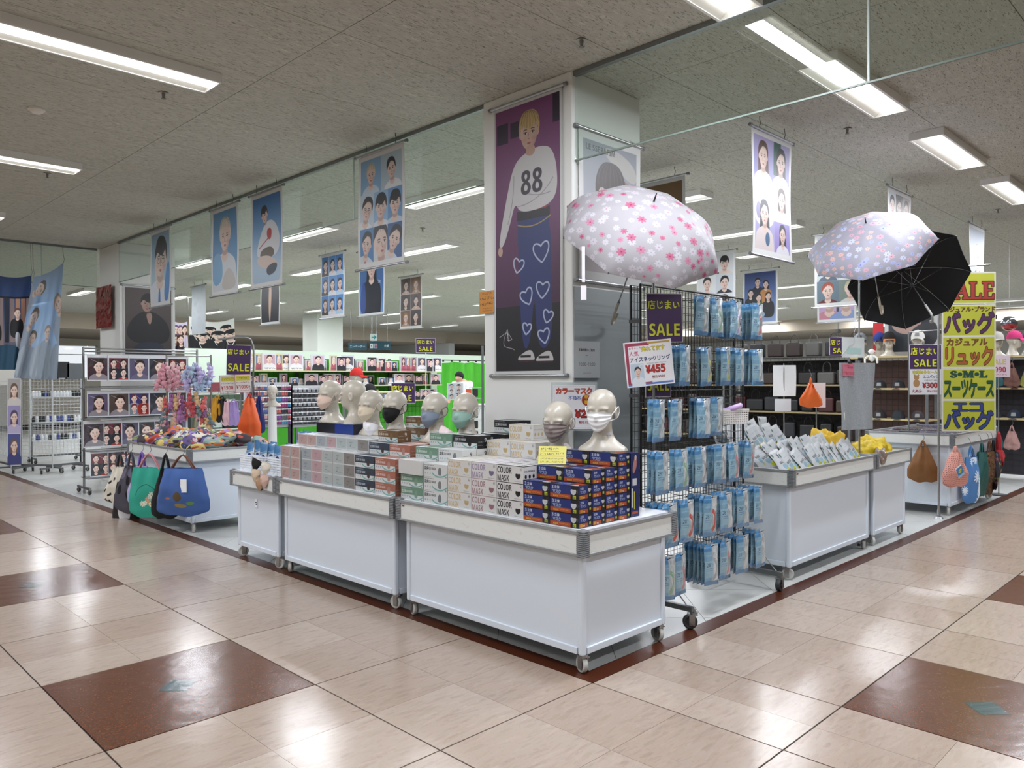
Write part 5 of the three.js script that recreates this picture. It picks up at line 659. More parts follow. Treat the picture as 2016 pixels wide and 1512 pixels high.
function mannequin(label, pos, turn, mask, color, o = {}) {
  const t = thing('mannequin_head', label, 'mannequin head', pos, turn, o.group);
  part('bust', headGeo, headMat, t);
  if (mask) {
    part('face_mask', maskG[mask], M(color, 0.85, { side: THREE.DoubleSide }), t);
    for (const s of [-1, 1]) { const A = (u, v) => { const m = maskG[mask].attributes.position, i = v * 27 + u; return [m.getX(i), m.getY(i), m.getZ(i)]; }, p = A(s > 0 ? 26 : 0, 20), q = A(s > 0 ? 26 : 0, 3); part('ear_loop', tube([p, [s * 0.084, 0.222, 0.02], [s * 0.09, 0.238, -0.018], [s * 0.088, 0.212, -0.036], [s * 0.084, 0.182, -0.018], q], 0.0022, 20, 5), M(o.loop ?? color, 0.8), t); }
  }
  if (o.tag !== 0) part('price_tag', uvInto(sheet((u, v) => [(u - 0.5) * 0.03 + 0.03, 0.05 + v * 0.052, 0.038 - 0.5 * (u - 0.5) ** 2 * 0.1], 3, 2), labelPaper), SA.mat, t).rotation.y = o.tagTurn ?? 0.25;
  return t;
}
const HG = 'mask model heads on the wagons', yB = DECK + 4 * 0.0815, yT = DECK + 4 * 0.079;
const turnTo = -0.95; // most heads look along the aisle, toward -x
mannequin('bald model head wearing a beige mask by the blue pouches', [3.31, DECK + 4 * 0.0815 + 0.075, -5.36], -1.5, 'fold', '#d8bfb0', { tagTurn: 0.7 });
mannequin('bald model head without a mask turned away', [3.33, DECK + 4 * 0.0815 + 0.075, -5.07], -2.5, null, '', { tag: 0 });
mannequin('bald model head wearing a cream mask with a white mask at its neck', [3.33, yB, -4.83], -1.4, 'fold', '#d3c5ae', { tagTurn: 0.6 });
mannequin('bald model head wearing a black mask', [3.33, yB, -4.53], -1.25, 'fold', '#0d0d0f', { tagTurn: 0.5 });
mannequin('bald model head wearing a slate blue mask', [3.29, yT, -4.03], -1.4, 'fold', '#7c8798', { tagTurn: 0.6, loop: '#5c6470' });
mannequin('bald model head wearing a sage green mask', [3.36, yT, -3.8], -1.3, 'fold', '#8fb0a4', { tagTurn: 0.6, loop: '#c9d0cc' });
mannequin('bald model head wearing a grey pleated mask beside the yellow note', [3.24, DECK + 3 * 0.0925, -2.88], -1.25, 'pleat', '#857a76', { tagTurn: 0.5 });
mannequin('bald model head wearing a white pleated mask on the navy boxes', [3.29, DECK + 5 * 0.0695, -2.61], -1.2, 'pleat', '#eef0f0', { tagTurn: 0.45 });
// loose sample masks
function looseMask(label, pos, rot, color, sc = 1) { const o = solo('sample_mask', maskG.fold.clone().translate(0, -0.165, -0.09), M(color, 0.85, { side: THREE.DoubleSide }), label, 'mask', pos); o.rotation.set(...rot); o.scale.set(sc, sc, sc * 0.55); return o; }
looseMask('white sample mask hanging at the neck of the cream masked head', onX(726, 843, 3.16).toArray(), [0.3, -1.1, 0.15], '#e6e6ea', 0.85);
looseMask('pale pink sample mask leaning against the green mask box', onX(878, 858, 3.2).toArray(), [0.1, -1.0, -0.5], '#e3cfd0', 0.95);
for (const [px0, py0, c, r, l] of [[500, 912, '#141416', 0.5, 'black sample mask hanging over the pouch basket'], [500, 935, '#cfbba2', 0.2, 'sand sample mask hanging below the black one'], [508, 952, '#a8886c', 0.1, 'tan sample mask dangling over the wagon edge'], [519, 920, '#dad3c4', 0.4, 'cream sample mask hanging over the pouch basket'], [517, 946, '#c6a698', 0.1, 'rose beige sample mask dangling over the wagon edge']]) looseMask(l, onX(px0, py0, 2.84).toArray(), [r, -1.57, 0.3], c, 0.9);

// ---------- signs on the wagon ----------
{ const p = onX(1130, 803, 3.64), o = thing('sign_stand', 'white COLOR MASK price sign on a clear stand behind the heads', 'sign', [p.x, DECK, p.z], -0.9); part('sign_card', printBox(0.262, 0.272, 0.003, { pz: SR.colour }, SA.flat('#e9e8ea'), p.y - DECK + 0.005), SA.mat, o); part('sign_holder', bx(0.285, 0.3, 0.004, 0, p.y - DECK + 0.008, -0.005), M('#dfe6e6', 0.1, { transmission: 0.7 }), o); part('pole', rod([0, 0, -0.006], [0, p.y - DECK - 0.12, -0.006], 0.004), steel, o); part('base', bx(0.12, 0.006, 0.08, 0, 0.003, 0), M('#cfd3d3', 0.2), o); }
{ const p = onX(1080, 897, 3.06), o = sign('note_card', SR.note, 0.15, 0.105, 'yellow handwritten note leaning against the grey masked head', 'note', [p.x + 0.03, p.y, p.z], -0.95); o.rotation.x = -0.5; }
// ---------- baskets with blue pouches ----------
const basketGeo = (() => { const cache = new Map(); return (w, h, d) => { const k = [w, h, d].join(); if (cache.has(k)) return cache.get(k); const l = [bx(w * 0.9, 0.004, d * 0.9, 0, 0.002, 0)], tp = 0.05, n = 7; const side = (L, ax, sg) => { for (let i = 0; i <= n; i++) { const y = h * i / n, e = 1 - tp * 2 * (1 - i / n), th = i === n || i === 0 ? 0.012 : h / n * 0.5; l.push(ax ? bx(0.004, th, d * e, sg * w / 2 * e, y + (i ? -th / 2 : th / 2), 0) : bx(w * e, th, 0.004, 0, y + (i ? -th / 2 : th / 2), sg * d / 2 * e)); } const m = Math.round(L / 0.022); for (let i = 0; i <= m; i++) { const s = (i / m - 0.5) * L; l.push(ax ? bx(0.0035, h, 0.008, sg * w / 2 * 0.955, h / 2, s * 0.93) : bx(0.008, h, 0.0035, s * 0.93, h / 2, sg * d / 2 * 0.955)); } }; for (const s of [-1, 1]) { side(d, 1, s); side(w, 0, s); } const g = join(l); cache.set(k, g); return g; }; })();
function basket(label, w, h, d, pos, turn, color = '#e9edf2') { return solo('plastic_basket', basketGeo(w, h, d), M(color, 0.4), label, 'basket', pos, turn); }
const pouchR = SA.add(100, 160, (g, w, h) => { fillR(g, '#e6ebf2', -2, -2, w + 4, h + 4); fillR(g, '#5b93c8', -2, -2, w + 4, 66); blob(g, [[0, 60], [40, 74], [100, 40], [100, 70], [0, 90]], '#7fb0dc'); ell(g, 66, 104, 22, 22, '#27408c'); scrib(g, 52, 98, 28, 10, '#dfe6f2', 1.4); ell(g, 24, 118, 14, 18, '#c2c6cc'); });
const pouchGeoS = (w, h, d) => { const f = (s) => sheet((u, v) => [(u - 0.5) * w * (1 - 0.06 * Math.sin(Math.PI * v)), v * h, s * d * 0.5 * Math.pow(Math.sin(Math.PI * u), 0.5) * Math.pow(Math.sin(Math.PI * Math.min(1, v * 1.02 + 0.0)), 0.45)], 8, 10, (u, v) => s > 0 ? [u, v] : [1 - u, v]); const a = f(1), b = f(-1), ix = b.index.array; for (let i = 0; i < ix.length; i += 3) { const t = ix[i]; ix[i] = ix[i + 1]; ix[i + 1] = t; } b.computeVertexNormals(); return join([a, b]); };
const smallPouch = uvInto(pouchGeoS(0.11, 0.17, 0.02), pouchR), foil = (tex, r = 0.22) => new THREE.MeshPhysicalMaterial({ color: '#d2d2d2', map: tex, roughness: r, clearcoat: 0.6, clearcoatRoughness: 0.15 });
const saFoil = foil(SA.tex);
const pouchIn = (label, group, pos, tilt, yaw) => { const o = solo('mask_pouch', smallPouch, saFoil, label, 'pouch', pos, yaw, group); o.rotation.order = 'YXZ'; o.rotation.x = tilt; return o; };
[[-6.02, 2.975, 'white slatted basket at the wagon end'], [-5.79, 2.975, 'white slatted basket in the middle of the short wagon'], [-5.55, 2.985, 'white slatted basket beside the pastel mask boxes']].forEach(([z, x, l]) => { basket(l, 0.2, 0.13, 0.15, [x + 0.02, DECK, z], LEFT); for (let i = 0; i < 3; i++) pouchIn('blue and white mask pouch standing in a front basket', 'pouches in the front baskets', [x - 0.01 + i * 0.028, DECK + 0.055 + i * 0.008, z + [-0.045, 0.05, 0][i] + rr(-0.02, 0.02)], -0.14 + rr(-0.06, 0.06), LEFT + rr(-0.15, 0.15)); });
basket('white slatted basket raised behind the pastel boxes', 0.3, 0.14, 0.2, [3.24, DECK + 0.07, -5.62], LEFT); solo('carton', rb(0.34, 0.069, 0.24, 0.002, 0, 0.0345, 0), M('#d8d9d6', 0.6), 'plain white carton under the raised basket', 'carton', [3.24, DECK, -5.62], LEFT);
for (let i = 0; i < 7; i++) pouchIn('blue mask pouch standing in the raised basket', 'pouches in the raised basket', [3.2 + rr(0, 0.1), DECK + 0.14 + rr(0, 0.03), -5.74 + i * 0.045], -0.15 + rr(-0.1, 0.1), LEFT + rr(-0.3, 0.3));
// ---------- black wire rack with neck ring pouches ----------
const wireBlack = M('#141416', 0.4), rackZ = -2.76, RX0 = 3.83, RX1 = 5.07, RTOP = 2.02, RB = 0.24;
{
  const o = thing('wire_rack', 'black wire grid rack on castors hung with neck ring pouches', 'rack', [(RX0 + RX1) / 2, 0, rackZ]), W = RX1 - RX0, hw = W / 2;
  const mesh = (dz, x0, x1) => { const l = []; for (let x = x0; x <= x1 + 1e-6; x += (x1 - x0) / Math.round((x1 - x0) / 0.035)) l.push(rod([x, RB, dz], [x, RTOP, dz], 0.0018, 4)); for (let y = RB; y <= RTOP + 1e-6; y += (RTOP - RB) / 36) l.push(rod([x0, y, dz + 0.003], [x1, y, dz + 0.003], 0.0018, 4)); return l; };
  const a = part('grid_panel', mesh(0.02, -hw, hw), wireBlack, o), b = part('grid_panel', mesh(-0.05, -hw, hw), wireBlack, o);
  for (const s of [-1, 1]) {
    for (const dz of [0.02, -0.05]) part('frame_post', rod([s * hw, RB - 0.06, dz], [s * hw, RTOP, dz], 0.008, 8), wireBlack, o);
    for (const y of [0.45, 0.9, 1.35, 1.8]) part('connector', bx(0.02, 0.02, 0.08, s * (hw + 0.004), y, -0.015), M('#333436', 0.5), o);
    part('base_bar', rb(0.03, 0.03, 0.72, 0.003, s * (hw - 0.06), 0.115, -0.02), metal('#7d7f80', 0.35), o);
    for (const z of [0.32, -0.36]) caster(o, s * (hw - 0.06), z, 0.9 + s * 0.5 + z, true).scale.setScalar(1.12);
    part('brace', rod([s * (hw - 0.06), 0.13, 0.3], [s * (hw - 0.06), 0.42, 0.02], 0.004, 6), metal('#a0a2a3', 0.3), o);
  }
  for (const y of [RB, RTOP]) part('frame_bar', [rod([-hw, y, 0.02], [hw, y, 0.02], 0.007, 8)], wireBlack, o);
  part('clamp_pole', rod([-hw + 0.02, 0.5, 0.1], [-hw + 0.02, 2.06, 0.1], 0.009, 8), metal('#8d8f90', 0.35), o); part('clip', bx(0.03, 0.06, 0.04, -hw + 0.02, 1.2, 0.07), M('#232325', 0.5), o);
  const ringC = { w: '#dfe6e6', r: '#d8645a', g: '#9fc8a8', y: '#d6dc8a', l: '#c0a8dc', s: '#b7bfc4', p: '#dc9aa2' }, ringKey = Object.keys(ringC);
  const rects = {};
  for (const k of ringKey) rects[k] = BA.add(110, 208, (g, w, h) => {
    fillR(g, '#c3cbce', -2, -2, w + 4, h + 4);
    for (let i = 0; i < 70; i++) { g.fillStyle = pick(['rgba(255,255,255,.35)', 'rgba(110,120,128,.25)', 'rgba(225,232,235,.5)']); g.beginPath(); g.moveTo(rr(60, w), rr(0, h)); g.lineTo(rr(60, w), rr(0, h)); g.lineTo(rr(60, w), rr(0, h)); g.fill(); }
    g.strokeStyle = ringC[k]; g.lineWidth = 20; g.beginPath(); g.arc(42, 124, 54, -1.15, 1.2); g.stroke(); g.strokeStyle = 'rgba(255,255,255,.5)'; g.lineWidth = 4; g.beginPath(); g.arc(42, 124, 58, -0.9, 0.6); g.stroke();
    blob(g, [[-6, 0], [56, 0], [56, 60], [62, 110], [54, 160], [60, 206], [-6, 212]], '#8cbcd8'); fillR(g, '#5a9bd0', -2, -2, 58, 38); fillR(g, 'rgba(190,220,232,.55)', 4, 84, 60, 84); txt(g, '28', 12, 112, 26, '#2a4a70', { w: 'normal' }); txt(g, '°C', 42, 104, 13, '#2a4a70', { w: 'normal' }); scrib(g, 12, 120, 44, 5, '#3f6a94', 1); scrib(g, 12, 130, 44, 5, '#5f86a8', 1); scrib(g, 12, 52, 44, 8, '#dceaf4', 1);
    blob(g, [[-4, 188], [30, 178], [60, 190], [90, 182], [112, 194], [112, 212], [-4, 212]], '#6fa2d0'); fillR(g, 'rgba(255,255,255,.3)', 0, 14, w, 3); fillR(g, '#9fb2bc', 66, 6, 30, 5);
  });
  const crinkle = (k, n) => { const g = pouchGeoS(0.128, 0.245, 0.022), p = g.attributes.position; for (let i = 0; i < p.count; i++) { const x = p.getX(i), y = p.getY(i); p.setZ(i, p.getZ(i) + 0.004 * noise.noise(x * 30 + n * 7, y * 24, n) + 0.0025 * noise.noise(x * 70, y * 60, n * 3)); p.setX(i, x + 0.003 * noise.noise(y * 20, n, 2)); } const q = g.clone(); q.computeVertexNormals(); return uvInto(q.translate(0, -0.245, 0), rects[k]); };
  const geos = {}; for (const k of ringKey) geos[k] = [1, 2, 3].map((n) => crinkle(k, n));
  const baFoil = foil(BA.tex, 0.2);
  // rows: height, distance of the front pouch, stacks [px centre, count, ring colour]
  const rows = [
    [1.965, -2.54, [[1385, 2, 's'], [1410, 3, 'g'], [1449, 4, 'l'], [1493, 4, 'p']]],
    [1.655, -2.54, [[1349, 4, 's'], [1391, 2, 'y'], [1429, 2, 'y'], [1456, 2, 'w'], [1491, 3, 's']]],
    [1.335, -2.54, [[1299, 2, 'w'], [1333, 2, 'w'], [1385, 3, 'w'], [1411, 2, 's']]],
    [1.04, -2.5, [[1302, 3, 'w'], [1341, 2, 'g'], [1379, 3, 's'], [1419, 3, 's'], [1443, 2, 'p'], [1477, 3, 'p']]],
    [0.745, -2.46, [[1317, 5, 'r'], [1353, 3, 'r'], [1398, 5, 'r'], [1428, 3, 'w'], [1461, 4, 'w'], [1493, 5, 'w']]],
    [0.45, -2.46, [[1313, 1, 'g'], [1338, 1, 'p'], [1399, 6, 's'], [1429, 3, 'p'], [1461, 4, 'w'], [1495, 4, 'w']]],
  ];
  const names = { w: 'white', r: 'red', g: 'green', y: 'yellow', l: 'lilac', s: 'silver grey', p: 'pink' };
  rows.forEach(([y, zf, stacks], ri) => stacks.forEach(([pc, n, k], si) => {
    const x = onZ(pc, 900, zf).x, hookX = x - (RX0 + RX1) / 2;
    part('hook', tube([[hookX, y + 0.002 - 0.02, 0.02], [hookX, y - 0.02, 0.03], [hookX, y - 0.02, zf - rackZ], [hookX, y - 0.008, zf - rackZ + 0.02]], 0.0025, 10, 5), wireBlack, o);
    for (let i = 0; i < n; i++) {
      const m = solo('neck_ring_pouch', geos[k][(ri + si + i) % 3], baFoil, names[k] + ' neck ring in a blue 28 degree pouch on the wire rack', 'pouch', [x + rr(-0.006, 0.006), y - rr(0, 0.006), zf - i * 0.03], rr(-0.1, 0.16) - 0.08, names[k] + ' neck ring pouches on the wire rack');
      m.rotation.z = rr(-0.06, 0.06); m.rotation.x = rr(-0.03, 0.05);
    }
  }));
}
// signs clipped to the rack
sign('sale_sign', SR.sale, 0.235, 0.29, 'purple closing SALE sign clipped to the top of the wire rack', 'sign', at(onZ(1308, 626, -2.6)), -0.5, 0.02);
sign('price_card', SR.ice, 0.29, 0.26, 'tilted ice neck ring price card clipped to the rack pole', 'price card', at(onZ(1278, 715, -2.59)), -0.6, 0.1);
sign('sale_sign', SR.sale, 0.235, 0.29, 'purple closing SALE sign half hidden behind the price card', 'sign', at(onZ(1296, 735, -2.70)), -0.1, 0);
// basket with a sample ring
{ const p = onZ(1457, 836, -2.5); basket('white slatted basket with a lilac neck ring on the wire rack', 0.24, 0.1, 0.17, [p.x + 0.04, p.y, -2.62], -0.25, '#dcdad6'); const r = solo('neck_ring', new THREE.TorusGeometry(0.075, 0.017, 12, 40, 4.9).rotateX(1.2), M('#c4a6d8', 0.35), 'lilac neck ring lying in the white rack basket', 'neck ring', [p.x + 0.04, p.y + 0.095, -2.6], 0.4); }
// ---------- umbrellas ----------
function umbrella(label, tip, axis, R, tex, inside, o = {}) { // tip: point, axis: unit vector from the handle to the tip
  const t = thing('umbrella', label, 'umbrella', tip.toArray()); t.quaternion.setFromUnitVectors(V(0, 1, 0), axis.clone().normalize()); if (o.spin) t.rotateY(o.spin);
  const N = 8, H = R * (o.depth ?? 0.46), prof = (v) => [R * Math.sin(v * 1.35) / Math.sin(1.35), -H * (1 - Math.cos(v * 1.35)) / (1 - Math.cos(1.35))];
  const f = (dr) => (u, v) => { const a = u * Math.PI * 2, [r, y] = prof(v), q = (u * N) % 1, sag = 1 - 0.085 * Math.sin(Math.PI * q) * (v ** 1.3); return [Math.cos(a) * r * sag * (1 + dr), y - 0.014 * Math.sin(Math.PI * q) * v * Math.sin(Math.PI * v) + dr * 0.6, Math.sin(a) * r * sag * (1 + dr)]; };
  const uvf = (u, v) => { const a = u * Math.PI * 2; return [0.5 + 0.5 * v * Math.cos(a), 0.5 + 0.5 * v * Math.sin(a)]; };
  const flip = (g) => { const ix = g.index.array; for (let i = 0; i < ix.length; i += 3) { const k = ix[i]; ix[i] = ix[i + 1]; ix[i + 1] = k; } g.computeVertexNormals(); return g; };
  part('canopy', flip(sheet(f(0), 96, 16, uvf)), new THREE.MeshPhysicalMaterial({ map: tex, roughness: 0.62 }), t);
  part('lining', sheet(f(-0.006), 96, 16, uvf), M(inside, 0.75), t);
  for (let i = 0; i < N; i++) { const a = i / N * Math.PI * 2, pts = []; for (let k = 0; k <= 6; k++) { const [r, y] = prof(0.04 + 0.96 * k / 6); pts.push([Math.cos(a) * r * 0.985, y - 0.008, Math.sin(a) * r * 0.985]); } part('rib', tube(pts, 0.002, 10, 5), M('#8a8c8e', 0.3, { metalness: 0.8 }), t); part('rib_tip', cy(0.004, 0.003, 0.014, Math.cos(a) * R * 1.0, -H, Math.sin(a) * R * 1.0, 6), M(o.tipColor ?? '#5d5e60', 0.4), t); const [mr, my] = prof(0.5); part('strut', rod([Math.cos(a) * mr, my - 0.01, Math.sin(a) * mr], [Math.cos(a) * 0.01, -H - 0.12, Math.sin(a) * 0.01], 0.0018, 5), M('#77797b', 0.3, { metalness: 0.8 }), t); }
  part('ferrule', cy(0.006, 0.003, 0.05, 0, 0.03, 0, 10), M('#17171a', 0.4), t); part('shaft', rod([0, 0, 0], [0, -0.78, 0], 0.0045, 8), metal('#8f9192', 0.3), t);
  part('handle', tube([[0, -0.72, 0], [0, -0.8, 0], [0, -0.86, 0.0], [0.012, -0.9, 0], [0.045, -0.915, 0], [0.072, -0.895, 0], [0.078, -0.86, 0]], 0.0095, 24, 10), M(o.handle ?? '#b9b0a0', 0.4), t);
  if (o.strap) { const a = o.strap, s = part('hang_tag', [bx(0.018, 0.2, 0.002, 0, -0.1, 0), bx(0.032, 0.08, 0.002, 0, -0.26, 0)], M('#e2dde2', 0.6), t); s.position.set(Math.cos(a) * R * 0.93, -H * 0.85, Math.sin(a) * R * 0.93); s.quaternion.copy(t.quaternion.clone().invert()); s.rotateY(-0.78); }
  return t;
}
const flower = (g, x, y, r, c, mid) => { g.globalAlpha = 0.8; const n = 7; for (let i = 0; i < n; i++) { const a = i / n * 6.283 + x; ell(g, x + Math.cos(a) * r * 0.6, y + Math.sin(a) * r * 0.6, r * 0.5, r * 0.28, c, a); } g.globalAlpha = 1; ell(g, x, y, r * 0.2, r * 0.2, mid); };
const floral = (base, cols) => canvasTex(1024, 1024, (g, w, h) => { fillR(g, base, 0, 0, w, h); for (let i = 0; i < 260; i++) { const x = rr(0, w), y = rr(0, h); g.strokeStyle = 'rgba(150,160,165,.5)'; g.lineWidth = 2; g.beginPath(); g.moveTo(x, y); g.quadraticCurveTo(x + rr(-8, 8), y + rr(-10, 10), x + rr(-22, 22), y + rr(-22, 22)); g.stroke(); } for (let j = 0; j < 18; j++) for (let i = 0; i < 18; i++) { const x = (i + 0.5 + rr(-0.35, 0.35)) * w / 18, y = (j + 0.5 + rr(-0.35, 0.35)) * h / 18, c = pick(cols); flower(g, x, y, rr(12, 24), c[0], c[1]); } });
const away = (r, u, t) => V(0, 0, 0).addScaledVector(rt, r).addScaledVector(upv, u).addScaledVector(fw, -t); // image right, up, towards the viewer
umbrella('white umbrella with pink flowers opened above the wire rack', atD(1287, 397, 4.45), away(0.16, 0.62, 0.55), 0.5, floral('#9a979b', [['#a8486c', '#8c2048'], ['#b06a86', '#962c54'], ['#b4b1b9', '#8f969e'], ['#b8b5bd', '#9a8e96'], ['#b2adb5', '#a87e8e']]), '#c9c7ca', { depth: 0.5, spin: 0.35, strap: 3.6, handle: '#a8a294' });
umbrella('white umbrella with small pink and blue flowers over the towel stand', atD(1705, 440, 6.3), away(-0.38, 0.78, 0.5), 0.5, floral('#9c9aa6', [['#d0a0b0', '#b06070'], ['#a0a8d4', '#6068b0'], ['#dfb2a8', '#c08080'], ['#c6c8e0', '#8088b8']]), '#1a1b20', { depth: 0.46, spin: 0.2 });
umbrella('black lined umbrella turned to show its dark inside', atD(1775, 530, 7.2), away(0.12, 0.5, -0.75), 0.52, floral('#a09ea2', [['#d0a0b0', '#b06070'], ['#c6c8d0', '#8890a0']]), '#08090c', { depth: 0.42, spin: 0.5, handle: '#8f8d88' });
// ---------- soft goods builders ----------
const pat = (base, draw, n = 256) => new THREE.MeshPhysicalMaterial({ roughness: 0.85, side: THREE.DoubleSide, map: canvasTex(n, n, (g, w, h) => { fillR(g, base, 0, 0, w, h); draw(g, w, h); }, [1, 1]) });
const cloth = (c, r = 0.85) => M(c, r, { side: THREE.DoubleSide });
function bagGeo(w, h, d, topR, sd) {
  const f = (s) => sheet((u, v) => { const k = 1 - v, sm = k * k * (3 - 2 * k), ww = w * (topR + (1 - topR) * Math.min(1, k * 1.5)) * (k > 0.9 ? 1 - 0.35 * ((k - 0.9) * 10) ** 2 : 1), fold = 0.014 * Math.sin(u * 17 + sd) * v + 0.012 * noise.noise(u * 4 + sd, v * 4, sd), bot = Math.min(1, k * 4 > 3.4 ? (1 - k) / 0.15 : 1); return [(u - 0.5) * ww, -h * (k - 0.03 * k * Math.abs(2 * u - 1) ** 3) + 0.006 * Math.sin(u * 9 + sd) * k, s * (d * 0.5 * Math.sqrt(Math.max(0, Math.sin(Math.PI * u))) * (0.25 + 0.75 * Math.sin(Math.PI * Math.min(0.9, k + 0.1)))) * (0.4 + 0.6 * bot) + fold]; }, 18, 18);
  const a = f(1), b = f(-1), ix = b.index.array; for (let i = 0; i < ix.length; i += 3) { const t = ix[i]; ix[i] = ix[i + 1]; ix[i + 1] = t; } b.computeVertexNormals(); return join([a, b]);
}
let bagN = 0;
function hangBag(label, pos, turn, w, h, mat, o = {}) { // pos: hook point
  const t = thing('tote_bag', label, 'bag', pos, turn, o.group), d = o.d ?? 0.1, drop = o.drop ?? 0.14, tr = o.topR ?? 0.45;
  part('bag_body', bagGeo(w, h, d, tr, ++bagN).translate(0, -drop, 0), mat, t);
  for (const s of [-1, 1]) part('handle', tube([[-w * tr * 0.3, -drop - 0.01, s * d * 0.1], [-w * tr * 0.14, -drop * 0.35, s * 0.008], [0, 0, s * 0.004], [w * tr * 0.14, -drop * 0.35, s * 0.008], [w * tr * 0.3, -drop - 0.01, s * d * 0.1]], o.hr ?? 0.008, 16, 6), o.hmat ?? mat, t);
  part('hook', tube([[0, 0.005, 0], [0.012, 0.03, -0.01], [0, 0.075, -0.02], [0, 0.09, -0.035], [0, 0.075, -0.05]], 0.0025, 12, 5), M('#55585a', 0.35), t);
  return t;
}
const capCrown = (() => { const g = sheet((u, v) => { const a = u * Math.PI * 2, e = v * Math.PI / 2, r = Math.pow(Math.cos(e), 0.85); return [Math.cos(a) * r * 0.088, Math.sin(e) * 0.118, Math.sin(a) * r * 0.102]; }, 28, 10); const ix = g.index.array; for (let i = 0; i < ix.length; i += 3) { const k = ix[i]; ix[i] = ix[i + 1]; ix[i + 1] = k; } g.computeVertexNormals(); return g; })();
const capBrim = join([0.002, -0.002].map((dy) => sheet((u, v) => { const a = (u - 0.5) * 2.1, r0 = [Math.sin(a) * 0.087, Math.cos(a) * 0.1], L = 0.075 * Math.cos((u - 0.5) * 2.4); return [r0[0] * (1 + 0.05 * v), 0.004 + dy - 0.03 * Math.abs(u - 0.5) ** 2 * 4 * v - 0.012 * v, r0[1] + v * L]; }, 18, 5)));
function cap(label, color, pos, turn, o = {}) {
  const t = thing('baseball_cap', label, 'cap', pos, turn, o.group);
  part('crown', capCrown, cloth(color), t); part('brim', capBrim, cloth(o.brim ?? color), t); part('button', new THREE.SphereGeometry(0.007, 8, 6).translate(0, 0.119, 0), cloth(o.brim ?? color), t);
  if (o.mark) part('mark', sheet((u, v) => { const a = (u - 0.5) * 0.7, e = 0.25 + v * 0.45, r = Math.pow(Math.cos(e), 0.85); return [Math.sin(a) * r * 0.09, Math.sin(e) * 0.119, Math.cos(a) * r * 0.104]; }, 8, 4), M(o.mark, 0.7), t);
  return t;
}
function bareHead(label, pos, turn, sc = 0.92) { const t = solo('mannequin_head', headGeo, headMat, label, 'mannequin head', pos, turn); t.scale.setScalar(sc); return t; }
function capHead(hl, cl, color, pos, turn, o = {}) { bareHead(hl, pos, turn); const c = cap(cl, color, [pos[0] - 0.0, pos[1] + 0.238, pos[2]], turn, o); return c; }
// ---------- white pouches heaped on the wagon beside the rack ----------
{
  const r = SA.add(100, 150, (g, w, h) => { fillR(g, '#dfe3e6', -2, -2, w + 4, h + 4); fillR(g, '#eef0f1', 0, 0, w, 14); txt(g, 'MASK', 24, 86, 22, '#1f2326', { sx: 0.9 }); blob(g, [[30, 92], [60, 88], [84, 100], [74, 124], [40, 122]], '#9fc4d4'); ell(g, 72, 132, 17, 14, '#d6d82e'); scrib(g, 62, 126, 20, 10, '#6a6a10', 1.2); ell(g, 12, 24, 6, 12, '#6f8a86'); scrib(g, 24, 44, 52, 6, '#b4babd', 1); });
  const gs = [1, 2].map((n) => { const g = pouchGeoS(0.135, 0.2, 0.026), p = g.attributes.position; for (let i = 0; i < p.count; i++) p.setZ(i, p.getZ(i) + 0.004 * noise.noise(p.getX(i) * 26 + n * 4, p.getY(i) * 22, n)); g.computeVertexNormals(); return uvInto(g, r); }), m = new THREE.MeshPhysicalMaterial({ color: '#c9c9c9', map: SA.tex, roughness: 0.4 });
  const G = 'white mask pouches on the wagon', L = 'white mask pouch with a yellow price dot leaning on the wagon';
  const put = (x, y, z, yaw, tilt, roll) => { const o = solo('mask_pouch', gs[Math.floor(rnd() * 2)], m, L, 'pouch', [x, y, z], yaw, G); o.rotation.order = 'YXZ'; o.rotation.x = tilt; o.rotation.z = roll; };
  for (let i = 0; i < 19; i++) put(5.39 + i * 0.073 + rr(-0.015, 0.015), 0.745 + rr(0, 0.02), -2.55 + rr(-0.02, 0.02), 0.1 + rr(-0.35, 0.1), -0.5 + rr(-0.15, 0.1), 0.32 + rr(-0.12, 0.12));
  for (let i = 0; i < 15; i++) put(5.42 + i * 0.085 + rr(-0.02, 0.02), 0.775 + rr(0, 0.03), -2.74 + rr(-0.03, 0.03), rr(-0.45, 0.2), -0.55 + rr(-0.2, 0.1), 0.3 + rr(-0.15, 0.15));
  for (let i = 0; i < 12; i++) put(5.46 + i * 0.075 + rr(-0.02, 0.02), 0.87 + rr(0, 0.03), -3.0 + rr(-0.03, 0.03), rr(-0.4, 0.2), -0.45 + rr(-0.2, 0.1), 0.2 + rr(-0.2, 0.2));
  for (let i = 0; i < 9; i++) put(5.46 + i * 0.09 + rr(-0.02, 0.02), 0.9 + rr(0, 0.03), -3.13 + rr(-0.03, 0.03), rr(-0.4, 0.2), -0.3 + rr(-0.2, 0.1), 0.1 + rr(-0.2, 0.2));
  solo('carton', rb(1.3, 0.13, 0.32, 0.004, 0, 0.065, 0), M('#d5d6d3', 0.6), 'long white carton under the back row of pouches', 'carton', [6.02, 0.70, -3.06]);
}
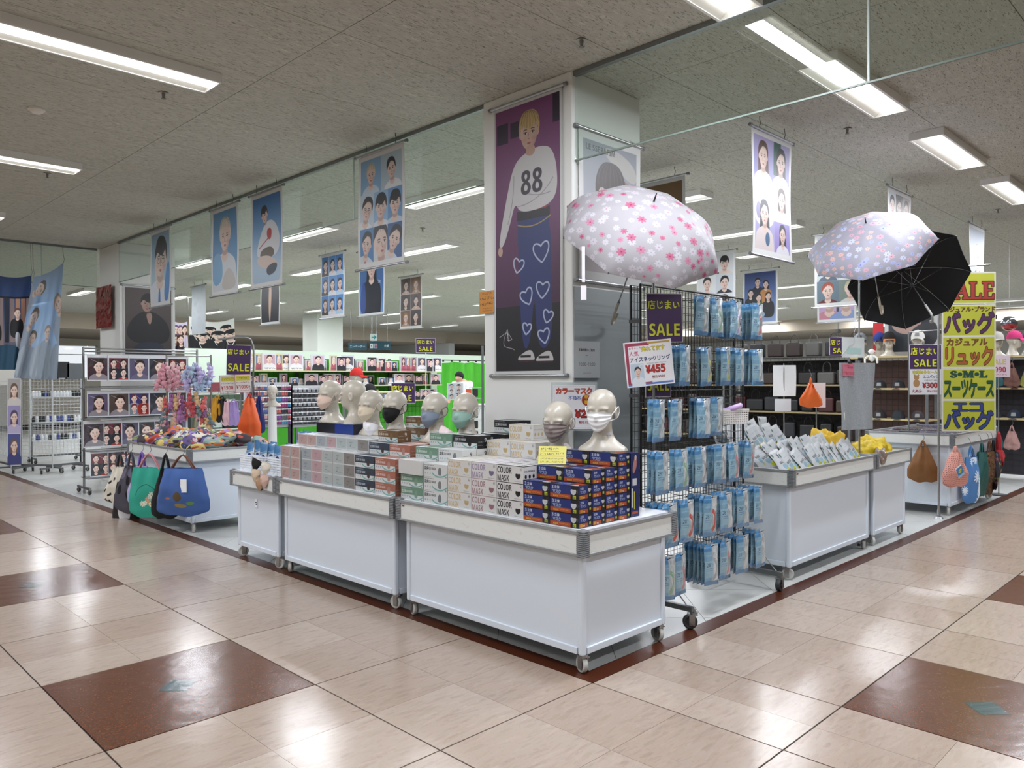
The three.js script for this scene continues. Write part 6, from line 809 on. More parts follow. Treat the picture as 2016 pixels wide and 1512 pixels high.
// yellow bags and a clear bag
function heap(name, label, color, pos, w, h, d, sd, mat) { const g = new THREE.SphereGeometry(0.5, 40, 28), p = g.attributes.position; for (let i = 0; i < p.count; i++) { const x = p.getX(i), y = p.getY(i), z = p.getZ(i), n = 1 + 0.32 * noise.noise(x * 3 + sd, y * 3, z * 3) + 0.16 * noise.noise(x * 8, y * 8 + sd, z * 8); p.setXYZ(i, x * w * n, Math.max(0, (y + 0.38) * h * n), z * d * n); } g.computeVertexNormals(); return solo(name, g, mat ?? cloth(color, 0.6), label, 'bag', pos); }
heap('folded_bag', 'bright yellow folded bag heaped on the narrow wagon', '#d2b414', [7.05, 0.705, -2.62], 0.3, 0.2, 0.3, 3);
heap('folded_bag', 'second yellow bag heaped at the wagon end', '#c9ac10', [7.38, 0.705, -2.7], 0.36, 0.22, 0.34, 8);
heap('folded_bag', 'golden yellow bag behind the clear bag', '#cfa81c', [7.0, 0.705, -2.95], 0.34, 0.3, 0.3, 14);
heap('packed_item', 'brown item in a clear bag beside the yellow bags', '#6b5a50', [6.98, 0.705, -2.48], 0.12, 0.16, 0.1, 5, M('#7a6a60', 0.12, { clearcoat: 1 }));
// ---------- towel stand ----------
{
  const b = onZ(1692, 900, -2.6), o = thing('towel_stand', 'metal pole stand carrying the grey towel and umbrellas', 'stand', [b.x, 0, -2.6]);
  part('pole', rod([0, 0.02, 0], [0, 2.45, 0], 0.008, 8), metal('#b0b2b3', 0.3), o); part('foot', cy(0.02, 0.015, 0.02, 0, 0.01, 0, 12), M('#444', 0.5), o); part('umbrella_arm', rod([0, 2.3, 0], at(atD(1775, 530, 7.2).sub(V(b.x, 0, -2.6))), 0.005, 6), metal('#b0b2b3', 0.3), o); part('clamp', [bx(0.03, 0.035, 0.03, 0, 1.62, 0.01), bx(0.025, 0.03, 0.03, 0.005, 1.56, 0.01)], M('#17171a', 0.4), o);
  const p = onZ(1687, 780, -2.54), t = thing('towel', 'grey towel with a pink price tag hung on the pole stand', 'towel', [p.x, p.y + 0.28, p.z], -0.35);
  part('cloth', sheet((u, v) => [(u - 0.5) * (0.41 - 0.03 * (1 - v)), -(1 - v) * 0.56, 0.012 * Math.sin(u * 9 + (1 - v)) + 0.006 * Math.sin(u * 21 + v * 6)], 28, 24), pat('#8d9194', (g, w, h) => { for (let i = 0; i < 9000; i++) { g.fillStyle = rnd() < 0.5 ? 'rgba(60,66,70,.12)' : 'rgba(215,220,222,.12)'; g.fillRect(rr(0, w), rr(0, h), 2, 2); } }), t);
  part('price_tag', printBox(0.13, 0.105, 0.002, { pz: SR.tag }, SA.flat('#d9788c'), 0).translate(-0.12, -0.06, 0.02), SA.mat, t).userData.label = 'pink price tag';
  part('care_label', bx(0.012, 0.075, 0.002, -0.16, -0.45, 0.012), M('#d9d9d4', 0.6), t); part('clip', bx(0.03, 0.02, 0.02, -0.09, 0.0, 0.01), M('#17171a', 0.4), t);
  const h = thing('clear_sleeve', 'clear plastic sleeve on a hanger above the grey towel', 'sleeve', [p.x, p.y + 0.44, p.z - 0.03], -0.35);
  part('sleeve', bx(0.26, 0.17, 0.003, 0, -0.03, 0), M('#eef2f2', 0.25, { transmission: 0.5 }), h); part('card', bx(0.17, 0.05, 0.001, 0.01, -0.06, 0.0025), M('#a9c8c4', 0.6), h); part('hanger', tube([[-0.15, -0.1, 0.01], [-0.06, -0.02, 0.01], [0, 0.02, 0.01], [0, 0.1, 0.01], [0.015, 0.13, 0.01], [0, 0.15, 0.01]], 0.002, 20, 5), M('#c9cccc', 0.3), h);
}
// hanging white paper stands and the orange bag behind
function paperStand(label, pxc, py0, py1, pxw, D, low) { const a = atD(pxc, py0, D), b = atD(pxc, py1, D), w = pxw / FOC * D, o = thing('paper_stand', label, 'stand', [a.x, 0, a.z], -0.7); part('pole', rod([0, 0, -0.01], [0, a.y + 0.02, -0.01], 0.007, 8), metal('#9a9c9d', 0.35), o); part('foot', cy(0.12, 0.12, 0.012, 0, 0.006, 0, 20), M('#3a3b3d', 0.5), o); part('paper', sheet((u, v) => [(u - 0.5) * w, b.y + (a.y - b.y) * v, 0.01 * Math.sin(u * 6 + v * 3)], 10, 8), M('#d9dcdc', 0.6, { side: THREE.DoubleSide }), o); if (low) part('lower_paper', bx(w * 0.7, 0.14, 0.002, -0.02, b.y - 0.1, 0.006), M('#cfd3d6', 0.6), o); return o; }
paperStand('white paper sheet on a pole behind the white pouches', 1544, 719, 780, 47, 8.6, 1);
hangBag('orange nylon bag hanging behind the white pouches', at(atD(1596, 744, 8.3)), -0.7, 0.26, 0.26, cloth('#dd6420', 0.5), { topR: 0.12, drop: 0.06, hr: 0.006 });
{ const p = atD(1608, 778, 8.45), o = thing('paper_stand', 'pink and white card stand behind the orange bag', 'stand', [p.x, 0, p.z], -0.7); part('card', bx(0.2, 0.27, 0.004, 0, p.y, 0), M('#e3d5d2', 0.6), o); part('pole', rod([0, 0, -0.01], [0, p.y, -0.01], 0.007, 8), steel, o); part('foot', cy(0.1, 0.1, 0.012, 0, 0.006, 0, 20), M('#3a3b3d', 0.5), o); }
// ---------- yellow sign tower ----------
{
  const o = thing('sign_pole', 'tall metal pole holding the column of yellow signs', 'pole', [8.726, 0, -2.521]);
  part('pole', rod([0, 0.03, 0], [0, 2.62, 0], 0.011, 10), metal('#a9abac', 0.3), o); part('foot', [cy(0.045, 0.03, 0.025, 0, 0.0125, 0, 16), cy(0.016, 0.016, 0.06, 0, 0.06, 0, 12)], metal('#a9abac', 0.35), o); part('arm', rod([0, 2.58, 0], [0.42, 2.62, 0.36], 0.008, 8), metal('#c2c4c5', 0.25), o);
  ['y1', 'y2', 'y3', 'y4', 'y5'].forEach((k, i) => { const c = atD(1907, [567, 631, 693, 756, 818][i], 7.98); sign('yellow_sign', SR[k], 0.535, 0.328, ['yellow SALE sign in red letters at the top of the pole', 'yellow bag sign in purple letters', 'yellow rucksack sign in brown letters', 'yellow suitcase sign in green letters', 'yellow eco bag sign in navy letters at the bottom of the pole'][i], 'sign', at(c), -0.86, 0, 0.006); });
}
sign('sale_sign', SR.saleW, 0.36, 0.275, 'purple closing SALE sign beside the yellow sign column', 'sign', at(atD(1822, 703, 8.5)), -0.75); sign('price_card', SR.eco, 0.355, 0.28, 'white eco bag price card with a bear below the purple sign', 'price card', at(atD(1822, 752, 8.5)), -0.75);
{ const p = atD(1789, 700, 8.52), o = thing('sign_stand', 'thin metal stand behind the eco bag price card', 'stand', [p.x, 0.855, p.z]); part('pole', rod([0, 0, 0], [0, 1.1, 0], 0.008, 8), steel, o); part('arm', rod([0, 1.1, 0], [0.3, 1.13, 0.26], 0.006, 8), steel, o); part('foot', cy(0.1, 0.1, 0.012, 0, 0.006, 0, 20), M('#3a3b3d', 0.5), o); }
sign('sale_sign', SR.saleW, 0.36, 0.27, 'small purple SALE sign above the dark handbags', 'sign', at(atD(1656, 682, 12.0)), -0.785); sign('price_card', SR.p990, 0.26, 0.27, 'pink and white price card below the pink cap', 'price card', at(atD(1968, 721, 9.5)), -0.785); { const p = atD(1966, 721, 9.53), o = thing('card_stand', 'thin stand under the pink price card', 'stand', [p.x, 0, p.z]); part('pole', rod([0, 0, 0], [0, p.y, 0], 0.007, 8), steel, o); part('foot', cy(0.1, 0.1, 0.012, 0, 0.006, 0, 20), M('#3a3b3d', 0.5), o); } { const p = atD(1673, 700, 12.02), o = thing('sign_stand', 'thin metal stand holding the small purple sign', 'stand', [p.x, 0, p.z]); part('pole', rod([0, 0, 0], [0, 2.08, 0], 0.008, 8), steel, o); part('arm', rod([0, 2.08, 0], [-0.22, 2.1, -0.2], 0.006, 8), steel, o); part('foot', cy(0.12, 0.12, 0.012, 0, 0.006, 0, 20), M('#3a3b3d', 0.5), o); }
// ---------- bags on the far wagon ----------
const palm = pat('#4f82bc', (g, w, h) => { for (let i = 0; i < 12; i++) { const x = rr(0, w), y = rr(0, h), s = rr(24, 44); for (let k = 0; k < 10; k++) { const a = k / 10 * 6.283; ell(g, x + Math.cos(a) * s * 0.5, y + Math.sin(a) * s * 0.5, s * 0.5, s * 0.13, '#dbe6f2', a); } } });
const dots = pat('#cf9284', (g, w, h) => { for (let j = 0; j < 18; j++) for (let i = 0; i < 18; i++) ell(g, i * w / 18 + (j % 2) * 7 + rr(-1, 1), j * h / 18 + 6, 3.6, 2, '#4c2c34', rr(0, 3)); });
const leopard = pat('#5a3c22', (g, w, h) => { for (let i = 0; i < 260; i++) ell(g, rr(0, w), rr(0, h), rr(3, 8), rr(2, 6), pick(['#1c120c', '#241610', '#7d5a34']), rr(0, 3)); });
const darkFloral = pat('#1c1820', (g, w, h) => { for (let i = 0; i < 60; i++) flower(g, rr(0, w), rr(0, h), rr(8, 16), pick(['#7c3a50', '#5c6a3c', '#8a7a4c', '#4a4a78']), '#c0a050'); });
const RB3 = -2.405;
hangBag('brown shopping bag hung on the wagon end under the signs', at(onX(1817, 868, 8.90)), LEFT + 0.3, 0.3, 0.38, cloth('#7a5026', 0.7), { d: 0.16, topR: 0.3, drop: 0.06, hr: 0.012 });
hangBag('pink dotted eco bag with a blue label at the wagon corner', at(onZ(1881, 880, RB3)), -0.35, 0.4, 0.36, dots, { d: 0.12, topR: 0.15, drop: 0.05, hr: 0.012 });
{ const p = onZ(1890, 928, RB3 + 0.1), c = sign('bag_label', SA.add(80, 100, (g, w, h) => { fillR(g, '#4f86c2', -2, -2, w + 4, h + 4); fillR(g, '#e6ecf2', 0, 0, w, 10); blob(g, [[14, 40], [60, 24], [70, 50], [24, 66]], '#d6d83a'); scrib(g, 20, 36, 44, 18, '#2a3a1c', 3); fillR(g, '#a9cbe6', 0, 80, w, 20); }), 0.09, 0.11, 'blue and yellow label card pinned on the pink dotted bag', 'label', [p.x, p.y, p.z], -0.4, 0.5); }
hangBag('blue palm print bag hung beside the pink dotted bag', at(onZ(1912, 878, RB3)), -0.15, 0.4, 0.5, palm, { d: 0.1, topR: 0.5, drop: 0.12 });
hangBag('dark green bag hung beside the palm print bag', at(onZ(1933, 872, RB3)), 0.0, 0.42, 0.5, cloth('#12504a', 0.6), { d: 0.1, topR: 0.3, drop: 0.1 });
hangBag('leopard print bag hung on the wagon front', at(onZ(1948, 868, RB3)), 0.0, 0.42, 0.5, leopard, { d: 0.1, topR: 0.4, drop: 0.12 });
hangBag('dark flowered bag hung at the wagon end', at(onZ(1956, 866, RB3)), 0.35, 0.45, 0.44, darkFloral, { d: 0.14, topR: 0.4, drop: 0.14, hmat: cloth('#1a1518') });
hangBag('red strapped bag behind the flowered bag', at(onZ(1966, 852, RB3)), 0.5, 0.34, 0.2, cloth('#9c1c22'), { d: 0.1, topR: 0.4, drop: 0.2, hr: 0.014 });
// folded dark patterned cloths on the far wagon
{ const m = [darkFloral, pat('#23263a', (g, w, h) => { for (let i = 0; i < 200; i++) { g.fillStyle = pick(['#c9cdd6', '#7a2a3c', '#2c3a6a', '#8f95a6']); g.fillRect(rr(0, w), rr(0, h), rr(3, 14), rr(2, 6)); } }), pat('#31292e', (g, w, h) => { for (let i = 0; i < 200; i++) { g.fillStyle = pick(['#9c8a6a', '#5a3a48', '#d9d3c6']); g.fillRect(rr(0, w), rr(0, h), rr(3, 10), rr(2, 8)); } })], gs = [rb(0.24, 0.05, 0.26, 0.014, 0, 0.025, 0, 2), rb(0.26, 0.06, 0.24, 0.02, 0, 0.03, 0, 2)];
  for (let j = 0; j < 3; j++) for (let i = 0; i < 6; i++) solo('folded_cloth', pick(gs), pick(m), 'folded dark patterned cloth laid out on the far wagon', 'cloth', [9.12 + i * 0.28 + rr(-0.01, 0.01), 0.8, -2.6 - j * 0.27], rr(-0.08, 0.08), 'folded cloths on the far wagon'); }
// ---------- cap shelves ----------
function shelfUnit(label, x, z0, z1, boards, H, o = {}) { // faces -x, front edge at x
  const L = z1 - z0, t = thing('shelf_unit', label, 'shelf', [x + 0.2, 0, (z0 + z1) / 2], LEFT);
  for (const s of [-1, 1]) for (const d of [0.19, -0.19]) part('upright', bx(0.035, H, 0.03, s * (L / 2 - 0.02), H / 2, d), M('#5d5f60', 0.5), t);
  for (const y of boards) part('shelf_board', bx(L, 0.025, 0.4, 0, y - 0.0125, 0), M(o.board ?? '#b9a678', 0.5), t);
  if (o.back !== 0) { const l = []; for (let i = 0; i <= L / 0.08; i++) l.push(rod([-L / 2 + i * 0.08, 0.1, -0.2], [-L / 2 + i * 0.08, H, -0.2], 0.002, 4)); for (let y = 0.1; y < H; y += 0.08) l.push(rod([-L / 2, y, -0.2], [L / 2, y, -0.2], 0.002, 4)); part('wire_back', l, M('#3a3c3e', 0.4), t); }
  part('back_panel', bx(L, H - 0.1, 0.01, 0, H / 2, -0.215), M(o.backColor ?? '#4c4240', 0.8), t);
  return t;
}
const CSX = 11.4;
shelfUnit('shelf unit of baseball caps beside the purple sign', CSX, -4.5, -3.42, [0.88, 1.31, 1.76], 1.76, { backColor: '#5a4440' });
const CS2 = 12.6; shelfUnit('shelf unit of caps and bags behind the yellow signs', CS2, -3.5, -2.45, [0.88, 1.31, 1.76], 1.76, { backColor: '#3c3a40' });
capHead('model head wearing the grey SEOUL cap', 'grey cap with black brim and black SEOUL KOREA lettering', '#7d8084', [CSX + 0.16, 1.76, -4.38], -1.3, { brim: '#151517', mark: '#2a2b2e' });
capHead('model head wearing the royal blue cap', 'royal blue cap half hidden between two other caps', '#22357c', [CSX + 0.3, 1.76, -4.16], -1.3, {});
capHead('model head wearing the black and orange cap', 'black cap with bright orange brim', '#17171a', [CSX + 0.16, 1.76, -3.98], -1.2, { brim: '#d8701c' });
capHead('model head wearing the white cap', 'white cap with black script beside the purple sign', '#d5d3cc', [CSX + 0.16, 1.76, -3.6], -1.4, { mark: '#8a8a8a' });
cap('black cap lying behind the purple sign', '#151618', [CSX + 0.2, 1.76, -3.47], -1.5, {});
capHead('model head wearing the light grey cap', 'light grey cap half hidden by the yellow sign', '#a9a7a0', [CS2 + 0.2, 1.76, -2.93], -1.0, {});
capHead('model head wearing the pink cap', 'bright pink cap with its brim pointing away from the signs', '#c0306c', [CS2 + 0.12, 1.76, -2.7], 0.4, {});
capHead('model head wearing the violet cap', 'violet cap beside the bright pink cap', '#4a3f80', [CS2 + 0.26, 1.76, -2.54], 0.3, {});
{ const b = thing('foil_balloon', 'oval foil balloon with silver top hung above the pink cap', 'balloon', at(atD(1987, 641, 10.4))); part('foil', new THREE.SphereGeometry(0.19, 28, 16).scale(1, 0.5, 0.5).translate(0, 0.03, 0), M('#8d9094', 0.12, { metalness: 0.9 }), b); part('lower_band', new THREE.SphereGeometry(0.185, 28, 10, 0, 6.284, 1.6, 1.4).scale(1, 0.5, 0.5).translate(0, 0.015, 0), M('#a8242c', 0.15, { clearcoat: 1 }), b); part('string', rod([0, 0.12, 0], [0, CEIL - b.position.y, 0], 0.0012, 4), M('#ccc', 0.5), b); }
{ const o = thing('plush_toy', 'small white plush monkey hanging below the caps', 'plush', [CSX - 0.05, 1.74, -4.14], LEFT); part('body', [new THREE.SphereGeometry(0.05, 14, 10).scale(0.8, 1.1, 0.7).translate(0, 0.0, 0), new THREE.SphereGeometry(0.04, 14, 10).translate(0, 0.085, 0.01)], cloth('#e0ddd6'), o); for (const s of [-1, 1]) { part('arm', tube([[s * 0.03, 0.03, 0.02], [s * 0.08, -0.01, 0.03], [s * 0.085, -0.08, 0.03]], 0.014, 10, 8), cloth('#e0ddd6'), o); part('ear', new THREE.SphereGeometry(0.014, 8, 6).translate(s * 0.04, 0.09, 0), cloth('#e0ddd6'), o); } }
for (const [y, zs, n] of [[1.31, [-4.36, -4.1, -3.85, -3.6, -3.2, -2.95, -2.7, -2.5], 0], [0.88, [-4.36, -4.1, -3.85, -3.6, -3.2, -2.95, -2.7, -2.5], 1]]) zs.forEach((z, i) => { cap('dark cap lying on the cap shelves', pick(['#23252a', '#2c2a2e', '#1f2a3c', '#3a3436', '#2d3338']), [(z > -3.5 ? CS2 : CSX) + 0.14, y, z], -1.4 + rr(-0.2, 0.2), { group: 'dark caps on the cap shelves', brim: rnd() < 0.25 ? '#5c2a3a' : undefined, mark: rnd() < 0.5 ? '#8d8d88' : undefined }); });
for (let i = 0; i < 9; i++) hangBag('bag in muted colours hanging below the cap shelves', [CS2 - 0.02, [1.66, 0.78][i % 2], -3.3 + (i >> 1) * 0.2], LEFT, 0.2, 0.26, cloth(pick(['#2f5a60', '#6a4a40', '#8a8a3c', '#262a3c', '#b08a84'])), { group: 'small bags below the cap shelves', drop: 0.08 });
// poster with a hand on the shelf back
solo('framed_poster', printBox(0.7, 0.75, 0.02, { pz: SA.add(120, 130, (g, w, h) => { fillR(g, '#e4e4e2', -2, -2, w + 4, h + 4); fillR(g, '#3a4048', 10, 0, w - 20, h - 12); blob(g, [[14, 30], [60, 20], [90, 50], [70, 80], [20, 70]], '#caa89c'); blob(g, [[60, 60], [120, 40], [120, 110], [50, 110]], '#4a4a50'); }) }, SA.flat('#d9d9d6'), 0), SA.mat, 'poster of a hand on dark cloth behind the black umbrella', 'poster', [CSX + 0.34, 2.137, -3.75], LEFT);
struct(part('wall_panel_red', bx(0.02, 0.5, 0.14, CSX + 0.36, 2.01, -4.2), M('#c0242a', 0.6)), 'red strip beside the hand poster');
// ---------- dark handbag shelves ----------
const DBX = 12.3;
shelfUnit('long shelf of dark handbags behind the white pouches', DBX, -6.9, -4.7, [0.45, 0.9, 1.35], 1.8, { backColor: '#2c2828', board: '#8a7a58' });
shelfUnit('dark handbag shelf seen through the wire rack', DBX, -10.4, -7.0, [0.45, 0.9, 1.35], 1.8, { backColor: '#33302c', board: '#8a7a58' });
{ const body = [rb(0.26, 0.24, 0.12, 0.03, 0, 0.12, 0, 2), rb(0.3, 0.2, 0.12, 0.03, 0, 0.1, 0, 2), rb(0.2, 0.28, 0.12, 0.04, 0, 0.14, 0, 2)], cols = ['#121113', '#181515', '#2a1f1a', '#1b1d21', '#3a3028', '#101114', '#3c1519', '#4d4b48', '#2c2420'];
  const hand = tube([[-0.07, 0.2, 0], [-0.06, 0.32, 0], [0, 0.37, 0], [0.06, 0.32, 0], [0.07, 0.2, 0]], 0.006, 16, 6);
  const mk = (x, y, z) => { const t = thing('handbag', 'dark handbag on the long handbag shelves', 'handbag', [x, y, z], LEFT + rr(-0.2, 0.2), 'dark handbags on the shelves'), m = M(pick(cols), 0.5); part('bag_body', pick(body), m, t); part('handle', hand, m, t); };
  for (const y of [0.45, 0.9, 1.35]) for (let z = -10.2; z < -4.75; z += 0.31) mk(DBX + 0.14, y, z);
  for (let z = -6.8; z < -4.8; z += 0.33) { const t = thing('handbag', 'dark handbag standing upright on top of the handbag shelf', 'handbag', [DBX + 0.2, 1.812, z], LEFT + rr(-0.2, 0.2), 'dark handbags on top of the shelf'), m = M(pick(cols), 0.5); part('bag_body', body[0], m, t); part('handle', hand, m, t); } 
  for (const s of [0]) part('top_board', bx(2.2, 0.02, 0.4, 0, 1.802, 0), M('#3a3634', 0.6), scene.getObjectByName('shelf_unit_002')); }
// ---------- left: tote wagon, plush rack, pouch rack, wire screens ----------
const CA = new Atlas(1024, 0.3, { clearcoat: 0.5, clearcoatRoughness: 0.1 });
const LX = 2.88; // plane of the bags on the wagon front
const cow = pat('#d9d3c4', (g, w, h) => { for (let i = 0; i < 9; i++) { const x = rr(0, w), y = rr(0, h); ell(g, x, y, 14, 8, '#1a1614', rr(0, 3)); ell(g, x + 14, y - 8, 7, 10, '#1a1614'); } });
const daisy = pat('#2c9c86', (g, w, h) => { for (let i = 0; i < 9; i++) flower(g, w / 2 + rr(-44, 44), h * 0.62 + rr(-34, 34), rr(12, 20), pick(['#e6ded0', '#d89a80', '#ece6d8']), '#c09030'); g.strokeStyle = '#155c50'; g.lineWidth = 4; g.beginPath(); g.arc(w / 2, h * 0.62, 74, 3.4, 6.0); g.stroke(); });
const blueTote = pat('#3f5f9c', (g, w, h) => { blob(g, [[90, 150], [130, 110], [150, 150], [120, 180]], '#5a4a2c'); ell(g, 130, 196, 28, 12, '#8a7a4c'); ell(g, 176, 182, 18, 9, '#5f8a4c'); ell(g, 72, 160, 12, 7, '#a06a5c'); });
const panda = pat('#2a2624', (g, w, h) => { ell(g, w * 0.5, h * 0.55, 66, 84, '#dedfe2'); ell(g, w * 0.5, h * 0.16, 90, 30, '#cfc6b4'); });
const lav = pat('#b3a6cc', (g, w, h) => { fillR(g, '#c9866e', w * 0.4, h * 0.4, 60, 80); fillR(g, '#a9b9dc', 0, h * 0.7, w, 80); });
const hb = (pxx, py, label, w, h, m, o) => hangBag(label, at(onX(pxx, py, LX)), -1.0 + rr(-0.15, 0.15), w, h, m, o);
hb(236, 893, 'cream tote with black bows hung at the wagon end', 0.42, 0.4, cow, { topR: 0.3, hmat: cloth('#3a3a3e') });
hb(247, 930, 'dark tote with a white penguin belly hung low', 0.3, 0.5, panda, { topR: 0.6, drop: 0.1, hmat: cloth('#d0c8b8') });
hb(258, 890, 'grey and black patterned tote behind the cream one', 0.4, 0.5, pat('#4a4650', (g, w, h) => { for (let i = 0; i < 10; i++) ell(g, rr(0, w), rr(0, h), rr(12, 30), rr(12, 30), pick(['#17151a', '#6a6678'])); }), { topR: 0.3, hmat: cloth('#50505a') });
hb(279, 890, 'pale lavender tote with a coral square', 0.36, 0.42, lav, { topR: 0.35, hmat: cloth('#7a5cb4') });
hb(294, 893, 'teal green tote printed with a daisy wreath', 0.48, 0.5, daisy, { topR: 0.8, hmat: cloth('#c88a90') });
hb(326, 894, 'plain black tote behind the blue one', 0.3, 0.48, cloth('#101012'), { topR: 0.4 });
const bt = hb(360, 896, 'blue tote with a white tag at the wagon corner', 0.52, 0.44, blueTote, { topR: 0.72, drop: 0.12, d: 0.2, hmat: cloth('#6a4030') });
part('swing_tag', bx(0.06, 0.12, 0.002, 0.06, -0.27, 0.1), M('#e6e8ea', 0.5), bt);
// heap of knitted pouches and scrunchies
{ const cols = ['#8a74b8', '#d6d0c0', '#c86a3c', '#7a8a4c', '#2c3558', '#c9a0a8', '#3a3034', '#b0483c', '#8aa29a', '#5b4a7a', '#c9b26a'];
  const gs = [1, 2, 3, 4].map((n) => { const g = new THREE.SphereGeometry(0.5, 18, 12), p = g.attributes.position; for (let i = 0; i < p.count; i++) { const x = p.getX(i), y = p.getY(i), z = p.getZ(i), k = 1 + 0.3 * noise.noise(x * 4 + n, y * 4, z * 4); p.setXYZ(i, x * 0.22 * k, y * 0.12 * k, z * 0.17 * k); } g.computeVertexNormals(); return g; });
  const mixed = cols.map((c) => pat(c, (g, w, h) => { for (let i = 0; i < 40; i++) ell(g, rr(0, w), rr(0, h), rr(5, 18), rr(4, 12), pick(cols), rr(0, 3)); }, 128));
  for (let i = 0; i < 45; i++) { const o = solo('knit_pouch', pick(gs), pick(mixed), 'small patterned pouch in the heap on the tote wagon', 'pouch', [3.1 + (i % 5) * 0.165 + rr(-0.03, 0.03), 0.785 + rr(0, 0.05) + 0.05 * Math.sin((i % 5) * 0.8), -7.44 - Math.floor(i / 5) * 0.17 + rr(-0.03, 0.03)], rr(0, 6), 'patterned pouches heaped on the tote wagon'); o.rotation.z = rr(-0.6, 0.6); o.rotation.x = rr(-0.4, 0.4); } }
// pole with sale sign and price cards
{ const p = atD(497, 760, 9.3), o = thing('sign_stand', 'metal pole stand with a bent top beside the tote wagon', 'stand', [p.x, 0, p.z]); part('pole', tube([[0, 0, 0], [0, 1.2, 0], [0, 1.92, 0], [-0.04, 1.97, -0.03], [-0.3, 1.95, -0.26]], 0.011, 30, 8), metal('#8a8c8d', 0.35), o); part('foot', cy(0.15, 0.15, 0.012, 0, 0.006, 0, 24), M('#3a3b3d', 0.5), o); for (const s of [0, 1, 2]) part('arm', rod([0, 1.2 - s * 0.02, 0], [-0.3 + s * 0.12, 1.22, 0.1], 0.005, 6), steel, o); }
sign('sale_sign', SR.sale, 0.28, 0.36, 'purple closing SALE sign on the bent pole by the tote wagon', 'sign', at(atD(470, 709, 9.2)), -0.62, -0.03);
sign('price_card', SR.p1500, 0.19, 0.22, 'price card for 1500 yen hung above the slim lilac bags', 'price card', at(atD(449, 757, 9.2)), -0.62, 0.03); sign('price_card', SR.p1090, 0.19, 0.22, 'price card for 1090 yen hung above the orange bag', 'price card', at(atD(479, 755, 9.2)), -0.62, 0.03);
hangBag('bright orange bag hanging from the pole beside the tote wagon', at(atD(491, 775, 8.4)), -0.6, 0.24, 0.46, cloth('#d5581e', 0.55), { topR: 0.35, drop: 0.05, d: 0.18, hmat: cloth('#a8282a') });
hangBag('navy bag hanging behind the orange bag', at(atD(510, 780, 9.22)), -0.6, 0.14, 0.4, cloth('#1c2460'), { topR: 0.4, drop: 0.05, hr: 0.012 });
for (const [a, b, c, l] of [[428, 778, '#c8952a', 'mustard slim bag hanging on the pole arm'], [447, 786, '#d8b4bc', 'pale pink slim bag hanging on the pole arm'], [460, 786, '#a08cc4', 'lilac slim bag hanging on the pole arm'], [437, 780, '#1c1a1c', 'black slim bag behind the mustard one']]) hangBag(l, at(atD(a, b, 9.0)), -0.7, 0.14, 0.28, cloth(c), { topR: 0.7, drop: 0.03, d: 0.06, hr: 0.006 });
// plush rack
{ const b = atD(372, 760, 9.75), o = thing('plush_rack', 'metal rack hung with pastel plush charms', 'rack', [b.x, 0, b.z], -0.785);
  for (const s of [-1, 1]) part('post', rod([s * 0.28, 0.03, 0], [s * 0.28, 1.78, 0], 0.012, 8), steel, o); for (const y of [1.76, 1.35, 1.0]) part('rail', rod([-0.28, y, 0], [0.28, y, 0], 0.008, 8), steel, o); part('foot', bx(0.62, 0.03, 0.4, 0, 0.015, 0), M('#44464a', 0.5), o);
  const plush = (c) => { const s = (r, x, y, z, a = 1, bb = 1) => new THREE.SphereGeometry(r, 10, 8).scale(a, bb, 1).translate(x, y, z); return join([s(0.03, 0, 0, 0), s(0.036, 0, -0.062, 0, 0.9, 1.1), s(0.013, -0.014, 0.05, 0, 0.7, 2.2), s(0.013, 0.014, 0.05, 0, 0.7, 2.2), s(0.014, -0.036, -0.05, 0.01, 1.5, 0.8), s(0.014, 0.036, -0.05, 0.01, 1.5, 0.8), s(0.015, -0.018, -0.105, 0.01, 0.9, 1.5), s(0.015, 0.018, -0.105, 0.01, 0.9, 1.5)]); };
  const g = plush(), put = (x, y, z, c, k, grp) => { const q = V(x, y, z).applyAxisAngle(V(0, 1, 0), -0.785).add(b.clone().setY(0)); const m = solo('plush_charm', g, M(c, 0.95, { sheen: 0.6, sheenColor: '#ffffff' }), k + ' plush charm hanging on the plush rack', 'plush', [q.x, y, q.z], rr(-1.4, -0.2), grp); m.rotation.z = rr(-0.4, 0.4); };
  for (let i = 0; i < 44; i++) { const left = i % 2; put(left ? rr(-0.3, -0.04) : rr(0, 0.34), 1.62 - rr(0, 0.2), rr(0.04, 0.22), left ? pick(['#cf9aa4', '#d8acb4', '#c88c98']) : pick(['#a9b8d4', '#b4a9d0', '#9fb4c8']), left ? 'pink' : 'pale blue', left ? 'pink plush charms on the rack' : 'pale blue plush charms on the rack'); }
  for (let i = 0; i < 34; i++) put(rr(-0.3, 0.3), 1.25 - rr(0, 0.34), rr(0.04, 0.16), pick(['#c8605c', '#b84a50', '#6a7a7c', '#d4b080', '#a06a9c', '#d8a4a8']), 'assorted red and pink', 'assorted charms lower on the rack'); }
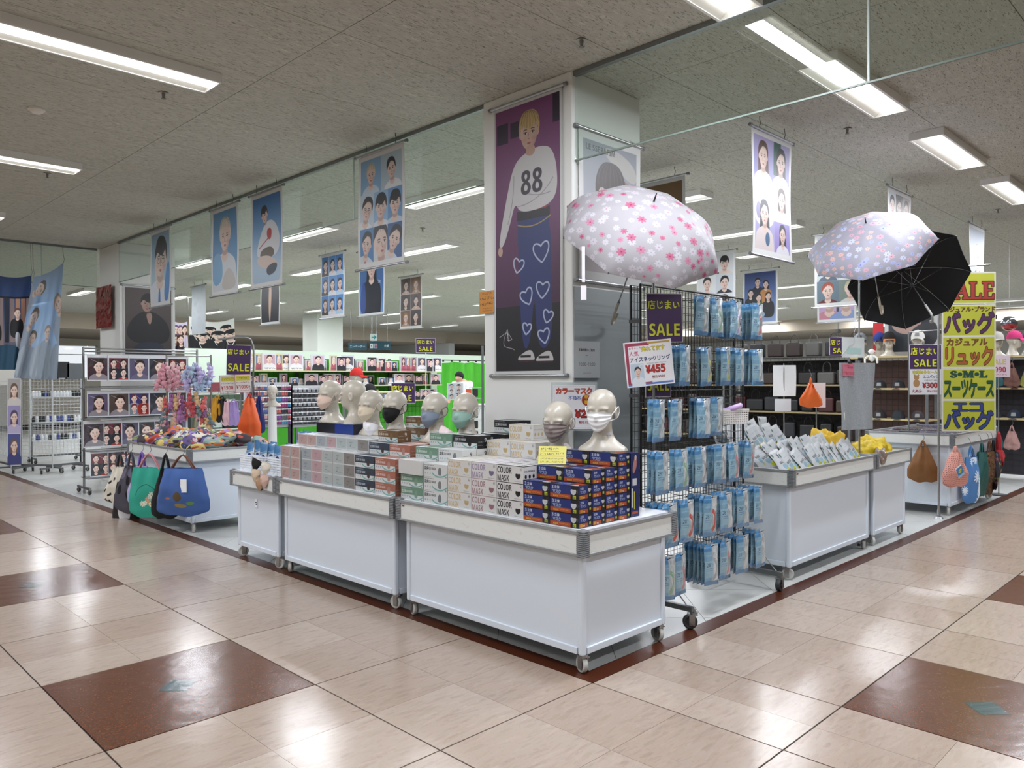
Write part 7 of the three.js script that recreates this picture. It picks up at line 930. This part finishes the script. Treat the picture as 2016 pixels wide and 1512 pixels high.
// pouch rack with portrait pouches
{ const z = -11.0, x0 = 3.14, x1 = 4.62, o = thing('pouch_rack', 'metal rail rack of clear pouches with portraits', 'rack', [(x0 + x1) / 2, 0, z]), hw = (x1 - x0) / 2;
  for (const s of [-1, 1]) { part('post', rb(0.025, 1.9, 0.025, 0.004, s * hw, 0.95, 0), steel, o); part('foot', rb(0.03, 0.03, 0.5, 0.004, s * hw, 0.075, 0), steel, o); for (const d of [-0.22, 0.22]) caster(o, s * hw, d, 0.4, true).scale.setScalar(0.75); }
  for (const y of [1.88, 1.84, 1.38, 0.98]) part('rail', rod([-hw, y, 0], [hw, y, 0], 0.009, 8), steel, o); for (const y of [1.36, 0.96, 0.55, 0.2]) part('tray', bx(2 * hw, 0.012, 0.3, 0, y, 0.02), M('#6d6f70', 0.5), o);
  const cells = [];
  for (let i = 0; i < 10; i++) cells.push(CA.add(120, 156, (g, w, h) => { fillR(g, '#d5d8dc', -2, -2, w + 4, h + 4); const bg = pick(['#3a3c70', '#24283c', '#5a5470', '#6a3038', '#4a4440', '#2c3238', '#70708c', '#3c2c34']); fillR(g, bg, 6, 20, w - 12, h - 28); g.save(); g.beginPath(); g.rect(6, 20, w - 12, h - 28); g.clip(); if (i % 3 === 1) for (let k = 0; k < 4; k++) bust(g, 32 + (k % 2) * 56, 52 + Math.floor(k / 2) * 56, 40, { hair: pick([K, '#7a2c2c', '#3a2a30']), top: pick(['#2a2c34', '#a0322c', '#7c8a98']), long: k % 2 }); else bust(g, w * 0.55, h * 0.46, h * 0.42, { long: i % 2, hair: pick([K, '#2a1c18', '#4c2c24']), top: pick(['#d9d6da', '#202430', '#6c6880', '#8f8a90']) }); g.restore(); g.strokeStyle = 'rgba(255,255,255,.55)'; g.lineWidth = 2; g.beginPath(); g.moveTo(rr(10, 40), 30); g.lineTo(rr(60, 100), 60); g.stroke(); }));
  const gs = cells.map((r, i) => { const g = sheet((u, v) => [(u - 0.5) * 0.26, -0.345 * (1 - v), 0.006 * noise.noise(u * 5 + i, v * 5, 2)], 6, 8), k = g.clone(); return uvInto(g, r); });
  const m = new THREE.MeshPhysicalMaterial({ map: CA.tex, roughness: 0.12, clearcoat: 1, clearcoatRoughness: 0.04, side: THREE.DoubleSide });
  [[1.80, 5], [1.33, 5], [0.94, 6]].forEach(([y, n], ri) => { for (let i = 0; i < n; i++) for (let d = 0; d < 2; d++) solo('portrait_pouch', gs[(ri * 5 + i + d * 3) % 10], m, 'clear pouch with a portrait hanging on the metal rack', 'pouch', [x0 + 0.14 + (i + d * 0.15) * (x1 - x0 - 0.2) / n - (ri === 2 ? 0.05 : 0), y, z + 0.1 - d * 0.04], rr(-0.12, 0.12), 'portrait pouches on the metal rack'); });
  for (let i = 0; i < 5; i++) solo('portrait_pouch', gs[(i * 3 + 1) % 10], m, 'clear pouch with a portrait standing on the bottom tray', 'pouch', [x0 + 0.16 + i * 0.21, 0.56, z + 0.14 - i * 0.01], rr(-0.12, 0.12), 'portrait pouches on the bottom tray'); }
// white wire screens on castors
function wireScreen(label, a, b, h, o = {}) { const L = a.distanceTo(b), t = thing('wire_screen', label, 'rack', [(a.x + b.x) / 2, 0, (a.z + b.z) / 2], -Math.atan2(b.z - a.z, b.x - a.x)), l = [], m = M('#d3d6d8', 0.35, { metalness: 0.3 }); for (let x = -L / 2; x <= L / 2 + 1e-6; x += L / Math.round(L / 0.06)) l.push(rod([x, 0.25, 0], [x, h, 0], 0.0022, 4)); for (let y = 0.25; y <= h + 1e-6; y += 0.06) l.push(rod([-L / 2, y, 0], [L / 2, y, 0], 0.0022, 4)); part('grid_panel', l, m, t); for (const s of [-1, 1]) { part('post', rod([s * L / 2, 0.08, 0], [s * L / 2, h, 0], 0.012, 8), m, t); part('foot', rb(0.03, 0.025, 0.45, 0.003, s * (L / 2 - 0.03), 0.085, 0), M('#5d5f61', 0.4), t); for (const d of [-0.2, 0.2]) caster(t, s * (L / 2 - 0.03), d, 0.5, true).scale.setScalar(0.8); } part('cross_bar', bx(L, 0.03, 0.03, 0, 0.12, 0), M('#5d5f61', 0.4), t); return t; }
const gp = (x, y) => onY(x, y, 0);
wireScreen('white wire screen with hanging portrait strips', gp(22, 930), gp(-60, 905), 1.48); wireScreen('white wire screen beyond the portrait strips', gp(43, 930), gp(104, 931), 1.48); wireScreen('white wire screen beside the pouch rack', gp(104, 931), gp(162, 925), 1.48);
wireScreen('white wire screen standing further back', gp(60, 912), gp(160, 905), 1.5);
[0, 1, 2].forEach((i) => sign('portrait_strip', CA.add(70, 120, (g, w, h) => { fillR(g, '#cfcfd4', -2, -2, w + 4, h + 4); fillR(g, ['#a9a6a4', '#9d93c0', '#4a5490'][i], 4, 4, w - 8, h - 8); bust(g, w / 2, h * 0.4, h * 0.34, { long: 1, hair: ['#6a5040', '#4a3c60', '#7a5a48'][i], top: ['#d5d0cc', '#b9b0d0', '#38407c'][i] }); }), 0.19, 0.5, ['grey portrait strip at the top of the wire screen', 'lavender portrait strip in the middle of the wire screen', 'blue portrait strip at the foot of the wire screen'][i], 'poster', at(onZ(28, [775, 828, 884][i], -14.22)), -0.5).material = CA.mat);
// small goods on the far screens
{ const jar = lathe([[0, 0], [0.03, 0], [0.032, 0.06], [0.02, 0.075], [0.02, 0.1], [0, 0.1]], 10), z = -14.9;
  for (const [py, n, c] of [[782, 16, '#1b1b1e'], [832, 14, '#26262a'], [868, 12, '#34343a']]) { const a = onZ(62, py, z), b = onZ(158, py, z); const t = thing('goods_shelf', 'narrow white shelf of small goods behind the wire screens', 'shelf', [(a.x + b.x) / 2, 0, z], 0, 'narrow shelves behind the wire screens'); part('board', bx(b.x - a.x, 0.012, 0.12, 0, a.y, 0), M('#d9dcde', 0.4), t); for (const s of [-1, 1]) part('leg', bx(0.02, a.y, 0.02, s * (b.x - a.x) / 2, a.y / 2, 0), M('#c9ccce', 0.4), t); for (let i = 0; i < n; i++) solo('small_jar', jar, M(pick([c, '#d5d8da', '#3f4c8a', '#e2e4e6']), 0.4), 'small dark or white jar on a narrow shelf', 'jar', [a.x + (i + 0.5) * (b.x - a.x) / n, a.y + 0.006, z], 0, 'small jars on the narrow shelves'); }
  for (const [a, b, c, l] of [[120, 728, '#1c1d22', 'stack of black boxes beyond the cloth banner'], [145, 731, '#5a5e62', 'dark grey monitor panel beyond the cloth banner'], [12, 742, '#d8d4cc', 'white padded seat cover at the foot of the dark banner']]) { const p = onZ(a, b, -16); solo('display_item', rb(0.26, 0.3, 0.1, 0.01, 0, 0, 0), M(c, 0.5), l, 'box', at(p)); } }
// ---------- back of the shop ----------
const backZ = -12.6, xAt = (p, z) => onZ(p, 740, z).x;
const greenCloth = pat('#46a528', (g, w, h) => { for (let i = 0; i < 400; i++) { g.fillStyle = rnd() < 0.5 ? 'rgba(30,90,10,.06)' : 'rgba(160,230,110,.06)'; g.fillRect(rr(0, w), rr(0, h), rr(2, 4), rr(8, 40)); } });
struct(part('wall_screen', [bx(xAt(957, backZ - 3.2) - xAt(430, backZ - 3.2) + 1.4, 2.12, 0.05, (xAt(957, backZ - 3.2) + xAt(430, backZ - 3.2)) / 2, 1.06, backZ - 3.2)], wallMat('#cfdccb')), 'pale green partition behind the goods shelves');
{ // wall shelf backed with green cloth
  const z = backZ, x0 = xAt(486, z), x1 = xAt(858, z), L = x1 - x0, o = thing('goods_shelf', 'long shelf backed with green cloth and filled with small goods', 'shelf', [(x0 + x1) / 2, 0, z]);
  part('green_backing', bx(L, 1.75, 0.02, 0, 0.98, -0.22), greenCloth, o); for (let i = 0; i <= 4; i++) part('upright', bx(0.04, 1.88, 0.04, -L / 2 + L * i / 4, 0.94, -0.2), M('#6a6d6a', 0.5), o);
  for (const y of [1.63, 1.36, 1.05]) part('shelf_board', bx(L, 0.022, 0.4, 0, y - 0.011, 0), M('#c4bf94', 0.5), o);
  const l = []; for (let i = 0; i <= L / 0.1; i++) l.push(rod([-L / 2 + i * 0.1, 0.6, -0.2], [-L / 2 + i * 0.1, 1.86, -0.2], 0.003, 4)); for (let y = 0.6; y < 1.87; y += 0.1) l.push(rod([-L / 2, y, -0.2], [L / 2, y, -0.2], 0.003, 4)); part('wire_back', l, M('#2c5a24', 0.5), o);
  const cells = []; for (let i = 0; i < 12; i++) cells.push(CA.add(56, 76, (g, w, h) => { fillR(g, pick(['#d6d6da', '#c8ccd6', '#dcd0d6', '#23262c', '#d8d0a0', '#3a3c44', '#c0b8cc']), -2, -2, w + 4, h + 4); g.fillStyle = pick(['#9c6a78', '#6a7fa4', '#2c2c34', '#c8a4b0', '#9aa8bc', '#5c5a66', '#a89a8c']); g.fillRect(6, 8, w - 12, h - 26); bust(g, w / 2, h * 0.34, h * 0.36, { hair: pick([K, BR, BL]), top: pick(['#e0e0e6', '#2c2c34', '#b05a6c']), long: i % 2 }); scrib(g, 8, h - 14, w - 16, 7, '#3a3a40', 1.2); }));
  const sizes = [[0.2, 0.26], [0.16, 0.2], [0.26, 0.3], [0.14, 0.3]], geos = cells.map((c, i) => { const [w, h] = sizes[i % 4]; return printBox(w, h, 0.05, { pz: c }, CA.flat('#d5d5d8')); });
  for (const [y, G, n] of [[1.63, 'goods on the top green shelf', 26], [1.36, 'goods on the middle green shelf', 22], [1.05, 'goods on the lower green shelf', 20]]) for (let i = 0; i < n; i++) { const k = Math.floor(rnd() * 12); const q = solo('packaged_good', geos[k], CA.mat, 'small printed package among the ' + G, 'package', [x0 + (i + 0.5) * L / n + rr(-0.03, 0.03), y, z + rr(-0.08, 0.1)], rr(-0.2, 0.2), G); q.scale.y = y < 1.6 ? 0.72 : 1; } }
{ // green curtain and its rail
  const z = backZ - 2.4, x0 = xAt(858, z), x1 = xAt(960, z), o = thing('green_curtain', 'bright green cloth hung as a curtain behind the till', 'curtain', [(x0 + x1) / 2, 0, z]);
  part('cloth', sheet((u, v) => [(u - 0.5) * (x1 - x0), 0.01 + v * 1.91 - 0.04 * Math.abs(Math.sin(u * 9)) * v, 0.05 * Math.sin(u * 30) + 0.04 * Math.sin(u * 13 + v * 2)], 60, 14), greenCloth, o); part('rail', rod([-(x1 - x0) / 2, 1.95, 0], [(x1 - x0) / 2, 1.95, 0], 0.012, 8), M('#1c1e1c', 0.4), o); for (let i = 0; i < 5; i++) part('clip', bx(0.04, 0.04, 0.03, -(x1 - x0) / 2 + 0.2 + i * 0.28, 1.93, 0.05), M('#151515', 0.5), o); }
{ // a person at the till, bent over the counter
  const p = atD(914, 790, 15.6), t = thing('person', 'person with black hair in a white top bending over the till counter', 'person', [p.x, 0, p.z], -1.25);
  const J = [[[0, 0.95, -0.05], [0, 1.2, 0.02], 0.15, 0.15], [[0, 1.2, 0.02], [0, 1.36, 0.1], 0.16, 0.12], [[0, 1.36, 0.1], [0, 1.44, 0.16], 0.06, 0.055], [[-0.17, 1.36, 0.08], [-0.22, 1.12, 0.2], 0.06, 0.05], [[0.17, 1.36, 0.08], [0.22, 1.12, 0.2], 0.06, 0.05], [[-0.22, 1.12, 0.2], [-0.12, 1.02, 0.42], 0.045, 0.035], [[0.22, 1.12, 0.2], [0.12, 1.02, 0.42], 0.045, 0.035], [[-0.17, 1.36, 0.08], [0.17, 1.36, 0.08], 0.065, 0.065], [[-0.09, 0.95, -0.05], [-0.1, 0.5, 0.0], 0.095, 0.06], [[0.09, 0.95, -0.05], [0.1, 0.5, 0.0], 0.095, 0.06], [[-0.1, 0.5, 0], [-0.1, 0.06, -0.03], 0.058, 0.045], [[0.1, 0.5, 0], [0.1, 0.06, -0.03], 0.058, 0.045]];
  const field = (x, y, z) => { let d = 9; for (const [a, b, r0, r1] of J) d = smin(d, capD([x, y, z], a, b, r0, r1), 0.05); d = smin(d, ellD(x, y - 1.5, z - 0.2, 0.075, 0.105, 0.09), 0.03); d = smin(d, capD([x, y, z], [0, 1.49, 0.28], [0, 1.465, 0.3], 0.012, 0.016), 0.02); for (const s of [-1, 1]) { for (let k = 0; k < 4; k++) d = smin(d, capD([x, y, z], [s * (0.1 + k * 0.018 - 0.02), 1.01, 0.44], [s * (0.1 + k * 0.018 - 0.02), 0.99, 0.52 - Math.abs(k - 1.4) * 0.01], 0.009, 0.008), 0.006); d = smin(d, capD([x, y, z], [s * 0.08, 1.01, 0.43], [s * 0.055, 0.995, 0.47], 0.01, 0.008), 0.006); d = smin(d, capD([x, y, z], [s * 0.1, 0.04, -0.03], [s * 0.1, 0.035, 0.12], 0.04, 0.035), 0.02); } return d; };
  const R = 110, half = 0.9, mc = new MarchingCubes(R, new THREE.MeshBasicMaterial(), false, false, 90000); for (let k = 0; k < R; k++) for (let j = 0; j < R; j++) for (let i = 0; i < R; i++) { const f = (n) => (n - R / 2) / (R / 2) * half; mc.field[k * R * R + j * R + i] = Math.abs(f(i)) > 0.35 || f(k) < -0.3 || f(k) > 0.62 ? -1 : -field(f(i), f(j) + 0.85, f(k)); } mc.isolation = 0; mc.update();
  const n = mc.count, pos = new Float32Array(n * 3), nor = new Float32Array(mc.normalArray.subarray(0, n * 3)), col = new Float32Array(n * 3), skin = new THREE.Color('#c99c86'), shirt = new THREE.Color('#e6e6e8'), leg = new THREE.Color('#23252c'); for (let i = 0; i < n; i++) { const x = mc.positionArray[i * 3] * half, y = mc.positionArray[i * 3 + 1] * half + 0.85, z = mc.positionArray[i * 3 + 2] * half; pos.set([x, y, z], i * 3); const c = y > 1.41 || (z > 0.36 && y > 0.95) ? skin : y > 0.93 ? shirt : leg; col.set([c.r, c.g, c.b], i * 3); }
  const g = new THREE.BufferGeometry(); g.setAttribute('position', new THREE.BufferAttribute(pos, 3)); g.setAttribute('color', new THREE.BufferAttribute(col, 3)); g.computeVertexNormals();
  part('body', g, new THREE.MeshPhysicalMaterial({ vertexColors: true, roughness: 0.75 }), t); part('hair', sheet((u, v) => { const a = u * Math.PI * 2, e = v * (Math.PI / 2 + 0.75) - 0.75, r = Math.cos(e), front = Math.max(0, Math.cos(a)); return [Math.sin(a) * r * 0.088, 1.525 + Math.sin(e) * 0.098 + front * Math.max(0, 0.3 - v) * 0.2, 0.19 + Math.cos(a) * r * 0.1]; }, 24, 12), cloth('#0d0b0c'), t);
  const c = thing('till_counter', 'white till counter in front of the green curtain', 'counter', [p.x + 0.3, 0, p.z + 0.75]); part('body', rb(1.2, 0.95, 0.5, 0.01, 0, 0.475, 0), M('#d5d6d3', 0.5), c); part('top', rb(1.25, 0.03, 0.55, 0.006, 0, 0.965, 0), M('#c9c5bb', 0.4), c);
}
// display racks of key rings: rows of tiny packs
function tinyRack(label, p0, p1, pyTop, pyBot, z, cols, rowsN, colors) { const a = onZ(p0, pyTop, z), b = onZ(p1, pyTop, z), w = b.x - a.x, y0 = onZ(p0, pyBot, z).y, y1 = a.y, o = thing('key_ring_rack', label, 'rack', [(a.x + b.x) / 2, 0, z]); part('back_panel', bx(w, y1 - y0 + 0.06, 0.02, 0, (y0 + y1) / 2, -0.05), M('#b9bcc0', 0.5), o); for (const s of [-1, 1]) part('upright', bx(0.04, y1 + 0.03, 0.05, s * (w / 2 + 0.02), y1 / 2, -0.03), M('#2a2b2e', 0.4), o); const byC = new Map(); for (let r = 0; r < rowsN; r++) { for (let c = 0; c < cols; c++) { const k = colors(r, c), g = bx(w / cols * 0.74, (y1 - y0) / rowsN * 0.5, 0.03, (c + 0.5) / cols * w - w / 2, y0 + (r + 0.4) * (y1 - y0) / rowsN, 0); (byC.get(k) ?? byC.set(k, []).get(k)).push(g); const tg = bx(w / cols * 0.7, (y1 - y0) / rowsN * 0.16, 0.03, (c + 0.5) / cols * w - w / 2, y0 + (r + 0.76) * (y1 - y0) / rowsN, 0.001); (byC.get('#e6e6e6') ?? byC.set('#e6e6e6', []).get('#e6e6e6')).push(tg); } part('rail', rod([-w / 2, y0 + (r + 0.88) * (y1 - y0) / rowsN, 0], [w / 2, y0 + (r + 0.88) * (y1 - y0) / rowsN, 0], 0.004, 5), steel, o); } for (const [k, l] of byC) { const m = part('key_rings', l, M(k, 0.3), o); m.userData.kind = 'stuff'; } return o; }
tinyRack('rack of tiny coloured key rings in rows', 540, 572, 757, 838, -10.2, 10, 7, (r, c) => ['#8a3a6a', '#3a7a9c', '#7a4a8c', '#5a5a60', '#b05a5a', '#2c2c30', '#a05a7a'][(r * 2 + (c >> 2)) % 7]);
tinyRack('rack of tiny black and white key rings beside the mannequin heads', 575, 640, 764, 838, -10.2, 22, 8, (r, c) => ['#4a4a4e', '#2c2c30', '#8d8f92'][(r + c * c) % 3]);
tinyRack('rack of small photo key rings in front of the green shelf', 500, 538, 757, 838, -10.25, 12, 7, (r, c) => ['#a86a6a', '#5a6a9c', '#c89a9a', '#6a4a5a'][(r * 3 + (c >> 1)) % 4]);
// model head with a red cap and caps on a small table
{ const p = atD(703, 765, 11.6), o = thing('side_table', 'narrow table with model head and caps before the green shelf', 'table', [p.x + 0.15, 0, p.z + 0.05], -0.785); part('table_top', bx(0.7, 0.025, 0.4, 0, 1.27, 0), M('#c4bf94', 0.5), o); for (const s of [-1, 1]) for (const d of [-1, 1]) part('leg', bx(0.03, 1.26, 0.03, s * 0.32, 0.63, d * 0.17), M('#6a6d6a', 0.5), o);
  const q = atD(702, 760, 11.55); capHead('model head wearing the bright red cap', 'bright red cap on the model head before the green shelf', '#b8241f', [q.x, 1.283, q.z], 0.9, {}); const c = atD(728, 760, 11.6); cap('black and red cap lying beside the model head', '#17171a', [c.x, 1.283, c.z], 1.2, { brim: '#9c2030' }); }
bareHead('small bare model head in a clear wrap beside the key rings', at(atD(536, 800, 9.6)), -0.6, 0.8);
{ const p = atD(536, 800, 9.6), o = thing('display_stand', 'white column stand under the small model head', 'stand', [p.x, 0, p.z]); part('column', cy(0.06, 0.05, p.y, 0, p.y / 2, 0, 16), M('#dcdcd8', 0.4), o); part('foot', cy(0.14, 0.14, 0.015, 0, 0.008, 0, 20), M('#dcdcd8', 0.4), o); }
// sale signs and cards inside
for (const [pxx, pyy, D, w, h, l] of [[838, 680, 14.2, 0.36, 0.26, 'purple SALE sign standing above the green shelf'], [794, 774, 11.6, 0.36, 0.31, 'purple SALE sign behind the black masked head']]) { const p = atD(pxx, pyy, D), o = thing('sale_sign', l, 'sign', [p.x, 0, p.z], -0.785); part('sign_board', printBox(w, h, 0.004, { pz: SR.saleW }, SA.flat('#e9e8ea'), 0).translate(0, p.y, 0), SA.mat, o); part('pole', rod([0, 0, -0.01], [0, p.y + h / 2, -0.01], 0.008, 8), M('#d5d8da', 0.3), o); part('foot', cy(0.13, 0.13, 0.012, 0, 0.006, 0, 20), M('#c9ccce', 0.5), o); }
sign('poster_card', PR.faces, 0.3, 0.32, 'white framed photo card before the green curtain', 'card', at(atD(896, 771, 14.4)), -0.785).material = PA.mat; { const p = atD(896, 790, 14.42), o = thing('card_stand', 'thin stand holding the framed photo card', 'stand', [p.x, 0, p.z]); part('pole', rod([0, 0, 0], [0, 1.25, 0], 0.01, 8), steel, o); part('foot', cy(0.13, 0.13, 0.012, 0, 0.006, 0, 20), M('#3a3b3d', 0.5), o); }
// side rack at the pillar edge with hanging dark goods
{ const p = atD(948, 790, 12.5), o = thing('goods_rack', 'grey post rack of black and orange goods beside the pillar', 'rack', [p.x, 0, p.z], -0.785); part('post', bx(0.04, 2.0, 0.04, 0.02, 1.0, 0), M('#55585a', 0.4), o); part('base', bx(0.4, 0.03, 0.4, 0, 0.015, 0), M('#3a3b3d', 0.5), o); for (let i = 0; i < 5; i++) part('hook_rail', rod([0.02, 1.32 - i * 0.17, 0], [-0.2, 1.32 - i * 0.17, 0.1], 0.005, 6), steel, o);
  for (let i = 0; i < 5; i++) for (let k = 0; k < 2; k++) { const q = V(-0.1 - k * 0.1, 0, 0.05 + k * 0.05).applyAxisAngle(V(0, 1, 0), -0.785); solo('hanging_pack', rb(0.09, 0.13, 0.03, 0.008, 0, -0.07, 0), M(k ? '#c8502c' : '#1c1c1f', 0.5), (k ? 'orange' : 'black') + ' pack hanging on the grey post rack', 'pack', [p.x + q.x, 1.31 - i * 0.17, p.z + q.z], -0.785, (k ? 'orange' : 'black') + ' packs on the grey rack'); } }
// direction signs
{ const lift = atD(704, 682, 21), wc = atD(748, 681, 21), ex = atD(736, 664, 20); for (const [p, r, w, h, l] of [[lift, SR.lift, 0.5, 0.2, 'teal hanging lift direction sign'], [wc, SR.wc, 0.58, 0.22, 'teal hanging toilet direction sign'], [ex, SR.exit, 0.18, 0.18, 'white exit sign with a teal arrow']]) { const o = thing('direction_sign', l, 'sign', [p.x, p.y, p.z], -0.785); part('sign_board', printBox(w, h, 0.03, { pz: r }, SA.flat('#1f5566'), 0), SA.mat, o); for (const s of [-1, 1]) part('hanger', rod([s * w * 0.35, h / 2, 0], [s * w * 0.35, CEIL - p.y, 0], 0.006, 6), steel, o); } }
// notes on the pillars
sign('orange_note', SR.orange, 0.15, 0.155, 'orange handwritten notice taped beside the tall pink poster', 'note', at(onX(958, 595, 3.70)), LEFT, 0.02, 0.002);
sign('hours_notice', SR.hours, 0.262, 0.235, 'grey opening hours notice on the pillar', 'notice', at(onZ(1155, 708, -3.165)), 0, 0, 0.006);
// wall mounted camera and pipes far back
for (const [pxx, pyy, D] of [[1650, 650, 20], [1955, 622, 18]]) { const p = atD(pxx, pyy, D), o = thing('security_camera', 'small dark security camera under the ceiling', 'camera', [p.x, p.y, p.z], -0.785, 'security cameras'); part('mount', rod([0, 0, 0], [0, CEIL - p.y, 0], 0.015, 8), M('#8a8a88', 0.4), o); part('body', rb(0.09, 0.1, 0.2, 0.02, 0, -0.03, 0), M('#3a3530', 0.4), o); part('lens', cy(0.03, 0.03, 0.03, 0, -0.03, 0, 12).rotateX(Math.PI / 2).translate(0, -0.03, 0.1), M('#0c0c0e', 0.2), o); }
// long low gondolas with mixed goods filling the middle of the shop
function gondola(label, x0, x1, z, h, group) { const L = x1 - x0, o = thing('gondola_shelf', label, 'shelf', [(x0 + x1) / 2, 0, z]); part('spine', bx(L, h, 0.03, 0, h / 2, 0), M('#d2d4d0', 0.6), o); part('base', bx(L, 0.12, 0.7, 0, 0.06, 0), M('#8a8c8a', 0.5), o); const ys = [0.5, 0.85, 1.2]; for (const y of ys) part('shelf_board', bx(L, 0.02, 0.34, 0, y - 0.01, 0.18), M('#d9dad6', 0.5), o); const n = Math.floor(L / 0.3); for (const y of [0.12, ...ys]) for (let i = 0; i < n; i++) solo('packaged_good', rb(rr(0.14, 0.24), rr(0.14, 0.26), 0.12, 0.008, 0, 0.13, 0), M(pick(['#c9cdd2', '#8a3a4a', '#3a5a8c', '#d8cfa8', '#2c2c32', '#b8b0c8', '#e2e2e0', '#6a8a6c']), 0.5), 'package on the low gondola deep inside the shop', 'package', [x0 + (i + 0.5) * L / n, y, z + 0.2], rr(-0.1, 0.1), group); }
gondola('low white gondola of mixed goods deep inside the shop', 5.6, 9.2, -15.2, 1.4, 'packages on the deep gondola');
renderer.render(scene, camera);
